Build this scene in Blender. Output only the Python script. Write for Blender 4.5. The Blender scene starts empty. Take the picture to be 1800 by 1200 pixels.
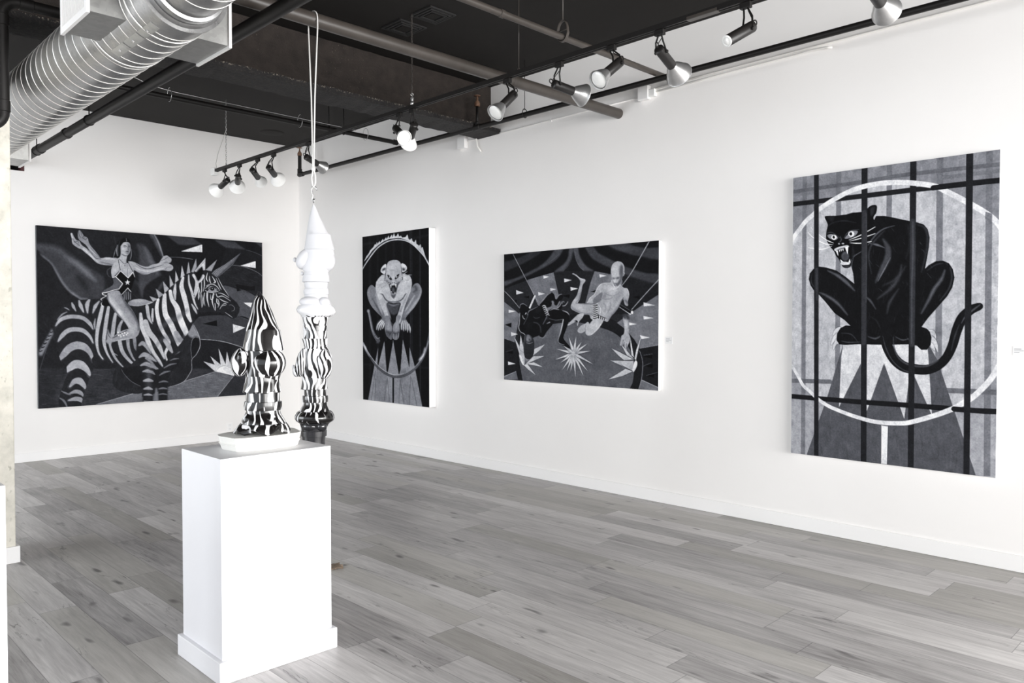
# Art gallery corner: white walls, black ceiling with exposed services, four grey-scale
# canvases, two zebra-painted garden-gnome totems, grey plank floor.
import bpy, bmesh, math, random, json
import numpy as np
from mathutils import Vector, Matrix, Quaternion
random.seed(7)
SC = bpy.context.scene
COL = SC.collection
PI = math.pi

# ------------------------------------------------------------------ room sizes (metres)
XR = 5.831        # right wall plane
YF = 10.332       # far wall plane
ZC = 4.165        # ceiling
YB = -8.0         # storefront wall behind the camera
XL = -4.0         # wall far to the left
EYE = 1.6

# ------------------------------------------------------------------ helpers
def obj(name, bm, mat, parent=None, smooth=False, loc=None):
    me = bpy.data.meshes.new(name)
    bm.normal_update()
    bm.to_mesh(me); bm.free()
    for m in (mat if isinstance(mat, (list, tuple)) else [mat]):
        me.materials.append(m)
    if smooth:
        for p in me.polygons: p.use_smooth = True
        if smooth != True:
            me.set_sharp_from_angle(angle=math.radians(smooth))
    o = bpy.data.objects.new(name, me)
    COL.objects.link(o)
    if parent is not None: o.parent = parent
    if loc is not None: o.location = loc
    return o

def tag(o, label, cat, group=None, kind=None):
    o['label'] = label; o['category'] = cat
    if group: o['group'] = group
    if kind: o['kind'] = kind
    return o

def thing(name, label, cat, loc=(0, 0, 0), rot=None, group=None):
    o = bpy.data.objects.new(name, None)
    o.empty_display_size = .1
    COL.objects.link(o)
    o.location = loc
    if rot is not None: o.rotation_euler = rot
    return tag(o, label, cat, group)

def struct(name, bm, mat, smooth=False):
    o = obj(name, bm, mat, None, smooth)
    o['kind'] = 'structure'
    return o

def box(bm, x0, x1, y0, y1, z0, z1, bev=0.0):
    vs = [bm.verts.new((x, y, z)) for x in (x0, x1) for y in (y0, y1) for z in (z0, z1)]
    fs = [(0, 1, 3, 2), (4, 6, 7, 5), (0, 4, 5, 1), (2, 3, 7, 6), (0, 2, 6, 4), (1, 5, 7, 3)]
    faces = [bm.faces.new([vs[i] for i in f]) for f in fs]
    if bev > 0:
        es = list({e for f in faces for e in f.edges})
        bmesh.ops.bevel(bm, geom=es, offset=bev, segments=2, profile=.5, affect='EDGES')
    return bm

def bx(*a, **k):
    return box(bmesh.new(), *a, **k)

def quad(bm, pts):
    return bm.faces.new([bm.verts.new(p) for p in pts])

def frames(pts):
    """parallel-transport frames along a polyline"""
    P = [Vector(p) for p in pts]
    T = []
    for i in range(len(P)):
        a = P[max(i - 1, 0)]; b = P[min(i + 1, len(P) - 1)]
        T.append((b - a).normalized())
    up = Vector((0, 0, 1)) if abs(T[0].z) < .9 else Vector((1, 0, 0))
    n = (up - T[0] * up.dot(T[0])).normalized()
    N = [n]
    for i in range(1, len(P)):
        q = T[i - 1].rotation_difference(T[i])
        n = (q @ N[-1]); n = (n - T[i] * n.dot(T[i])).normalized(); N.append(n)
    return P, T, N

def tube(bm, pts, r, seg=16, caps=True):
    P, T, N = frames(pts)
    R = r if isinstance(r, (list, tuple)) else [r] * len(P)
    rings = []
    for p, t, n, rr in zip(P, T, N, R):
        b = t.cross(n)
        rings.append([bm.verts.new(p + (n * math.cos(a) + b * math.sin(a)) * rr)
                      for a in (2 * PI * k / seg for k in range(seg))])
    for A, B in zip(rings, rings[1:]):
        for k in range(seg):
            bm.faces.new((A[k], A[(k + 1) % seg], B[(k + 1) % seg], B[k]))
    if caps:
        if R[0] > 1e-6: bm.faces.new(rings[0][::-1])
        if R[-1] > 1e-6: bm.faces.new(rings[-1])
    return bm

def lathe_axis(bm, a, b, prof, seg=28, caps=(True, True)):
    """surface of revolution: prof = [(t along a->b in metres, radius)]"""
    a = Vector(a); b = Vector(b); t = (b - a).normalized()
    up = Vector((0, 0, 1)) if abs(t.z) < .95 else Vector((1, 0, 0))
    n = (up - t * up.dot(t)).normalized(); c = t.cross(n)
    rings = []
    for s, r in prof:
        p = a + t * s
        rings.append([bm.verts.new(p + (n * math.cos(2 * PI * k / seg) + c * math.sin(2 * PI * k / seg)) * max(r, 1e-5))
                      for k in range(seg)])
    for A, B in zip(rings, rings[1:]):
        for k in range(seg):
            bm.faces.new((A[k], A[(k + 1) % seg], B[(k + 1) % seg], B[k]))
    if caps[0]: bm.faces.new(rings[0][::-1])
    if caps[1]: bm.faces.new(rings[-1])
    return bm

def torus(bm, c, ax, R, r, seg=24, s2=8, sx=1.0, up=None):
    """ring round axis ax; sx stretches it along `up`"""
    ax = Vector(ax).normalized()
    u = Vector(up) if up is not None else (Vector((0, 0, 1)) if abs(ax.z) < .9 else Vector((1, 0, 0)))
    u = (u - ax * u.dot(ax)).normalized(); v = ax.cross(u); c = Vector(c)
    rings = []
    for k in range(seg):
        a = 2 * PI * k / seg
        d = u * math.cos(a) + v * math.sin(a)
        ctr = c + u * math.cos(a) * R * sx + v * math.sin(a) * R
        rings.append([bm.verts.new(ctr + (d * math.cos(2 * PI * j / s2) + ax * math.sin(2 * PI * j / s2)) * r) for j in range(s2)])
    for i in range(seg):
        A = rings[i]; B = rings[(i + 1) % seg]
        for j in range(s2):
            bm.faces.new((A[j], A[(j + 1) % s2], B[(j + 1) % s2], B[j]))
    return bm

def arc(c, a, b, r, n=8):
    """quarter bend from direction a to direction b round centre c"""
    c = Vector(c); a = Vector(a); b = Vector(b)
    return [c + (a * math.cos(PI / 2 * i / n) + b * math.sin(PI / 2 * i / n)) * r for i in range(n + 1)]

def copy_tree(o, parent=None):
    c = o.copy(); COL.objects.link(c)
    if parent is not None: c.parent = parent
    for ch in list(o.children): copy_tree(ch, c)
    return c

# ------------------------------------------------------------------ materials
def s2l(c):
    return tuple((v / 12.92 if v <= .04045 else ((v + .055) / 1.055) ** 2.4) for v in c)
def hexc(r, g, b):
    return s2l((r / 255, g / 255, b / 255)) + (1,)

class NT:
    def __init__(s, name, rough=.6, metal=0, spec=.5):
        s.m = bpy.data.materials.new(name); s.m.use_nodes = True
        s.t = s.m.node_tree; s.n = s.t.nodes; s.n.clear()
        s.out = s.n.new('ShaderNodeOutputMaterial'); s.b = s.n.new('ShaderNodeBsdfPrincipled')
        s.t.links.new(s.b.outputs[0], s.out.inputs[0])
        s.b.inputs['Roughness'].default_value = rough; s.b.inputs['Metallic'].default_value = metal
        s.b.inputs['Specular IOR Level'].default_value = spec
    def new(s, k, **kw):
        x = s.n.new(k)
        for a, v in kw.items(): setattr(x, a, v)
        return x
    def put(s, sock, v):
        if hasattr(v, 'node'): s.t.links.new(v, sock)
        else: sock.default_value = v
    def coord(s, which='Object'): return s.new('ShaderNodeTexCoord').outputs[which]
    def mapping(s, vec, scale=(1, 1, 1), loc=(0, 0, 0), rot=(0, 0, 0)):
        x = s.new('ShaderNodeMapping'); s.put(x.inputs[0], vec)
        x.inputs['Scale'].default_value = scale; x.inputs['Location'].default_value = loc; x.inputs['Rotation'].default_value = rot
        return x.outputs[0]
    def noise(s, vec, scale=5, detail=4, rough=.55, dist=0, out=0):
        x = s.new('ShaderNodeTexNoise'); s.put(x.inputs['Vector'], vec)
        s.put(x.inputs['Scale'], scale); x.inputs['Detail'].default_value = detail
        x.inputs['Roughness'].default_value = rough; x.inputs['Distortion'].default_value = dist
        return x.outputs[out]
    def math(s, op, a, b=0.0, c=None, clamp=False):
        x = s.new('ShaderNodeMath', operation=op); x.use_clamp = clamp
        s.put(x.inputs[0], a); s.put(x.inputs[1], b)
        if c is not None: s.put(x.inputs[2], c)
        return x.outputs[0]
    def ramp(s, f, stops, mode='LINEAR'):
        x = s.new('ShaderNodeValToRGB'); s.put(x.inputs[0], f); e = x.color_ramp.elements
        x.color_ramp.interpolation = mode
        while len(e) < len(stops): e.new(.5)
        for el, (p, c) in zip(e, stops): el.position = p; el.color = c
        return x.outputs[0]
    def mix(s, f, a, b, mode='MIX'):
        x = s.new('ShaderNodeMix', data_type='RGBA', blend_type=mode)
        s.put(x.inputs[0], f); s.put(x.inputs[6], a); s.put(x.inputs[7], b)
        return x.outputs[2]
    def mrange(s, v, a, b, c=0.0, d=1.0):
        x = s.new('ShaderNodeMapRange'); s.put(x.inputs[0], v)
        for i, k in enumerate((a, b, c, d)): x.inputs[i + 1].default_value = k
        return x.outputs[0]
    def sep(s, v):
        x = s.new('ShaderNodeSeparateXYZ'); s.put(x.inputs[0], v); return x.outputs
    def comb(s, x_, y_, z_):
        x = s.new('ShaderNodeCombineXYZ')
        for i, v in enumerate((x_, y_, z_)): s.put(x.inputs[i], v)
        return x.outputs[0]
    def white(s, v):
        x = s.new('ShaderNodeTexWhiteNoise', noise_dimensions='3D'); s.put(x.inputs[0], v); return x.outputs['Value']
    def col(s, c): s.put(s.b.inputs['Base Color'], c); return s
    def bump(s, h, strength=.2, dist=.01):
        x = s.new('ShaderNodeBump'); s.put(x.inputs['Height'], h)
        x.inputs['Strength'].default_value = strength; x.inputs['Distance'].default_value = dist
        s.t.links.new(x.outputs[0], s.b.inputs['Normal']); return s

def plain(name, c, rough=.6, metal=0, var=.0, scale=20, bump=0, spec=.5):
    n = NT(name, rough, metal, spec); co = n.coord()
    if var:
        f = n.noise(co, scale, 3)
        a = tuple(max(0, v * (1 - var)) for v in c[:3]) + (1,); b = tuple(min(1, v * (1 + var)) for v in c[:3]) + (1,)
        n.col(n.ramp(f, [(.3, a), (.7, b)]))
    else: n.col(c)
    if bump: n.bump(n.noise(co, scale * 6, 3), bump, .004)
    return n.m

M = {}
M['wall'] = plain('white_wall_paint', hexc(242, 240, 238), .75, var=.006, scale=2.5, bump=.03, spec=.25)
M['base'] = plain('white_trim_paint', hexc(244, 243, 242), .5, spec=.4)
M['plinth'] = plain('pedestal_white_paint', hexc(226, 226, 229), .42, var=.004, scale=4, spec=.4)
M['ceil'] = plain('black_ceiling_paint', hexc(23, 20, 18), .8, var=.12, scale=3, bump=.08, spec=.3)
M['vent'] = plain('black_vent_paint', hexc(26, 25, 25), .7)
M['pipe'] = plain('black_pipe_paint', hexc(22, 20, 19), .5, var=.12, scale=14, spec=.3)
M['greycord'] = plain('grey_cord', hexc(170, 168, 164), .5)
M['pipe2'] = plain('dark_taupe_pipe_paint', hexc(66, 61, 57), .38, var=.12, scale=9, spec=.5)
M['track'] = plain('black_track_enamel', hexc(24, 22, 21), .5, spec=.3)
M['barrel'] = plain('black_barrel_enamel', hexc(30, 28, 27), .4, spec=.4)
M['brass'] = plain('aged_brass', hexc(120, 92, 74), .5, .5, var=.2, scale=60)
M['chrome'] = plain('bright_steel', hexc(190, 190, 190), .25, .9)
M['spun'] = plain('spun_aluminium', hexc(205, 205, 205), .28, .85, var=.05, scale=40)
M['whshade'] = plain('white_enamel_shade', hexc(246, 246, 244), .35)
M['bulb'] = plain('frosted_bulb_glass', hexc(238, 238, 235), .2, spec=.8)
M['cable'] = plain('white_cable_plastic', hexc(236, 234, 230), .5)
M['rope'] = plain('white_nylon_rope', hexc(214, 213, 210), .7, var=.05, scale=200)
M['canvas_edge'] = plain('bare_primed_canvas', hexc(246, 246, 246), .8)
M['dark_edge'] = plain('dark_painted_canvas_edge', hexc(70, 74, 78), .7)
M['card'] = plain('label_card', hexc(233, 233, 233), .6)
M['ink'] = plain('faint_grey_print', hexc(178, 178, 180), .6)
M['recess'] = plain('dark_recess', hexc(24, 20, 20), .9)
M['maroon'] = plain('maroon_edge', hexc(74, 40, 42), .8)
M['bark'] = plain('brown_dry_flake', hexc(112, 98, 84), .7, var=.25, scale=120)

# flaky sprayed steel beam: near-black brown with pale specks along rough edges
n = NT('flaky_beam_coating', .75, 0, .35); co = n.coord()
sp = n.noise(n.mapping(co, (1, 1, 1)), 60, 3, .7)
pt = n.noise(co, 2.2, 3)
speck = n.math('MULTIPLY', n.mrange(sp, .66, .72), n.mrange(pt, .48, .62), clamp=True)
n.col(n.mix(speck, n.ramp(n.noise(co, 9, 4), [(.3, hexc(34, 29, 26)), (.7, hexc(52, 45, 41))]), hexc(128, 116, 104)))
n.bump(n.noise(co, 45, 4, .7), .7, .012); M['beam'] = n.m
n = NT('flange_edge_coating', .75, 0, .35); co = n.coord()
sp = n.noise(co, 55, 3, .7)
zz_ = n.sep(co)[2]
edge = n.mrange(zz_, 3.672, 3.688)
speck = n.math('MULTIPLY', n.mrange(sp, .54, .62), n.math('ADD', n.math('MULTIPLY', edge, .8), .06), clamp=True)
n.col(n.mix(speck, n.ramp(n.noise(co, 9, 4), [(.3, hexc(26, 25, 26)), (.7, hexc(42, 40, 40))]), hexc(150, 140, 128)))
n.bump(n.noise(co, 40, 4, .7), .8, .012); M['flange'] = n.m

# galvanised sheet
def galv(name, c, rough, sc):
    n = NT(name, rough, .82, .5); co = n.coord()
    v = n.new('ShaderNodeTexVoronoi'); n.put(v.inputs['Vector'], co); v.inputs['Scale'].default_value = sc
    h = n.sep(v.outputs['Color'])[0]
    a = tuple(x * .84 for x in c[:3]) + (1,)
    n.col(n.mix(n.math('MULTIPLY', h, .8), a, c))
    n.put(n.b.inputs['Roughness'], n.mrange(n.noise(co, 12, 3), .2, .8, rough - .06, rough + .08))
    n.bump(n.noise(co, 6, 2), .06, .02)
    return n.m
M['galv'] = galv('galvanised_duct_steel', hexc(150, 150, 150), .30, 55)
M['galvbox'] = galv('galvanised_box_steel', hexc(172, 172, 170), .36, 40)
M['seam'] = plain('bright_duct_seam', hexc(216, 215, 211), .3, .75)
M['grille'] = plain('white_grille_enamel', hexc(238, 236, 234), .4)

# bare concrete column, warmer at the top
n = NT('bare_concrete', .85, 0, .2); co = n.coord()
f = n.noise(co, 7, 6, .65)
g = n.noise(n.mapping(co, (1, 1, .5)), 30, 3, .6)
c1 = n.ramp(f, [(.3, hexc(196, 194, 184)), (.55, hexc(222, 218, 207)), (.75, hexc(236, 231, 222))])
n.col(n.mix(n.mrange(g, .62, .72), c1, hexc(178, 176, 164)))
n.bump(n.noise(co, 60, 4), .25, .006); M['concrete'] = n.m

# grey oak laminate planks running along Y
n = NT('grey_oak_laminate', .38, 0, .45); co = n.coord(); x, y, z = n.sep(co)
W, L = .19, 1.30
u = n.math('DIVIDE', x, W); row = n.math('FLOOR', u); fu = n.math('FRACT', u)
off = n.white(n.comb(row, 3.3, 1.7))
v = n.math('ADD', n.math('DIVIDE', y, L), off); cid = n.math('FLOOR', v); fv = n.math('FRACT', v)
idv = n.comb(row, cid, 5.1)
h1 = n.white(idv); h2 = n.white(n.comb(cid, row, 9.7)); h3 = n.white(n.comb(row, cid, 21.3))
gv = n.comb(n.math('ADD', n.math('MULTIPLY', x, 1), n.math('MULTIPLY', h2, 37)), n.math('ADD', y, n.math('MULTIPLY', h1, 53)), h3)
grain = n.noise(n.mapping(gv, (26, 1.6, 1)), 1.6, 6, .62, .9)
fine = n.noise(n.mapping(gv, (170, 5, 1)), 1.5, 3, .6)
cloud = n.noise(n.mapping(gv, (7, 1.1, 1)), 1.0, 3, .5, .6)
kn = n.noise(n.mapping(gv, (13, 4.2, 1)), 1.0, 1, .4)
knot = n.mrange(kn, .70, .79)
crack = n.math('MULTIPLY', n.mrange(n.math('ABSOLUTE', n.math('SUBTRACT', n.noise(n.mapping(gv, (9, .9, 1)), 1.0, 4, .6, .5), .5)), .010, .0), n.mrange(n.noise(n.mapping(gv, (4, 1.2, 3)), 1.2, 2), .56, .66), clamp=True)
tone = n.math('ADD', n.math('MULTIPLY', h1, .24), n.math('MULTIPLY', grain, .56))
tone = n.math('ADD', tone, n.math('MULTIPLY', cloud, .34))
tone = n.math('ADD', tone, n.math('MULTIPLY', fine, .16))
base = n.ramp(tone, [(.38, hexc(116, 113, 112)), (.62, hexc(168, 165, 164)), (.90, hexc(210, 207, 205))])
base = n.mix(n.math('MULTIPLY', n.math('GREATER_THAN', h3, .72), .35), base, hexc(156, 153, 142))
base = n.mix(n.math('MULTIPLY', knot, .8), base, hexc(66, 63, 63))
base = n.mix(n.math('MULTIPLY', crack, .75), base, hexc(62, 59, 58))
ex = n.math('MINIMUM', fu, n.math('SUBTRACT', 1.0, fu)); ey = n.math('MINIMUM', fv, n.math('SUBTRACT', 1.0, fv))
seam = n.math('MAXIMUM', n.mrange(ex, .012, .004), n.mrange(ey, .0020, .0007))
n.col(n.mix(n.math('MULTIPLY', seam, .55), base, hexc(62, 60, 60)))
n.put(n.b.inputs['Roughness'], n.mrange(grain, .2, .8, .34, .48))
n.bump(n.math('SUBTRACT', n.math('MULTIPLY', grain, .3), seam), .12, .002)
M['floor'] = n.m

# glossy zebra glaze: wavy black and white stripes running up the figure; z_lo..z_hi blend black -> white
def zebra(name, count, bias, zr=None, white=hexc(226, 226, 228), black=hexc(20, 18, 18)):
    n = NT(name, .16, 0, .6); co = n.coord(); x, y, z = n.sep(co)
    ang = n.math('ARCTAN2', y, x)
    oi = n.new('ShaderNodeObjectInfo').outputs['Random']
    sh = n.new('ShaderNodeVectorMath', operation='ADD'); n.put(sh.inputs[0], co); n.put(sh.inputs[1], n.comb(n.math('MULTIPLY', oi, 9.0), n.math('MULTIPLY', oi, 5.0), 0.0)); co = sh.outputs[0]
    w1 = n.noise(n.mapping(co, (1, 1, .7)), 8, 1, .4)
    w2 = n.noise(n.mapping(co, (1, 1, .4)), 26, 1, .4)
    ph = n.math('ADD', n.math('MULTIPLY', ang, count), n.math('MULTIPLY', w1, 27))
    ph = n.math('ADD', ph, n.math('MULTIPLY', w2, 4.5))
    s = n.math('SINE', ph)
    s = n.math('ADD', s, n.math('MULTIPLY', n.math('SUBTRACT', n.noise(n.mapping(co, (1, 1, .22)), 26, 1), .5), 2.4))
    if zr:
        z0, z1, b0, b1 = zr
        s = n.math('ADD', s, n.mrange(z, z0, z1, b0, b1))
    else: s = n.math('ADD', s, bias)
    n.col(n.mix(n.mrange(s, -.10, .10), black, white))
    return n.m
M['zebra_front'] = zebra('zebra_glaze_front', 12, -.55)
M['gloss_black'] = plain('gloss_black_glaze', hexc(34, 34, 37), .14, spec=.7)
M['matt_white'] = plain('white_cast_plaster', hexc(206, 206, 209), .5, spec=.3)
M['plaster_block'] = plain('plaster_block', hexc(230, 229, 224), .7, var=.01, scale=12, bump=.1)

# ------------------------------------------------------------------ the shell
bm = bmesh.new(); quad(bm, [(XL, YB, 0), (XR + .1, YB, 0), (XR + .1, YF + .1, 0), (XL, YF + .1, 0)])
box(bm, XL, XR + .1, YB, YF + .1, -.12, -.0005)
struct('floor', bm, M['floor'])
struct('ceiling', bx(XL, XR + .12, YB, YF + .12, ZC, ZC + .15), M['ceil'])
ZS, ZH = .25, 3.55
RW0, RW1 = -6.4, -.9            # unseen opening added in the right wall to brighten the near floor
bm = bmesh.new()
box(bm, XR, XR + .15, RW1, YF + .12, 0, ZC); box(bm, XR, XR + .15, YB, RW0, 0, ZC)
box(bm, XR, XR + .15, RW0, RW1, 0, ZS); box(bm, XR, XR + .15, RW0, RW1, ZH, ZC)
struct('wall_right', bm, M['wall'])
bm = bmesh.new()
for yy in (RW0 + .03, (RW0 + RW1) / 2, RW1 - .03): box(bm, XR + .04, XR + .11, yy - .03, yy + .03, ZS, ZH)
for zz in (ZS + .03, ZH - .03): box(bm, XR + .04, XR + .11, RW0, RW1, zz - .03, zz + .03)
struct('window_7', bm, M['track'])
# far wall with a duct opening high on its left
bm = bmesh.new()
OX0, OX1, OZ0, OZ1 = 1.30, 2.342, 3.349, 3.80
box(bm, OX1, XR, YF, YF + .12, 0, ZC); box(bm, XL, OX0, YF, YF + .12, 0, ZC)
box(bm, OX0, OX1, YF, YF + .12, 0, OZ0); box(bm, OX0, OX1, YF, YF + .12, OZ1, ZC)
struct('wall_far', bm, M['wall'])
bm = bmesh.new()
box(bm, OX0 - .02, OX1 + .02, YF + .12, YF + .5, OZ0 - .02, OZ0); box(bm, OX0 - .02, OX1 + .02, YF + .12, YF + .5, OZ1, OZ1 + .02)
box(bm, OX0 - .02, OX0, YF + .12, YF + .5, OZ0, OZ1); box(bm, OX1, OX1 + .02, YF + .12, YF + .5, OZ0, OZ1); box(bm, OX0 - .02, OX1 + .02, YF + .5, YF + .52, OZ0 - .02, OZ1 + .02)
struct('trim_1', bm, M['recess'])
struct('trim_2', bx(OX1 - .035, OX1 - .001, YF + .002, YF + .118, OZ0 + .001, OZ1 - .001), M['maroon'])
added_side_wins = [(-5.6, -1.0), (-.4, 4.8), (5.3, 9.8)]  # unseen side openings, added to even the light on the far walls
ZS, ZH = .25, 3.55
bm = bmesh.new(); prev = YB
for a, b in added_side_wins:
    box(bm, XL - .15, XL, prev, a, 0, ZC); box(bm, XL - .15, XL, a, b, 0, ZS); box(bm, XL - .15, XL, a, b, ZH, ZC); prev = b
box(bm, XL - .15, XL, prev, YF + .12, 0, ZC)
struct('wall_left', bm, M['wall'])
for i, (a, b) in enumerate(added_side_wins):
    bm = bmesh.new()
    for yy in (a + .03, (a + b) / 2, b - .03): box(bm, XL - .11, XL - .04, yy - .03, yy + .03, ZS, ZH)
    for zz in (ZS + .03, ZH - .03): box(bm, XL - .11, XL - .04, a, b, zz - .03, zz + .03)
    struct('window_%d' % (i + 4), bm, M['track'])  # frames of the added side openings, out of view
# storefront behind the camera: piers, sill and header round three big shop windows
bm = bmesh.new()
wins = [(-3.7, -.9), (-.7, 2.4), (2.6, 5.6)]
ZS, ZH = .25, 3.55
prev = XL
for a, b in wins:
    box(bm, prev, a, YB - .15, YB, 0, ZC); box(bm, a, b, YB - .15, YB, 0, ZS); box(bm, a, b, YB - .15, YB, ZH, ZC); prev = b
box(bm, prev, XR + .12, YB - .15, YB, 0, ZC)
struct('wall_back', bm, M['wall'])
for i, (a, b) in enumerate(wins):
    bm = bmesh.new()
    for xx in (a + .03, (a + b) / 2, b - .03): box(bm, xx - .03, xx + .03, YB - .11, YB - .04, ZS, ZH)
    for zz in (ZS + .03, ZH - .03): box(bm, a, b, YB - .11, YB - .04, zz - .03, zz + .03)
    struct('window_%d' % (i + 1), bm, M['track'])
struct('baseboard_right', bx(XR - .014, XR, YB, YF - .014, 0.001, .108, bev=.003), M['base'])
struct('baseboard_far', bx(XL, XR, YF - .014, YF, 0.001, .108, bev=.003), M['base'])
# steel beam crossing the ceiling: web and bottom flange
bm = bmesh.new()
NX = 120
def rough_strip(bm, y0, y1, z0, z1, amp):
    """long box along X with slightly uneven sprayed coating"""
    xs = [XL + (XR - XL) * i / NX for i in range(NX + 1)]
    rings = []
    for x_ in xs:
        j = lambda: random.uniform(-amp, amp)
        rings.append([bm.verts.new((x_, y0 + j(), z0 + j())), bm.verts.new((x_, y1 + j(), z0 + j() * 1.6)),
                      bm.verts.new((x_, y1 + j(), z1 + j())), bm.verts.new((x_, y0 + j(), z1 + j()))])
    for A, B in zip(rings, rings[1:]):
        for k in range(4): bm.faces.new((A[k], B[k], B[(k + 1) % 4], A[(k + 1) % 4]))
    bm.faces.new(rings[0]); bm.faces.new(rings[-1][::-1])
rough_strip(bm, 6.222, 6.285, 3.69, ZC - .002, .002)
struct('ceiling_beam', bm, M['beam'])
bm = bmesh.new(); rough_strip(bm, 6.072, 6.432, 3.642, 3.692, .004)
struct('trim_3', bm, M['flange'])
# concrete column carrying the beam, with its white base
struct('column', bx(.78, 1.287, 6.03, 6.50, 0, 3.64, bev=.008), M['concrete'])
bm = bmesh.new()
box(bm, .762, 1.307, 6.011, 6.028, 0.001, .112, bev=.003); box(bm, 1.289, 1.307, 6.028, 6.52, 0.001, .112, bev=.003); box(bm, .762, .778, 6.028, 6.52, 0.001, .112, bev=.003)
struct('baseboard_column', bm, M['base'])
# ------------------------------------------------------------------ display pedestal
def block(x0, x1, y0, y1, z0, z1, bev=.003): return bx(x0, x1, y0, y1, z0, z1, bev=bev)
PX0, PX1, PY0, PY1 = 1.497, 2.053, 3.345, 3.775
t = thing('display_pedestal', 'tall white display pedestal with a plinth base, under the striped gnome bust', 'pedestal', ((PX0 + PX1) / 2, (PY0 + PY1) / 2, 0))
hx, hy = (PX1 - PX0) / 2, (PY1 - PY0) / 2
obj('body', block(-hx, hx, -hy, hy, .1, 1.0, .002), M['plinth'], t)
obj('plinth_base', block(-hx - .02, hx + .02, -hy - .02, hy + .02, 0.0005, .1, .003), M['plinth'], t)
obj('pedestal_box', block(.27, .688, 3.37, 3.80, 0.0005, 1.0, .003), M['plinth'])
tag(bpy.data.objects['pedestal_box'], 'plain white box pedestal in front of the concrete column, cut by the frame', 'pedestal')

# ------------------------------------------------------------------ gnome totems
VIEW = -.779904                    # the figures' own X axis runs along the picture plane of someone facing them squarely
def loft(bm, levels, seg=40, lobes=0, lobe_amp=0.0, capb=True, capt=True, facet=0.0):
    """levels: (z, xmin, xmax, depth_ratio) -> stacked super-ellipse rings"""
    rings = []
    for lv in levels:
        z, x0, x1, dr = lv[:4]; amp = lv[4] if len(lv) > 4 else 0
        cx, rx = (x0 + x1) / 2, (x1 - x0) / 2; ry = rx * dr
        ring = []
        for k in range(seg):
            a = 2 * PI * k / seg
            m = 1 + amp * math.cos(a * 9 + 1.1) * .5 + amp * math.cos(a * 5 + .4) * .5
            ring.append(bm.verts.new((cx + rx * m * math.cos(a), ry * m * math.sin(a), z + amp * .12 * math.sin(a * 7))))
        rings.append(ring)
    for A, B in zip(rings, rings[1:]):
        for k in range(seg): bm.faces.new((A[k], A[(k + 1) % seg], B[(k + 1) % seg], B[k]))
    if capb: bm.faces.new(rings[0][::-1])
    if capt: bm.faces.new(rings[-1])
    return bm

def blob(bm, c, r, tilt=0.0, seg=28, rings=16, pw=1.0):
    """ellipsoid tilted in its own XZ plane"""
    m = Matrix.Translation(c) @ Matrix.Rotation(tilt, 4, 'Y') @ Matrix.Diagonal((r[0], r[1], r[2], 1))
    bmesh.ops.create_uvsphere(bm, u_segments=seg, v_segments=rings, radius=1, matrix=m)
    return bm

def px_levels(rows, cx, zref, yref, s, dr=.85):
    """rows: (row, left, right[, depth ratio[, lobing]]) measured in units of 1/s m"""
    out = []
    for r in rows:
        d = r[3] if len(r) > 3 else dr
        a = r[4] if len(r) > 4 else 0
        out.append((zref - (r[0] - yref) / s, (r[1] - cx) / s, (r[2] - cx) / s, d, a))
    return out[::-1]

# --- the striped bust on the pedestal
GS = 361.0
GX, GY, GZ = 1.797, 3.548, 1.0855
g1 = thing('gnome_bust', 'black and white zebra-striped glazed garden gnome standing on the pedestal', 'sculpture', (GX, GY, GZ), (0, 0, VIEW))
def gl(rows, **k): return px_levels(rows, 457, 0.0, 756, GS, **k)
z1 = M['zebra_front']
obj('hat_tip', loft(bmesh.new(), gl([(513, 452.4, 453.8), (517, 450.5, 456.5), (522, 448, 460.5)])), M['gloss_black'], g1, 50)
obj('hat', loft(bmesh.new(), gl([(521.5, 447.8, 460.3), (530, 444.4, 466.5), (540, 442.3, 471.5), (550, 440.2, 476.2), (562, 436.3, 480.4), (573, 432.7, 484.2), (580, 431.3, 487.2), (580.3, 431.2, 488.6), (583, 430.9, 489.4), (595, 428.6, 491), (606, 426.4, 493.3), (616, 424.3, 494.8), (617.5, 426, 493)])), z1, g1, 35)
obj('torso', loft(bmesh.new(), gl([(614, 428, 492), (622, 430, 493), (635, 430, 494), (650, 430, 492), (662, 429, 489), (668, 429.5, 487)], dr=.8)), z1, g1, 50)
obj('shoulder', blob(bmesh.new(), (0, 0, 0), (29.3 / GS, 27 / GS, 27 / GS), .0), z1, g1, True, ((471.5 - 457) / GS, -.016, (756 - 638.5) / GS))
obj('arm', blob(bmesh.new(), (0, 0, 0), (17.2 / GS, 20 / GS, 25.5 / GS), .22), z1, g1, True, ((424 - 457) / GS, -.024, (756 - 637) / GS))
bm = bmesh.new()
blob(bm, ((430 - 457) / GS, -.062, (756 - 629) / GS), (8 / GS, 9 / GS, 12 / GS), .1); obj('hand', bm, z1, g1, True)
obj('coat_skirt', loft(bmesh.new(), gl([(662, 430, 486.5), (667, 429, 486.5), (673, 428.5, 487.2), (676, 427, 488), (689, 424.7, 490.2, .86, .03), (690.5, 428, 487, .84, .03)])), z1, g1, 30)
obj('leg_column', loft(bmesh.new(), gl([(688, 430.5, 487.3), (698, 430.2, 487.5), (707, 429.8, 488.2), (714, 429.8, 488.2), (724, 430, 488), (729, 427.8, 489.5), (735, 424.5, 493), (741, 421.8, 496.5), (746, 420.8, 498.2)])), z1, g1, 30)
obj('leg_band', loft(bmesh.new(), gl([(706, 429, 489), (706.6, 427.4, 491), (713, 426.6, 491.6, .86, .02), (721, 427, 491), (721.6, 429, 489)])), z1, g1, 30)
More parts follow.
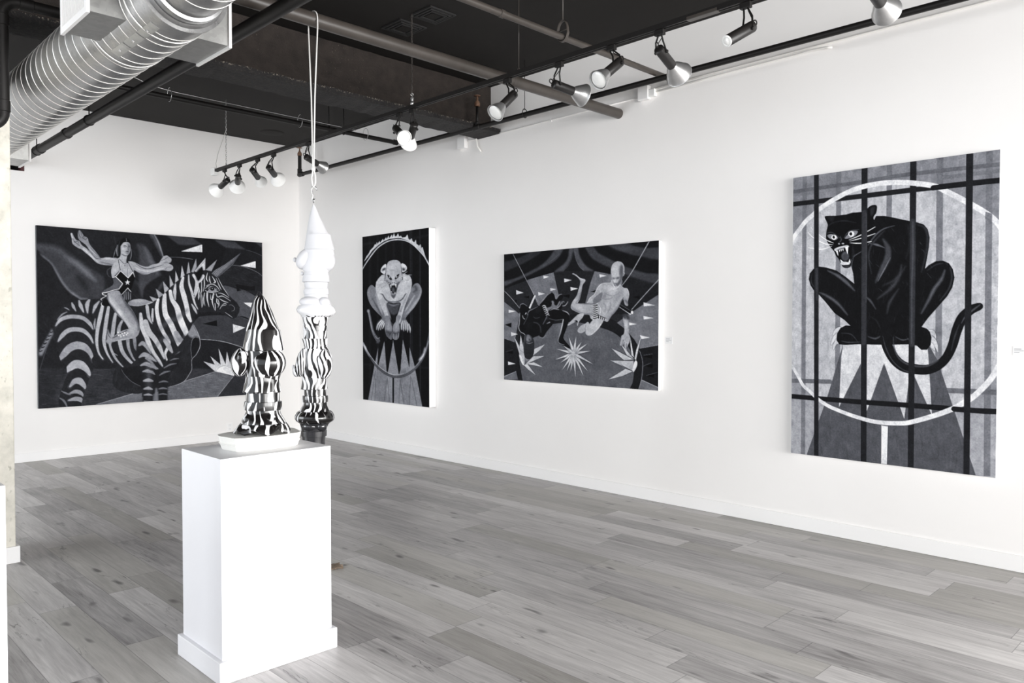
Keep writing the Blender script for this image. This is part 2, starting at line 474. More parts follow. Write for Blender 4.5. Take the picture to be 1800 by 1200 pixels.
obj('foot_flare', loft(bmesh.new(), gl([(744.5, 419.5, 498.4, .86, .02), (747, 416.5, 500.4, .88, .05), (751, 413.6, 502.6, .9, .08), (756, 411, 503.8, .9, .10), (757.8, 412, 503, .9, .11)], dr=.88)), z1, g1, 30)
# bulging calves and boots on the leg column
bm = bmesh.new()
for cx_, cz_, rx_, rz_, yy in ((441, 738, 13, 13, -.04), (474, 738, 13, 13, -.04), (458, 743, 10, 11, -.052)):
    blob(bm, ((cx_ - 457) / GS, yy, (756 - cz_) / GS), (rx_ / GS, 12 / GS, rz_ / GS))
obj('boot', bm, z1, g1, True)

# --- rough plaster block under it (its outline from above, pinched at half height)
bk = [(1.622, 3.603), (1.636, 3.48), (1.662, 3.462), (1.80, 3.440), (1.925, 3.462), (1.952, 3.485), (1.985, 3.60), (1.975, 3.67), (1.84, 3.70), (1.70, 3.69), (1.64, 3.655)]
kx = sum(p[0] for p in bk) / len(bk); ky = sum(p[1] for p in bk) / len(bk)
bm = bmesh.new(); rings = []
for z, s, jz in ((0.0005, 1.0, 0), (.018, 1.03, 0), (.030, 1.075, .003), (.036, 1.045, .002), (.043, 1.06, .002), (.066, 1.095, 0)):
    rings.append([bm.verts.new(((p[0] - kx) * s, (p[1] - ky) * s, z + (random.uniform(-jz, jz) if jz else 0))) for p in bk])
for A, B in zip(rings, rings[1:]):
    for k in range(len(bk)): bm.faces.new((A[k], A[(k + 1) % len(bk)], B[(k + 1) % len(bk)], B[k]))
bm.faces.new(rings[0][::-1]); bm.faces.new(rings[-1])
bmesh.ops.recalc_face_normals(bm, faces=bm.faces)
o = obj('plaster_base', bm, M['plaster_block'], None, 25, (kx, ky, 1.0005))
tag(o, 'off-white many-sided plaster block between the striped gnome and the pedestal', 'sculpture base')

# --- the hanging totem: white gnome over a striped one over a black one
HS = 272.0
HX, HY, HZ = 2.636, 4.48, 2.372
g2 = thing('hanging_totem', 'tall hanging gnome totem, white on top, zebra-striped in the middle, black below', 'sculpture', (HX, HY, HZ), (0, 0, VIEW))
def hl(rows, **k): return px_levels(rows, 553, 0.0, 358.5, HS, **k)
def hz(y): return -(y - 358.5) / HS
def hb(bm, px_, py_, rx_, ry_, yy=0.0, tilt=0.0, dep=None):
    return blob(bm, ((px_ - 553) / HS, yy, hz(py_)), (rx_ / HS, (dep or rx_) / HS, ry_ / HS), tilt)
wt = M['matt_white']
obj('white_hat', loft(bmesh.new(), hl([(358.6, 551.6, 552.8), (364, 549.6, 556.2), (372, 547.4, 559.4), (380, 545.2, 562.7), (388, 543.7, 566.6), (397, 542.3, 571), (405, 541, 575), (411.8, 539.9, 579), (412.3, 540, 581.4), (415, 539.4, 582.4), (420, 538.8, 583.2), (430, 537.4, 586), (438.5, 536.2, 588.2), (440, 538, 586)])), wt, g2, 35)
bm = loft(bmesh.new(), hl([(436, 538, 586), (446, 538, 588), (460, 535, 586), (470, 533, 582), (476, 533.5, 580)], dr=.8))
obj('white_torso', bm, wt, g2, 50)
bm = bmesh.new(); hb(bm, 573, 457.5, 17, 20, -.005, -.1, 17); obj('white_shoulder', bm, wt, g2, True)
bm = bmesh.new(); hb(bm, 537.5, 455, 13.5, 20, -.01, .55, 15); obj('white_arm', bm, wt, g2, True)
bm = bmesh.new(); hb(bm, 519.2, 456.5, 3.3, 4.2); obj('white_nose', bm, wt, g2, True)
bm = bmesh.new(); hb(bm, 531.8, 480.5, 3, 3.4); obj('white_button', bm, wt, g2, True)
obj('white_coat', loft(bmesh.new(), hl([(473, 534.5, 579), (478, 535.5, 578.5), (478.3, 536, 577), (483, 535, 577.5), (483.4, 534, 578.5), (495, 532, 579.5), (496.3, 535, 577)])), wt, g2, 30)
obj('white_legs', loft(bmesh.new(), hl([(494, 536, 576.4), (503, 536, 576.2), (506.5, 537.5, 575.6), (507, 535.5, 577), (511, 534, 577.6), (517, 534.6, 577.4), (517.6, 536.2, 576), (522, 535.4, 576.5), (527, 531.6, 578.5), (533, 529.5, 581.5), (538, 529, 583.5)])), wt, g2, 30)
bm = bmesh.new(); hb(bm, 549, 530, 19, 9, -.05, 0, 12); hb(bm, 573, 531, 10, 9, -.045, 0, 10); obj('white_boot', bm, wt, g2, True)
zh = zebra('zebra_glaze_totem', 12, 0, (hz(745), hz(548), -.8, .5))
zs = zebra('zebra_glaze_arms', 10, .1)
zt = zebra('zebra_glaze_rim', 15, 0, (hz(556), hz(540), .75, 2.6))
obj('white_base_rim', loft(bmesh.new(), hl([(536.5, 526.5, 583.5), (539, 524, 586), (544, 521.8, 589), (549, 524, 590), (553, 529, 587), (557, 531, 580)], dr=.9)), zt, g2, 40)
obj('striped_legs', loft(bmesh.new(), hl([(554, 531, 580), (558, 532, 577.5), (566, 533, 574.5), (571.5, 533.6, 573.4), (572, 533, 574.8), (580.5, 533.2, 575), (581, 534, 573.8), (590, 533.8, 574), (596, 533.6, 574.2)])), zh, g2, 30)
obj('striped_coat', loft(bmesh.new(), hl([(594.5, 531, 576.2), (598, 532, 575.6), (604, 534, 575), (608, 534.5, 575), (608.5, 535.5, 574), (615, 534, 576)])), zh, g2, 30)
obj('striped_torso', loft(bmesh.new(), hl([(612, 531, 577), (625, 529, 583), (645, 529, 583), (658, 530.5, 577), (666, 531.5, 574)], dr=.8)), zh, g2, 50)
obj('striped_shoulder', blob(bmesh.new(), (0, 0, 0), (13.5 / HS, 17 / HS, 27 / HS), -.06), zs, g2, True, ((571.5 - 553) / HS, -.03, hz(638.5)))
obj('striped_arm', blob(bmesh.new(), (0, 0, 0), (11 / HS, 15 / HS, 26 / HS), .22), zs, g2, True, ((533.5 - 553) / HS, -.03, hz(636)))
obj('striped_hand', blob(bmesh.new(), (0, 0, 0), (8.5 / HS, 11 / HS, 13 / HS), .3), zs, g2, True, ((525.5 - 553) / HS, -.03, hz(649)))
bm = bmesh.new(); hb(bm, 515.3, 645.5, 2.6, 4.6); obj('striped_nose', bm, zh, g2, True)
obj('striped_skirt', loft(bmesh.new(), hl([(662, 532, 573.5), (668, 531, 574), (674, 530.5, 573.6), (682.5, 529, 574.8, .86, .03), (684, 533, 572.5, .84, .03)])), zh, g2, 30)
obj('striped_shins', loft(bmesh.new(), hl([(682, 533.4, 573), (690, 533.8, 572.8), (695, 534, 572.8), (704, 534, 573), (712, 532, 573.6), (718, 528, 576), (724, 525.4, 579)])), zh, g2, 30)
obj('striped_band', loft(bmesh.new(), hl([(694.6, 532.6, 574), (695.2, 531.2, 575.4), (701, 530.6, 575.8), (706, 531.2, 575.2), (706.6, 532.6, 574)])), zh, g2, 30)
gb = M['gloss_black']
obj('black_rim', loft(bmesh.new(), hl([(722, 524, 580), (725, 521, 583.6), (730, 518.2, 586), (735, 517.6, 586.8), (739, 520, 585), (742.5, 525, 580)], dr=.9)), zebra('zebra_glaze_black_rim', 13, -.95), g2, 40)
lv = hl([(741.5, 525, 580), (746, 527, 576), (752, 528.8, 573.2), (756.5, 529, 572.6), (757, 527.7, 573.4), (766, 528, 573), (766.5, 530, 571), (774, 530.5, 570.4), (786, 531, 570.4)])
obj('black_legs', loft(bmesh.new(), lv), gb, g2, 30)
bm = bmesh.new(); hb(bm, 548, 748, 14, 9, -.045, 0, 10); hb(bm, 567, 748, 9, 9, -.04, 0, 9); obj('black_boot', bm, gb, g2, True)
obj('black_coat', loft(bmesh.new(), hl([(784, 530, 572.5), (787, 529, 574), (798, 531, 573), (806, 532, 572), (820, 530, 576), (838, 530, 576), (846, 533, 572)])), gb, g2, 30)
bm = bmesh.new(); hb(bm, 567, 828, 10, 19, -.01, 0, 14); hb(bm, 537, 828, 10, 19, -.01, 0, 14); obj('black_arm', bm, gb, g2, True)
obj('black_hat', loft(bmesh.new(), hl([(844, 528, 578), (862, 532, 576), (886, 539, 571), (910, 546, 561), (925, 552, 554)])), gb, g2, 40)
bm = bmesh.new(); torus(bm, (-.002, 0, .018), (1, .5, 0), .012, .0032, 20, 8); tube(bm, [(-.002, 0, -.004), (-.002, 0, .007)], .0035, 8)
obj('eye_bolt', bm, M['chrome'], g2, True)

# --- S hook and rope it hangs by (rope doubled over the taupe pipe)
PIPE_Z, PIPE_Y = 3.548, 4.48
RV = Vector((math.cos(VIEW), math.sin(VIEW), 0))
def hp(px_, y_, dy=0.0):
    v = Vector((HX, HY + dy, HZ + hz(y_))) + RV * ((px_ - 553) / HS)
    return v
bm = bmesh.new()
hk = [hp(558.3, 335), hp(556.8, 331.5), hp(555.2, 328.3), hp(552.9, 327.6), hp(550.6, 329), hp(549.4, 332), hp(549.6, 336), hp(550.4, 340), hp(551.3, 344), hp(550.4, 347.5), hp(550.5, 351), hp(552.3, 353.2), hp(554.3, 352.2), hp(554.6, 349.6)]
tube(bm, hk, .0038, 8)
o = obj('hook', bm, M['chrome'], None, True)
tag(o, 'small bright steel S hook joining the white rope to the hanging totem', 'hook')
bm = bmesh.new()
pr = .046 + .0055
path = [hp(553, 330.3), hp(551.2, 326), hp(549.8, 320), hp(549.4, 312), hp(551.2, 303), hp(551.6, 297), Vector((HX - .001, PIPE_Y + .022, 3.05)), Vector((HX - .002, PIPE_Y + pr, PIPE_Z - .06))]
path += [Vector((HX - .002 + .004 * i / 8, PIPE_Y + pr * math.cos(PI * i / 8), PIPE_Z + pr * math.sin(PI * i / 8))) for i in range(9)]
path += [Vector((HX + .003, PIPE_Y - pr, PIPE_Z - .06)), Vector((HX - .006, PIPE_Y - .03, 3.05)), hp(553.3, 297), hp(554.4, 303), hp(556.1, 312), hp(556, 320), hp(554.8, 326), hp(553, 330.3)]
tube(bm, path, .0046, 10)
lathe_axis(bm, hp(552.4, 294), hp(552.6, 301.5), [(0, .006), (.004, .012), (.022, .013), (.027, .006)], 12)
o = obj('hanging_rope', bm, M['rope'], None, True)
tag(o, 'white rope looped over the taupe pipe, holding up the gnome totem', 'rope')

# ------------------------------------------------------------------ spiral duct with boxes
DX, DZ, DR = 1.60, 3.2906, .2245
d = thing('spiral_duct', 'large round galvanised spiral air duct running along the ceiling at left', 'duct', (DX, 6.5, DZ))
bm = bmesh.new(); seg = 72
# big run with swaged ends
lathe_axis(bm, (0, 3.95 - 6.5, 0), (0, 9.2 - 6.5, 0), [(0, DR - .004), (0, DR + .006), (.03, DR + .006), (.034, DR), (5.25, DR)], seg)
obj('duct_shell', bm, M['galv'], d, 40)
bm = bmesh.new(); pts = []; pitch = .128
nt = int((9.15 - 4.02) / pitch * 48)
for i in range(nt + 1):
    a = 2 * PI * i / 48; y = 4.02 + pitch * i / 48
    pts.append((DR * 1.006 * math.cos(a), y - 6.5, DR * 1.006 * math.sin(a)))
tube(bm, pts, .0025, 6)
obj('spiral_seam', bm, M['seam'], d, True)
# near, slimmer run beyond a stepped reducer
bm = bmesh.new()
R2 = .178
lathe_axis(bm, (0, 3.955 - 6.5, 0), (0, .6 - 6.5, 0), [(0, DR - .01), (.012, DR - .018), (.02, DR - .03), (.05, R2 + .02), (.075, R2 + .016), (.08, R2), (3.35, R2)], seg)
obj('duct_reducer', bm, M['galv'], d, 40)
bm = bmesh.new(); pts = []
for i in range(int((3.8 - .6) / pitch * 40) + 1):
    a = 2 * PI * i / 40; y = 3.82 - pitch * i / 40
    pts.append((R2 * 1.008 * math.cos(a), y - 6.5, R2 * 1.008 * math.sin(a)))
tube(bm, pts, .0023, 6); obj('spiral_seam', bm, M['seam'], d, True)
# joint band and strap
for yy in (4.16, 4.70):
    obj('joint_band', lathe_axis(bmesh.new(), (0, yy - 6.5, 0), (0, yy + .012 - 6.5, 0), [(0, DR), (.002, DR + .005), (.010, DR + .005), (.012, DR)], seg, (False, False)), M['galvbox'], d, 40)
a0 = math.radians(236)
for k in range(3):
    yy = 4.05 + k * .2
    bm = bmesh.new(); nn = 8
    for ii in range(nn):                     # curved sheet patch lying on the shell
        a1_, a2_ = a0 + .22 * ii / nn, a0 + .22 * (ii + 1) / nn
        box_pts = [(DR * q * math.cos(t_), y_ - 6.5, DR * q * math.sin(t_)) for y_ in (yy, yy + .185) for q in (1.002, 1.016) for t_ in (a1_, a2_)]
        v_ = [bm.verts.new(p_) for p_ in box_pts]
        for f_ in ((0, 1, 3, 2), (4, 6, 7, 5), (0, 4, 5, 1), (2, 3, 7, 6), (0, 2, 6, 4), (1, 5, 7, 3)): bm.faces.new([v_[q] for q in f_])
    bmesh.ops.recalc_face_normals(bm, faces=bm.faces)
    sp = obj('tape_patch', bm, M['galvbox'], d, 30)
    ca_ = a0 + .11
    obj('screw', lathe_axis(bmesh.new(), (DR * 1.014 * math.cos(ca_), yy + .1 - 6.5, DR * 1.014 * math.sin(ca_)), (DR * 1.1 * math.cos(ca_), yy + .1 - 6.5, DR * 1.1 * math.sin(ca_)), [(0, .008), (.006, .006)], 8), M['chrome'], sp, 40)
# take-off boxes: left/right pair and a far one
def plenum(x0, x1, y0, y1, z0, z1, side, grille=True):
    bm = bmesh.new()
    th = .004
    box(bm, x0, x1, y0, y1, z0, z0 + th); box(bm, x0, x1, y0, y1, z1 - th, z1)
    box(bm, x0, x1, y0, y0 + th, z0 + th, z1 - th); box(bm, x0, x1, y1 - th, y1, z0 + th, z1 - th)
    for v in bm.verts: v.co -= Vector((DX, 6.5, DZ))
    p = obj('outlet_box', bm, M['galvbox'], d)
    xo = x0 if side < 0 else x1
    bm = bmesh.new()
    f = .022
    xa_, xb_ = (xo - .012, xo + .004) if side < 0 else (xo - .004, xo + .012)
    box(bm, xa_, xb_, y0 - .012, y1 + .012, z0 - .012, z0 + f); box(bm, xa_, xb_, y0 - .012, y1 + .012, z1 - f, z1 + .012)
    box(bm, xa_, xb_, y0 - .012, y0 + f, z0 + f, z1 - f); box(bm, xa_, xb_, y1 - f, y1 + .012, z0 + f, z1 - f)
    nf = 22
    for i in range(nf):
        yy = y0 + f + (y1 - y0 - 2 * f) * (i + .5) / nf
        box(bm, xa_ + .002, xb_ - .002, yy - .0045, yy + .0045, z0 + f, z1 - f)
    for i in range(1, 3):
        zz = z0 + (z1 - z0) * i / 3
        box(bm, xb_ - .004 if side < 0 else xa_, xb_ if side < 0 else xa_ + .004, y0 + f, y1 - f, zz - .003, zz + .003)
    for v in bm.verts: v.co -= Vector((DX, 6.5, DZ))
    obj('grille', bm, M['grille'], p)
plenum(1.247, 1.44, 4.245, 4.66, 3.15, 3.43, -1)
plenum(1.75, 1.963, 4.235, 4.655, 3.15, 3.39, 1)
plenum(1.75, 1.972, 8.51, 8.90, 3.15, 3.41, 1)

# ------------------------------------------------------------------ pipes
def pipe(name, label, pts, r, mat, joints=(), jr=1.18, jl=.03, cat='pipe', origin=None, seg=20):
    o0 = Vector(origin or pts[0]); t = thing(name, label, cat, o0)
    P = [Vector(p) - o0 for p in pts]
    obj('run', tube(bmesh.new(), P, r, seg), mat, t, 40)
    for a, b in joints:
        a = Vector(a) - o0; b = Vector(b) - o0; L = (b - a).length
        obj('coupling', lathe_axis(bmesh.new(), a, b, [(0, r), (.003, r * jr), (L - .003, r * jr), (L, r)], seg), mat, t, 40)
    return t
BX, BZ, BR = 2.258, 3.43, .0425
t = pipe('drain_pipe', 'thick black pipe running beside the spiral duct toward the far wall', [(BX, .4, BZ), (BX, YF - .02, BZ)], BR, M['pipe'],
     [((BX, 9.28, BZ), (BX, 9.36, BZ)), ((BX, 4.95, BZ), (BX, 5.0, BZ)), ((BX, 8.35, BZ), (BX, 8.40, BZ))], 1.2)
for yy in (7.7, 9.45):
    hs_ = obj('hanger_strap', torus(bmesh.new(), (0, yy - .4, 0), (0, 1, 0), BR * 1.06, .005, 24, 6), M['pipe'], t, True)
    obj('rod', tube(bmesh.new(), [(0, yy - .4, BR), (0, yy - .4, ZC - BZ)], .005, 6), M['pipe'], hs_, True)
TP = pipe('ceiling_pipe', 'fat dark taupe pipe crossing under the ceiling, the rope looped over it', [(1.2, PIPE_Y, PIPE_Z), (XR - .001, PIPE_Y, PIPE_Z)], .046, M['pipe2'],
     [((4.42, PIPE_Y, PIPE_Z), (4.47, PIPE_Y, PIPE_Z))], 1.06)
SPZ, SPY, SPR = 3.69, 3.82, .0235
sp_ = pipe('service_pipe', 'slimmer taupe pipe crossing under the ceiling, held by a ring hanger', [(1.2, SPY, SPZ), (XR - .001, SPY, SPZ)], SPR, M['pipe2'],
     [((3.66, SPY, SPZ), (3.70, SPY, SPZ)), ((XR - .05, SPY, SPZ), (XR - .002, SPY, SPZ))], 1.22)
# ring hanger
bm = bmesh.new()
RHX = 4.30
cz = SPZ + .043
pts = []
ring = []
for k in range(28):
    a = 2 * PI * k / 28
    ring.append((.05 * math.cos(a) * (1 if math.sin(a) < 0 else .92), .072 * math.sin(a)))
outer = []
for (yy, zz) in ring:
    row = []
    for (s, xx) in ((1.0, -.012), (1.0, .012), (1.09, .012), (1.09, -.012)):
        row.append(bm.verts.new((xx, yy * s, zz * s)))
    outer.append(row)
for i in range(28):
    A, B = outer[i], outer[(i + 1) % 28]
    for k in range(4): bm.faces.new((A[k], A[(k + 1) % 4], B[(k + 1) % 4], B[k]))
t = thing('ring_hanger', 'dark ring hanger on a thin ceiling rod, round the slimmer taupe pipe', 'pipe hanger', (RHX, SPY, cz))
obj('ring', bm, M['pipe2'], t, 40)
obj('rod', tube(bmesh.new(), [(0, 0, .07), (0, 0, ZC - cz)], .0042, 8), M['pipe2'], t, True)
obj('cross_pin', tube(bmesh.new(), [(-.014, -.048, .0), (.014, .048, .012)], .003, 8), M['pipe2'], t, True)

# sprinkler line along the right wall
KX, KZ, KR = 5.466, 3.637, .0245
KY1 = 9.655
t = thing('sprinkler_pipe', 'long black sprinkler pipe along the right wall with upright brass heads', 'pipe', (KX, 6.04, KZ))
ln = [(0, YB + .02 - 6.04, 0), (0, KY1 - .05 - 6.04, 0)] + [tuple(p) for p in arc((0, KY1 - .05 - 6.04, .05), (0, 0, -1), (0, 1, 0), .05)][1:] + [(0, KY1 - 6.04, .26)]
obj('run', tube(bmesh.new(), ln, KR, 18), M['pipe'], t, 40)
bm = bmesh.new(); lathe_axis(bm, (0, KY1 - .09 - 6.04, 0), (0, KY1 + .035 - 6.04, 0), [(0, KR), (.004, KR * 1.3), (.10, KR * 1.35), (.12, KR)], 18)
lathe_axis(bm, (0, KY1 - 6.04, .0), (0, KY1 - 6.04, .08), [(0, KR), (.004, KR * 1.3), (.075, KR * 1.3), (.08, KR)], 18)
obj('elbow', bm, M['pipe'], t, 40)
def riser(yy, h, r):
    bm = tube(bmesh.new(), [(0, yy, 0), (0, yy, h)], r, 14); obj('riser', bm, M['pipe'], t, True)
def head(yy, z0):
    bm = bmesh.new()
    lathe_axis(bm, (0, yy, z0), (0, yy, z0 + .2), [(0, .026), (.004, .030), (.036, .030), (.038, .024), (.052, .023), (.056, .014), (.068, .013), (.070, .007), (.104, .006), (.106, .034), (.111, .036), (.114, .005)], 16)
    for s in (-1, 1):
        tube(bm, [(0, yy + s * .012, z0 + .06), (0, yy + s * .016, z0 + .085), (0, yy + s * .004, z0 + .104)], .0028, 6)
    obj('sprinkler_head', bm, M['brass'], t, 40)
riser(0, .22, .0145); head(0, .215)
bm = bmesh.new(); lathe_axis(bm, (0, -.05, 0), (0, .05, 0), [(0, KR), (.004, KR * 1.28), (.096, KR * 1.28), (.1, KR)], 18); lathe_axis(bm, (0, 0, 0), (0, 0, .06), [(0, KR), (.05, KR * 1.1), (.06, .014)], 18)
obj('tee', bm, M['pipe'], t, 40); head(KY1 - 6.04, .255)
for yy in (5.35, .6):
    hs_ = obj('hanger', torus(bmesh.new(), (0, yy - 6.04, .012), (0, 1, 0), KR * 1.35, .004, 20, 6, 1.3), M['pipe'], t, True)
    obj('rod', tube(bmesh.new(), [(0, yy - 6.04, KR * 1.8), (0, yy - 6.04, ZC - KZ)], .003, 6), M['pipe'], hs_, True)

# black pipe with two bends near the column
EX, EY, ER = 1.165, 5.62, .035
zt_, zb_ = 3.585, 2.90
P = [(EX - .30, EY, zb_ - .09)] + [tuple(p) for p in arc((EX - .09, EY, zb_), (0, 0, -1), (1, 0, 0), .09)] + \
    [tuple(p) for p in arc((EX + .09, EY, zt_ - .09), (-1, 0, 0), (0, 0, 1), .09)] + [(EX + 1.0, EY, zt_)]
pipe('bent_pipe', 'black pipe dropping past the top of the concrete column with a bend at each end', P, ER, M['pipe'],
     [((EX, EY, zb_ + .0), (EX, EY, zb_ + .07)), ((EX, EY, zt_ - .16), (EX, EY, zt_ - .09)), ((EX + .09, EY, zt_), (EX + .17, EY, zt_))], 1.12)
bt = bpy.data.objects['bent_pipe']
obj('hanger_rod', tube(bmesh.new(), [(.8, 0, zt_ + ER * .8 - (zb_ - .09)), (.8, 0, ZC - (zb_ - .09))], .005, 8), M['pipe'], bt, True)

# far-bay pipe and conduit
FY = 7.92
t = pipe('far_pipe', 'dark pipe under the ceiling of the bay beyond the beam', [(2.0, FY, 3.845), (XR - .002, FY, 3.845)], .026, M['pipe'], [((XR - .06, FY, 3.845), (XR - .003, FY, 3.845))], 1.25)
bm = tube(bmesh.new(), [(2.55, FY - .01, 4.06), (2.70, FY - .02, 3.97), (2.86, FY - .03, 3.915), (3.1, FY - .037, 3.895), (5.0, FY - .037, 3.888), (5.2, FY - .037, 3.888)], .007, 8)
o = obj('conduit', bm, M['chrome'], None, True); tag(o, 'thin bright conduit resting along the dark pipe beyond the beam', 'conduit')
for xx in (3.05, 4.48, 5.35): obj('hanger_tie', torus(bmesh.new(), (xx, FY - .018, 3.866), (1, 0, 0), .054, .0022, 18, 6, 1.3), M['chrome'], o, True)
for i, xx in enumerate((4.86, 5.06)):
    hz_ = thing('hanger_rod', 'thin black ceiling rod holding the dark far pipe, nearer the %s' % ('white rope' if i == 0 else 'right wall'), 'pipe hanger', (xx, FY, 3.845), None, 'rods of the far pipe')
    obj('rod', tube(bmesh.new(), [(0, .0, .02), (0, .0, ZC - 3.845)], .005, 8), M['pipe'], hz_, True)
    obj('clip', torus(bmesh.new(), (0, 0, 0), (1, 0, 0), .031, .005, 20, 6), M['pipe'], hz_, True)

# ------------------------------------------------------------------ lighting track
TX, TZ = 3.99, 3.398
t = thing('lighting_track', 'long black lighting track hung below the ceiling parallel to the right wall', 'lighting track', (TX, 5, TZ))
TY0, TY1 = -3.9, 8.95
def trackbox(x0, x1, y0, y1, z0, z1, bev=0): return bx(x0, x1, y0 - 5, y1 - 5, z0, z1, bev=bev)
bm = bmesh.new()
for (x0, x1, z0, z1) in ((-.019, .019, .004, .014), (-.019, -.006, -.018, .004), (.006, .019, -.018, .004)): box(bm, x0, x1, TY0 - 5, TY1 - 5, z0, z1)
box(bm, -.006, .006, TY0 - 5, TY1 - 5, -.006, .004)
obj('rail', bm, M['track'], t)
obj('end_cap', trackbox(-.020, .020, TY1, TY1 + .014, -.019, .015, .002), M['track'], t)
obj('joiner', trackbox(-.0205, .0205, 2.36, 2.56, -.021, .0, .002), M['pipe2'], t)
o = obj('feed_socket_box', bx(-.03, .03, -.012, .075, -.055, .03, bev=.006), M['whshade'], None, False, (TX, TY1 + .03, TZ))
tag(o, 'small white feed box on the far end of the lighting track', 'junction box')

def chain_mesh(z0, z1, L=.030, r=.0022):
    bm = bmesh.new(); z = z0; k = 0
    while z < z1:
        torus(bm, (0, 0, z + L / 2), (1, 0, 0) if k % 2 else (0, 1, 0), .007, r, 10, 5, L / 2 / .007 * .98, (0, 0, 1)); z += L * .80; k += 1
    return bm
c1 = thing('hanging_chain', 'light steel chain and cord holding up the far end of the track', 'chain', (TX, 8.70, TZ + .02))
obj('chain', chain_mesh(.0, ZC - TZ - .03), M['chrome'], c1, True)
obj('power_cord', tube(bmesh.new(), [(0.0, .26, .01), (0, .272, .06), (0, .22, .16), (0, .12, .27), (0, .03, .37), (.006, .006, .40), (.006, .004, ZC - TZ - .03)], .0034, 8), M['greycord'], c1, True)
obj('hook', torus(bmesh.new(), (0, 0, .004), (1, 0, 0), .011, .0035, 16, 8), M['chrome'], c1, True)
c2 = thing('hanging_chain', 'dark chain with a bright hook holding the middle of the lighting track', 'chain', (TX, 5.215, TZ + .02))
obj('chain', chain_mesh(.10, ZC - TZ - .02, .034, .0026), M['pipe2'], c2, True)
obj('turnbuckle', lathe_axis(bmesh.new(), (0, 0, -.004), (0, 0, .07), [(0, .012), (.01, .015), (.03, .015), (.034, .012), (.05, .014), (.062, .013), (.068, .004)], 14), M['chrome'], c2, 40)
obj('hook', torus(bmesh.new(), (0, 0, .083), (0, 1, 0), .012, .0035, 16, 8), M['chrome'], c2, True)
w1 = thing('hanging_wire', 'thin dark wire holding the lighting track in front of the taupe pipe end', 'wire', (TX, 3.965, TZ + .02))
obj('wire', tube(bmesh.new(), [(0, 0, -.004), (0, 0, ZC - TZ - .02)], .0025, 6), M['pipe2'], w1, True)
obj('clip', lathe_axis(bmesh.new(), (0, 0, -.005), (0, 0, .03), [(0, .010), (.012, .010), (.02, .004)], 10), M['pipe2'], w1, 40)

LAMPS = [
 (8.742, (3.99, 8.655, 3.245), (3.983, 8.958, 3.158), 'white', .084, 'track lamp with a wide white shade, farthest along the track, turned to the far wall'),
 (8.367, (3.99, 8.397, 3.256), (4.11, 8.679, 3.185), 'white', .086, 'track lamp with a wide white shade, second from the far end, tipped straight down'),
 (7.935, (3.99, 8.068, 3.28), (4.205, 8.284, 3.199), 'white', .066, 'track lamp with a smaller white shade, third from the far end of the track'),
 (7.581, (3.99, 7.694, 3.257), (4.211, 7.903, 3.176), 'white', .080, 'track lamp with a wide white shade, fourth from the far end of the track'),
 (6.88, (3.99, 6.935, 3.25), (4.24, 7.012, 3.184), 'silver', .062, 'track lamp with a silver shade seen behind the white rope'),
 (5.39, (3.99, 5.447, 3.266), (3.937, 5.249, 3.141), 'white', .060, 'track lamp facing the viewer, front one of the crossed pair under the beam'),
 (5.209, (3.99, 5.179, 3.255), (4.083, 5.387, 3.131), 'white', .069, 'track lamp facing away, rear one of the crossed pair under the beam'),
 (4.081, (3.99, 4.005, 3.258), (3.80, 4.013, 3.081), 'silver', .062, 'track lamp with a glass-lit silver shade in front of the beam end, tipped down left'),
 (3.577, (3.99, 3.634, 3.247), (4.251, 3.579, 3.208), 'silver', .077, 'track lamp with a silver shade crossing in front of the fat taupe pipe'),
 (3.128, (3.99, 3.055, 3.261), (3.786, 3.073, 3.101), 'open', .061, 'track lamp with its glass face showing, hung over the slimmer taupe pipe'),
 (2.759, (3.99, 2.77, 3.272), (4.263, 2.799, 3.178), 'silver', .082, 'track lamp with a big silver shade above the end of the slimmer pipe'),
 (2.19, (3.99, 2.145, 3.238), (3.809, 2.20, 3.125), 'slim', .033, 'slim black shadeless track spot with a round lens, tipped down to the left'),
 (1.519, (3.99, 1.526, 3.269), (4.276, 1.542, 3.225), 'silver', .072, 'track lamp with a silver shade cut off by the top edge of the photo'),
]
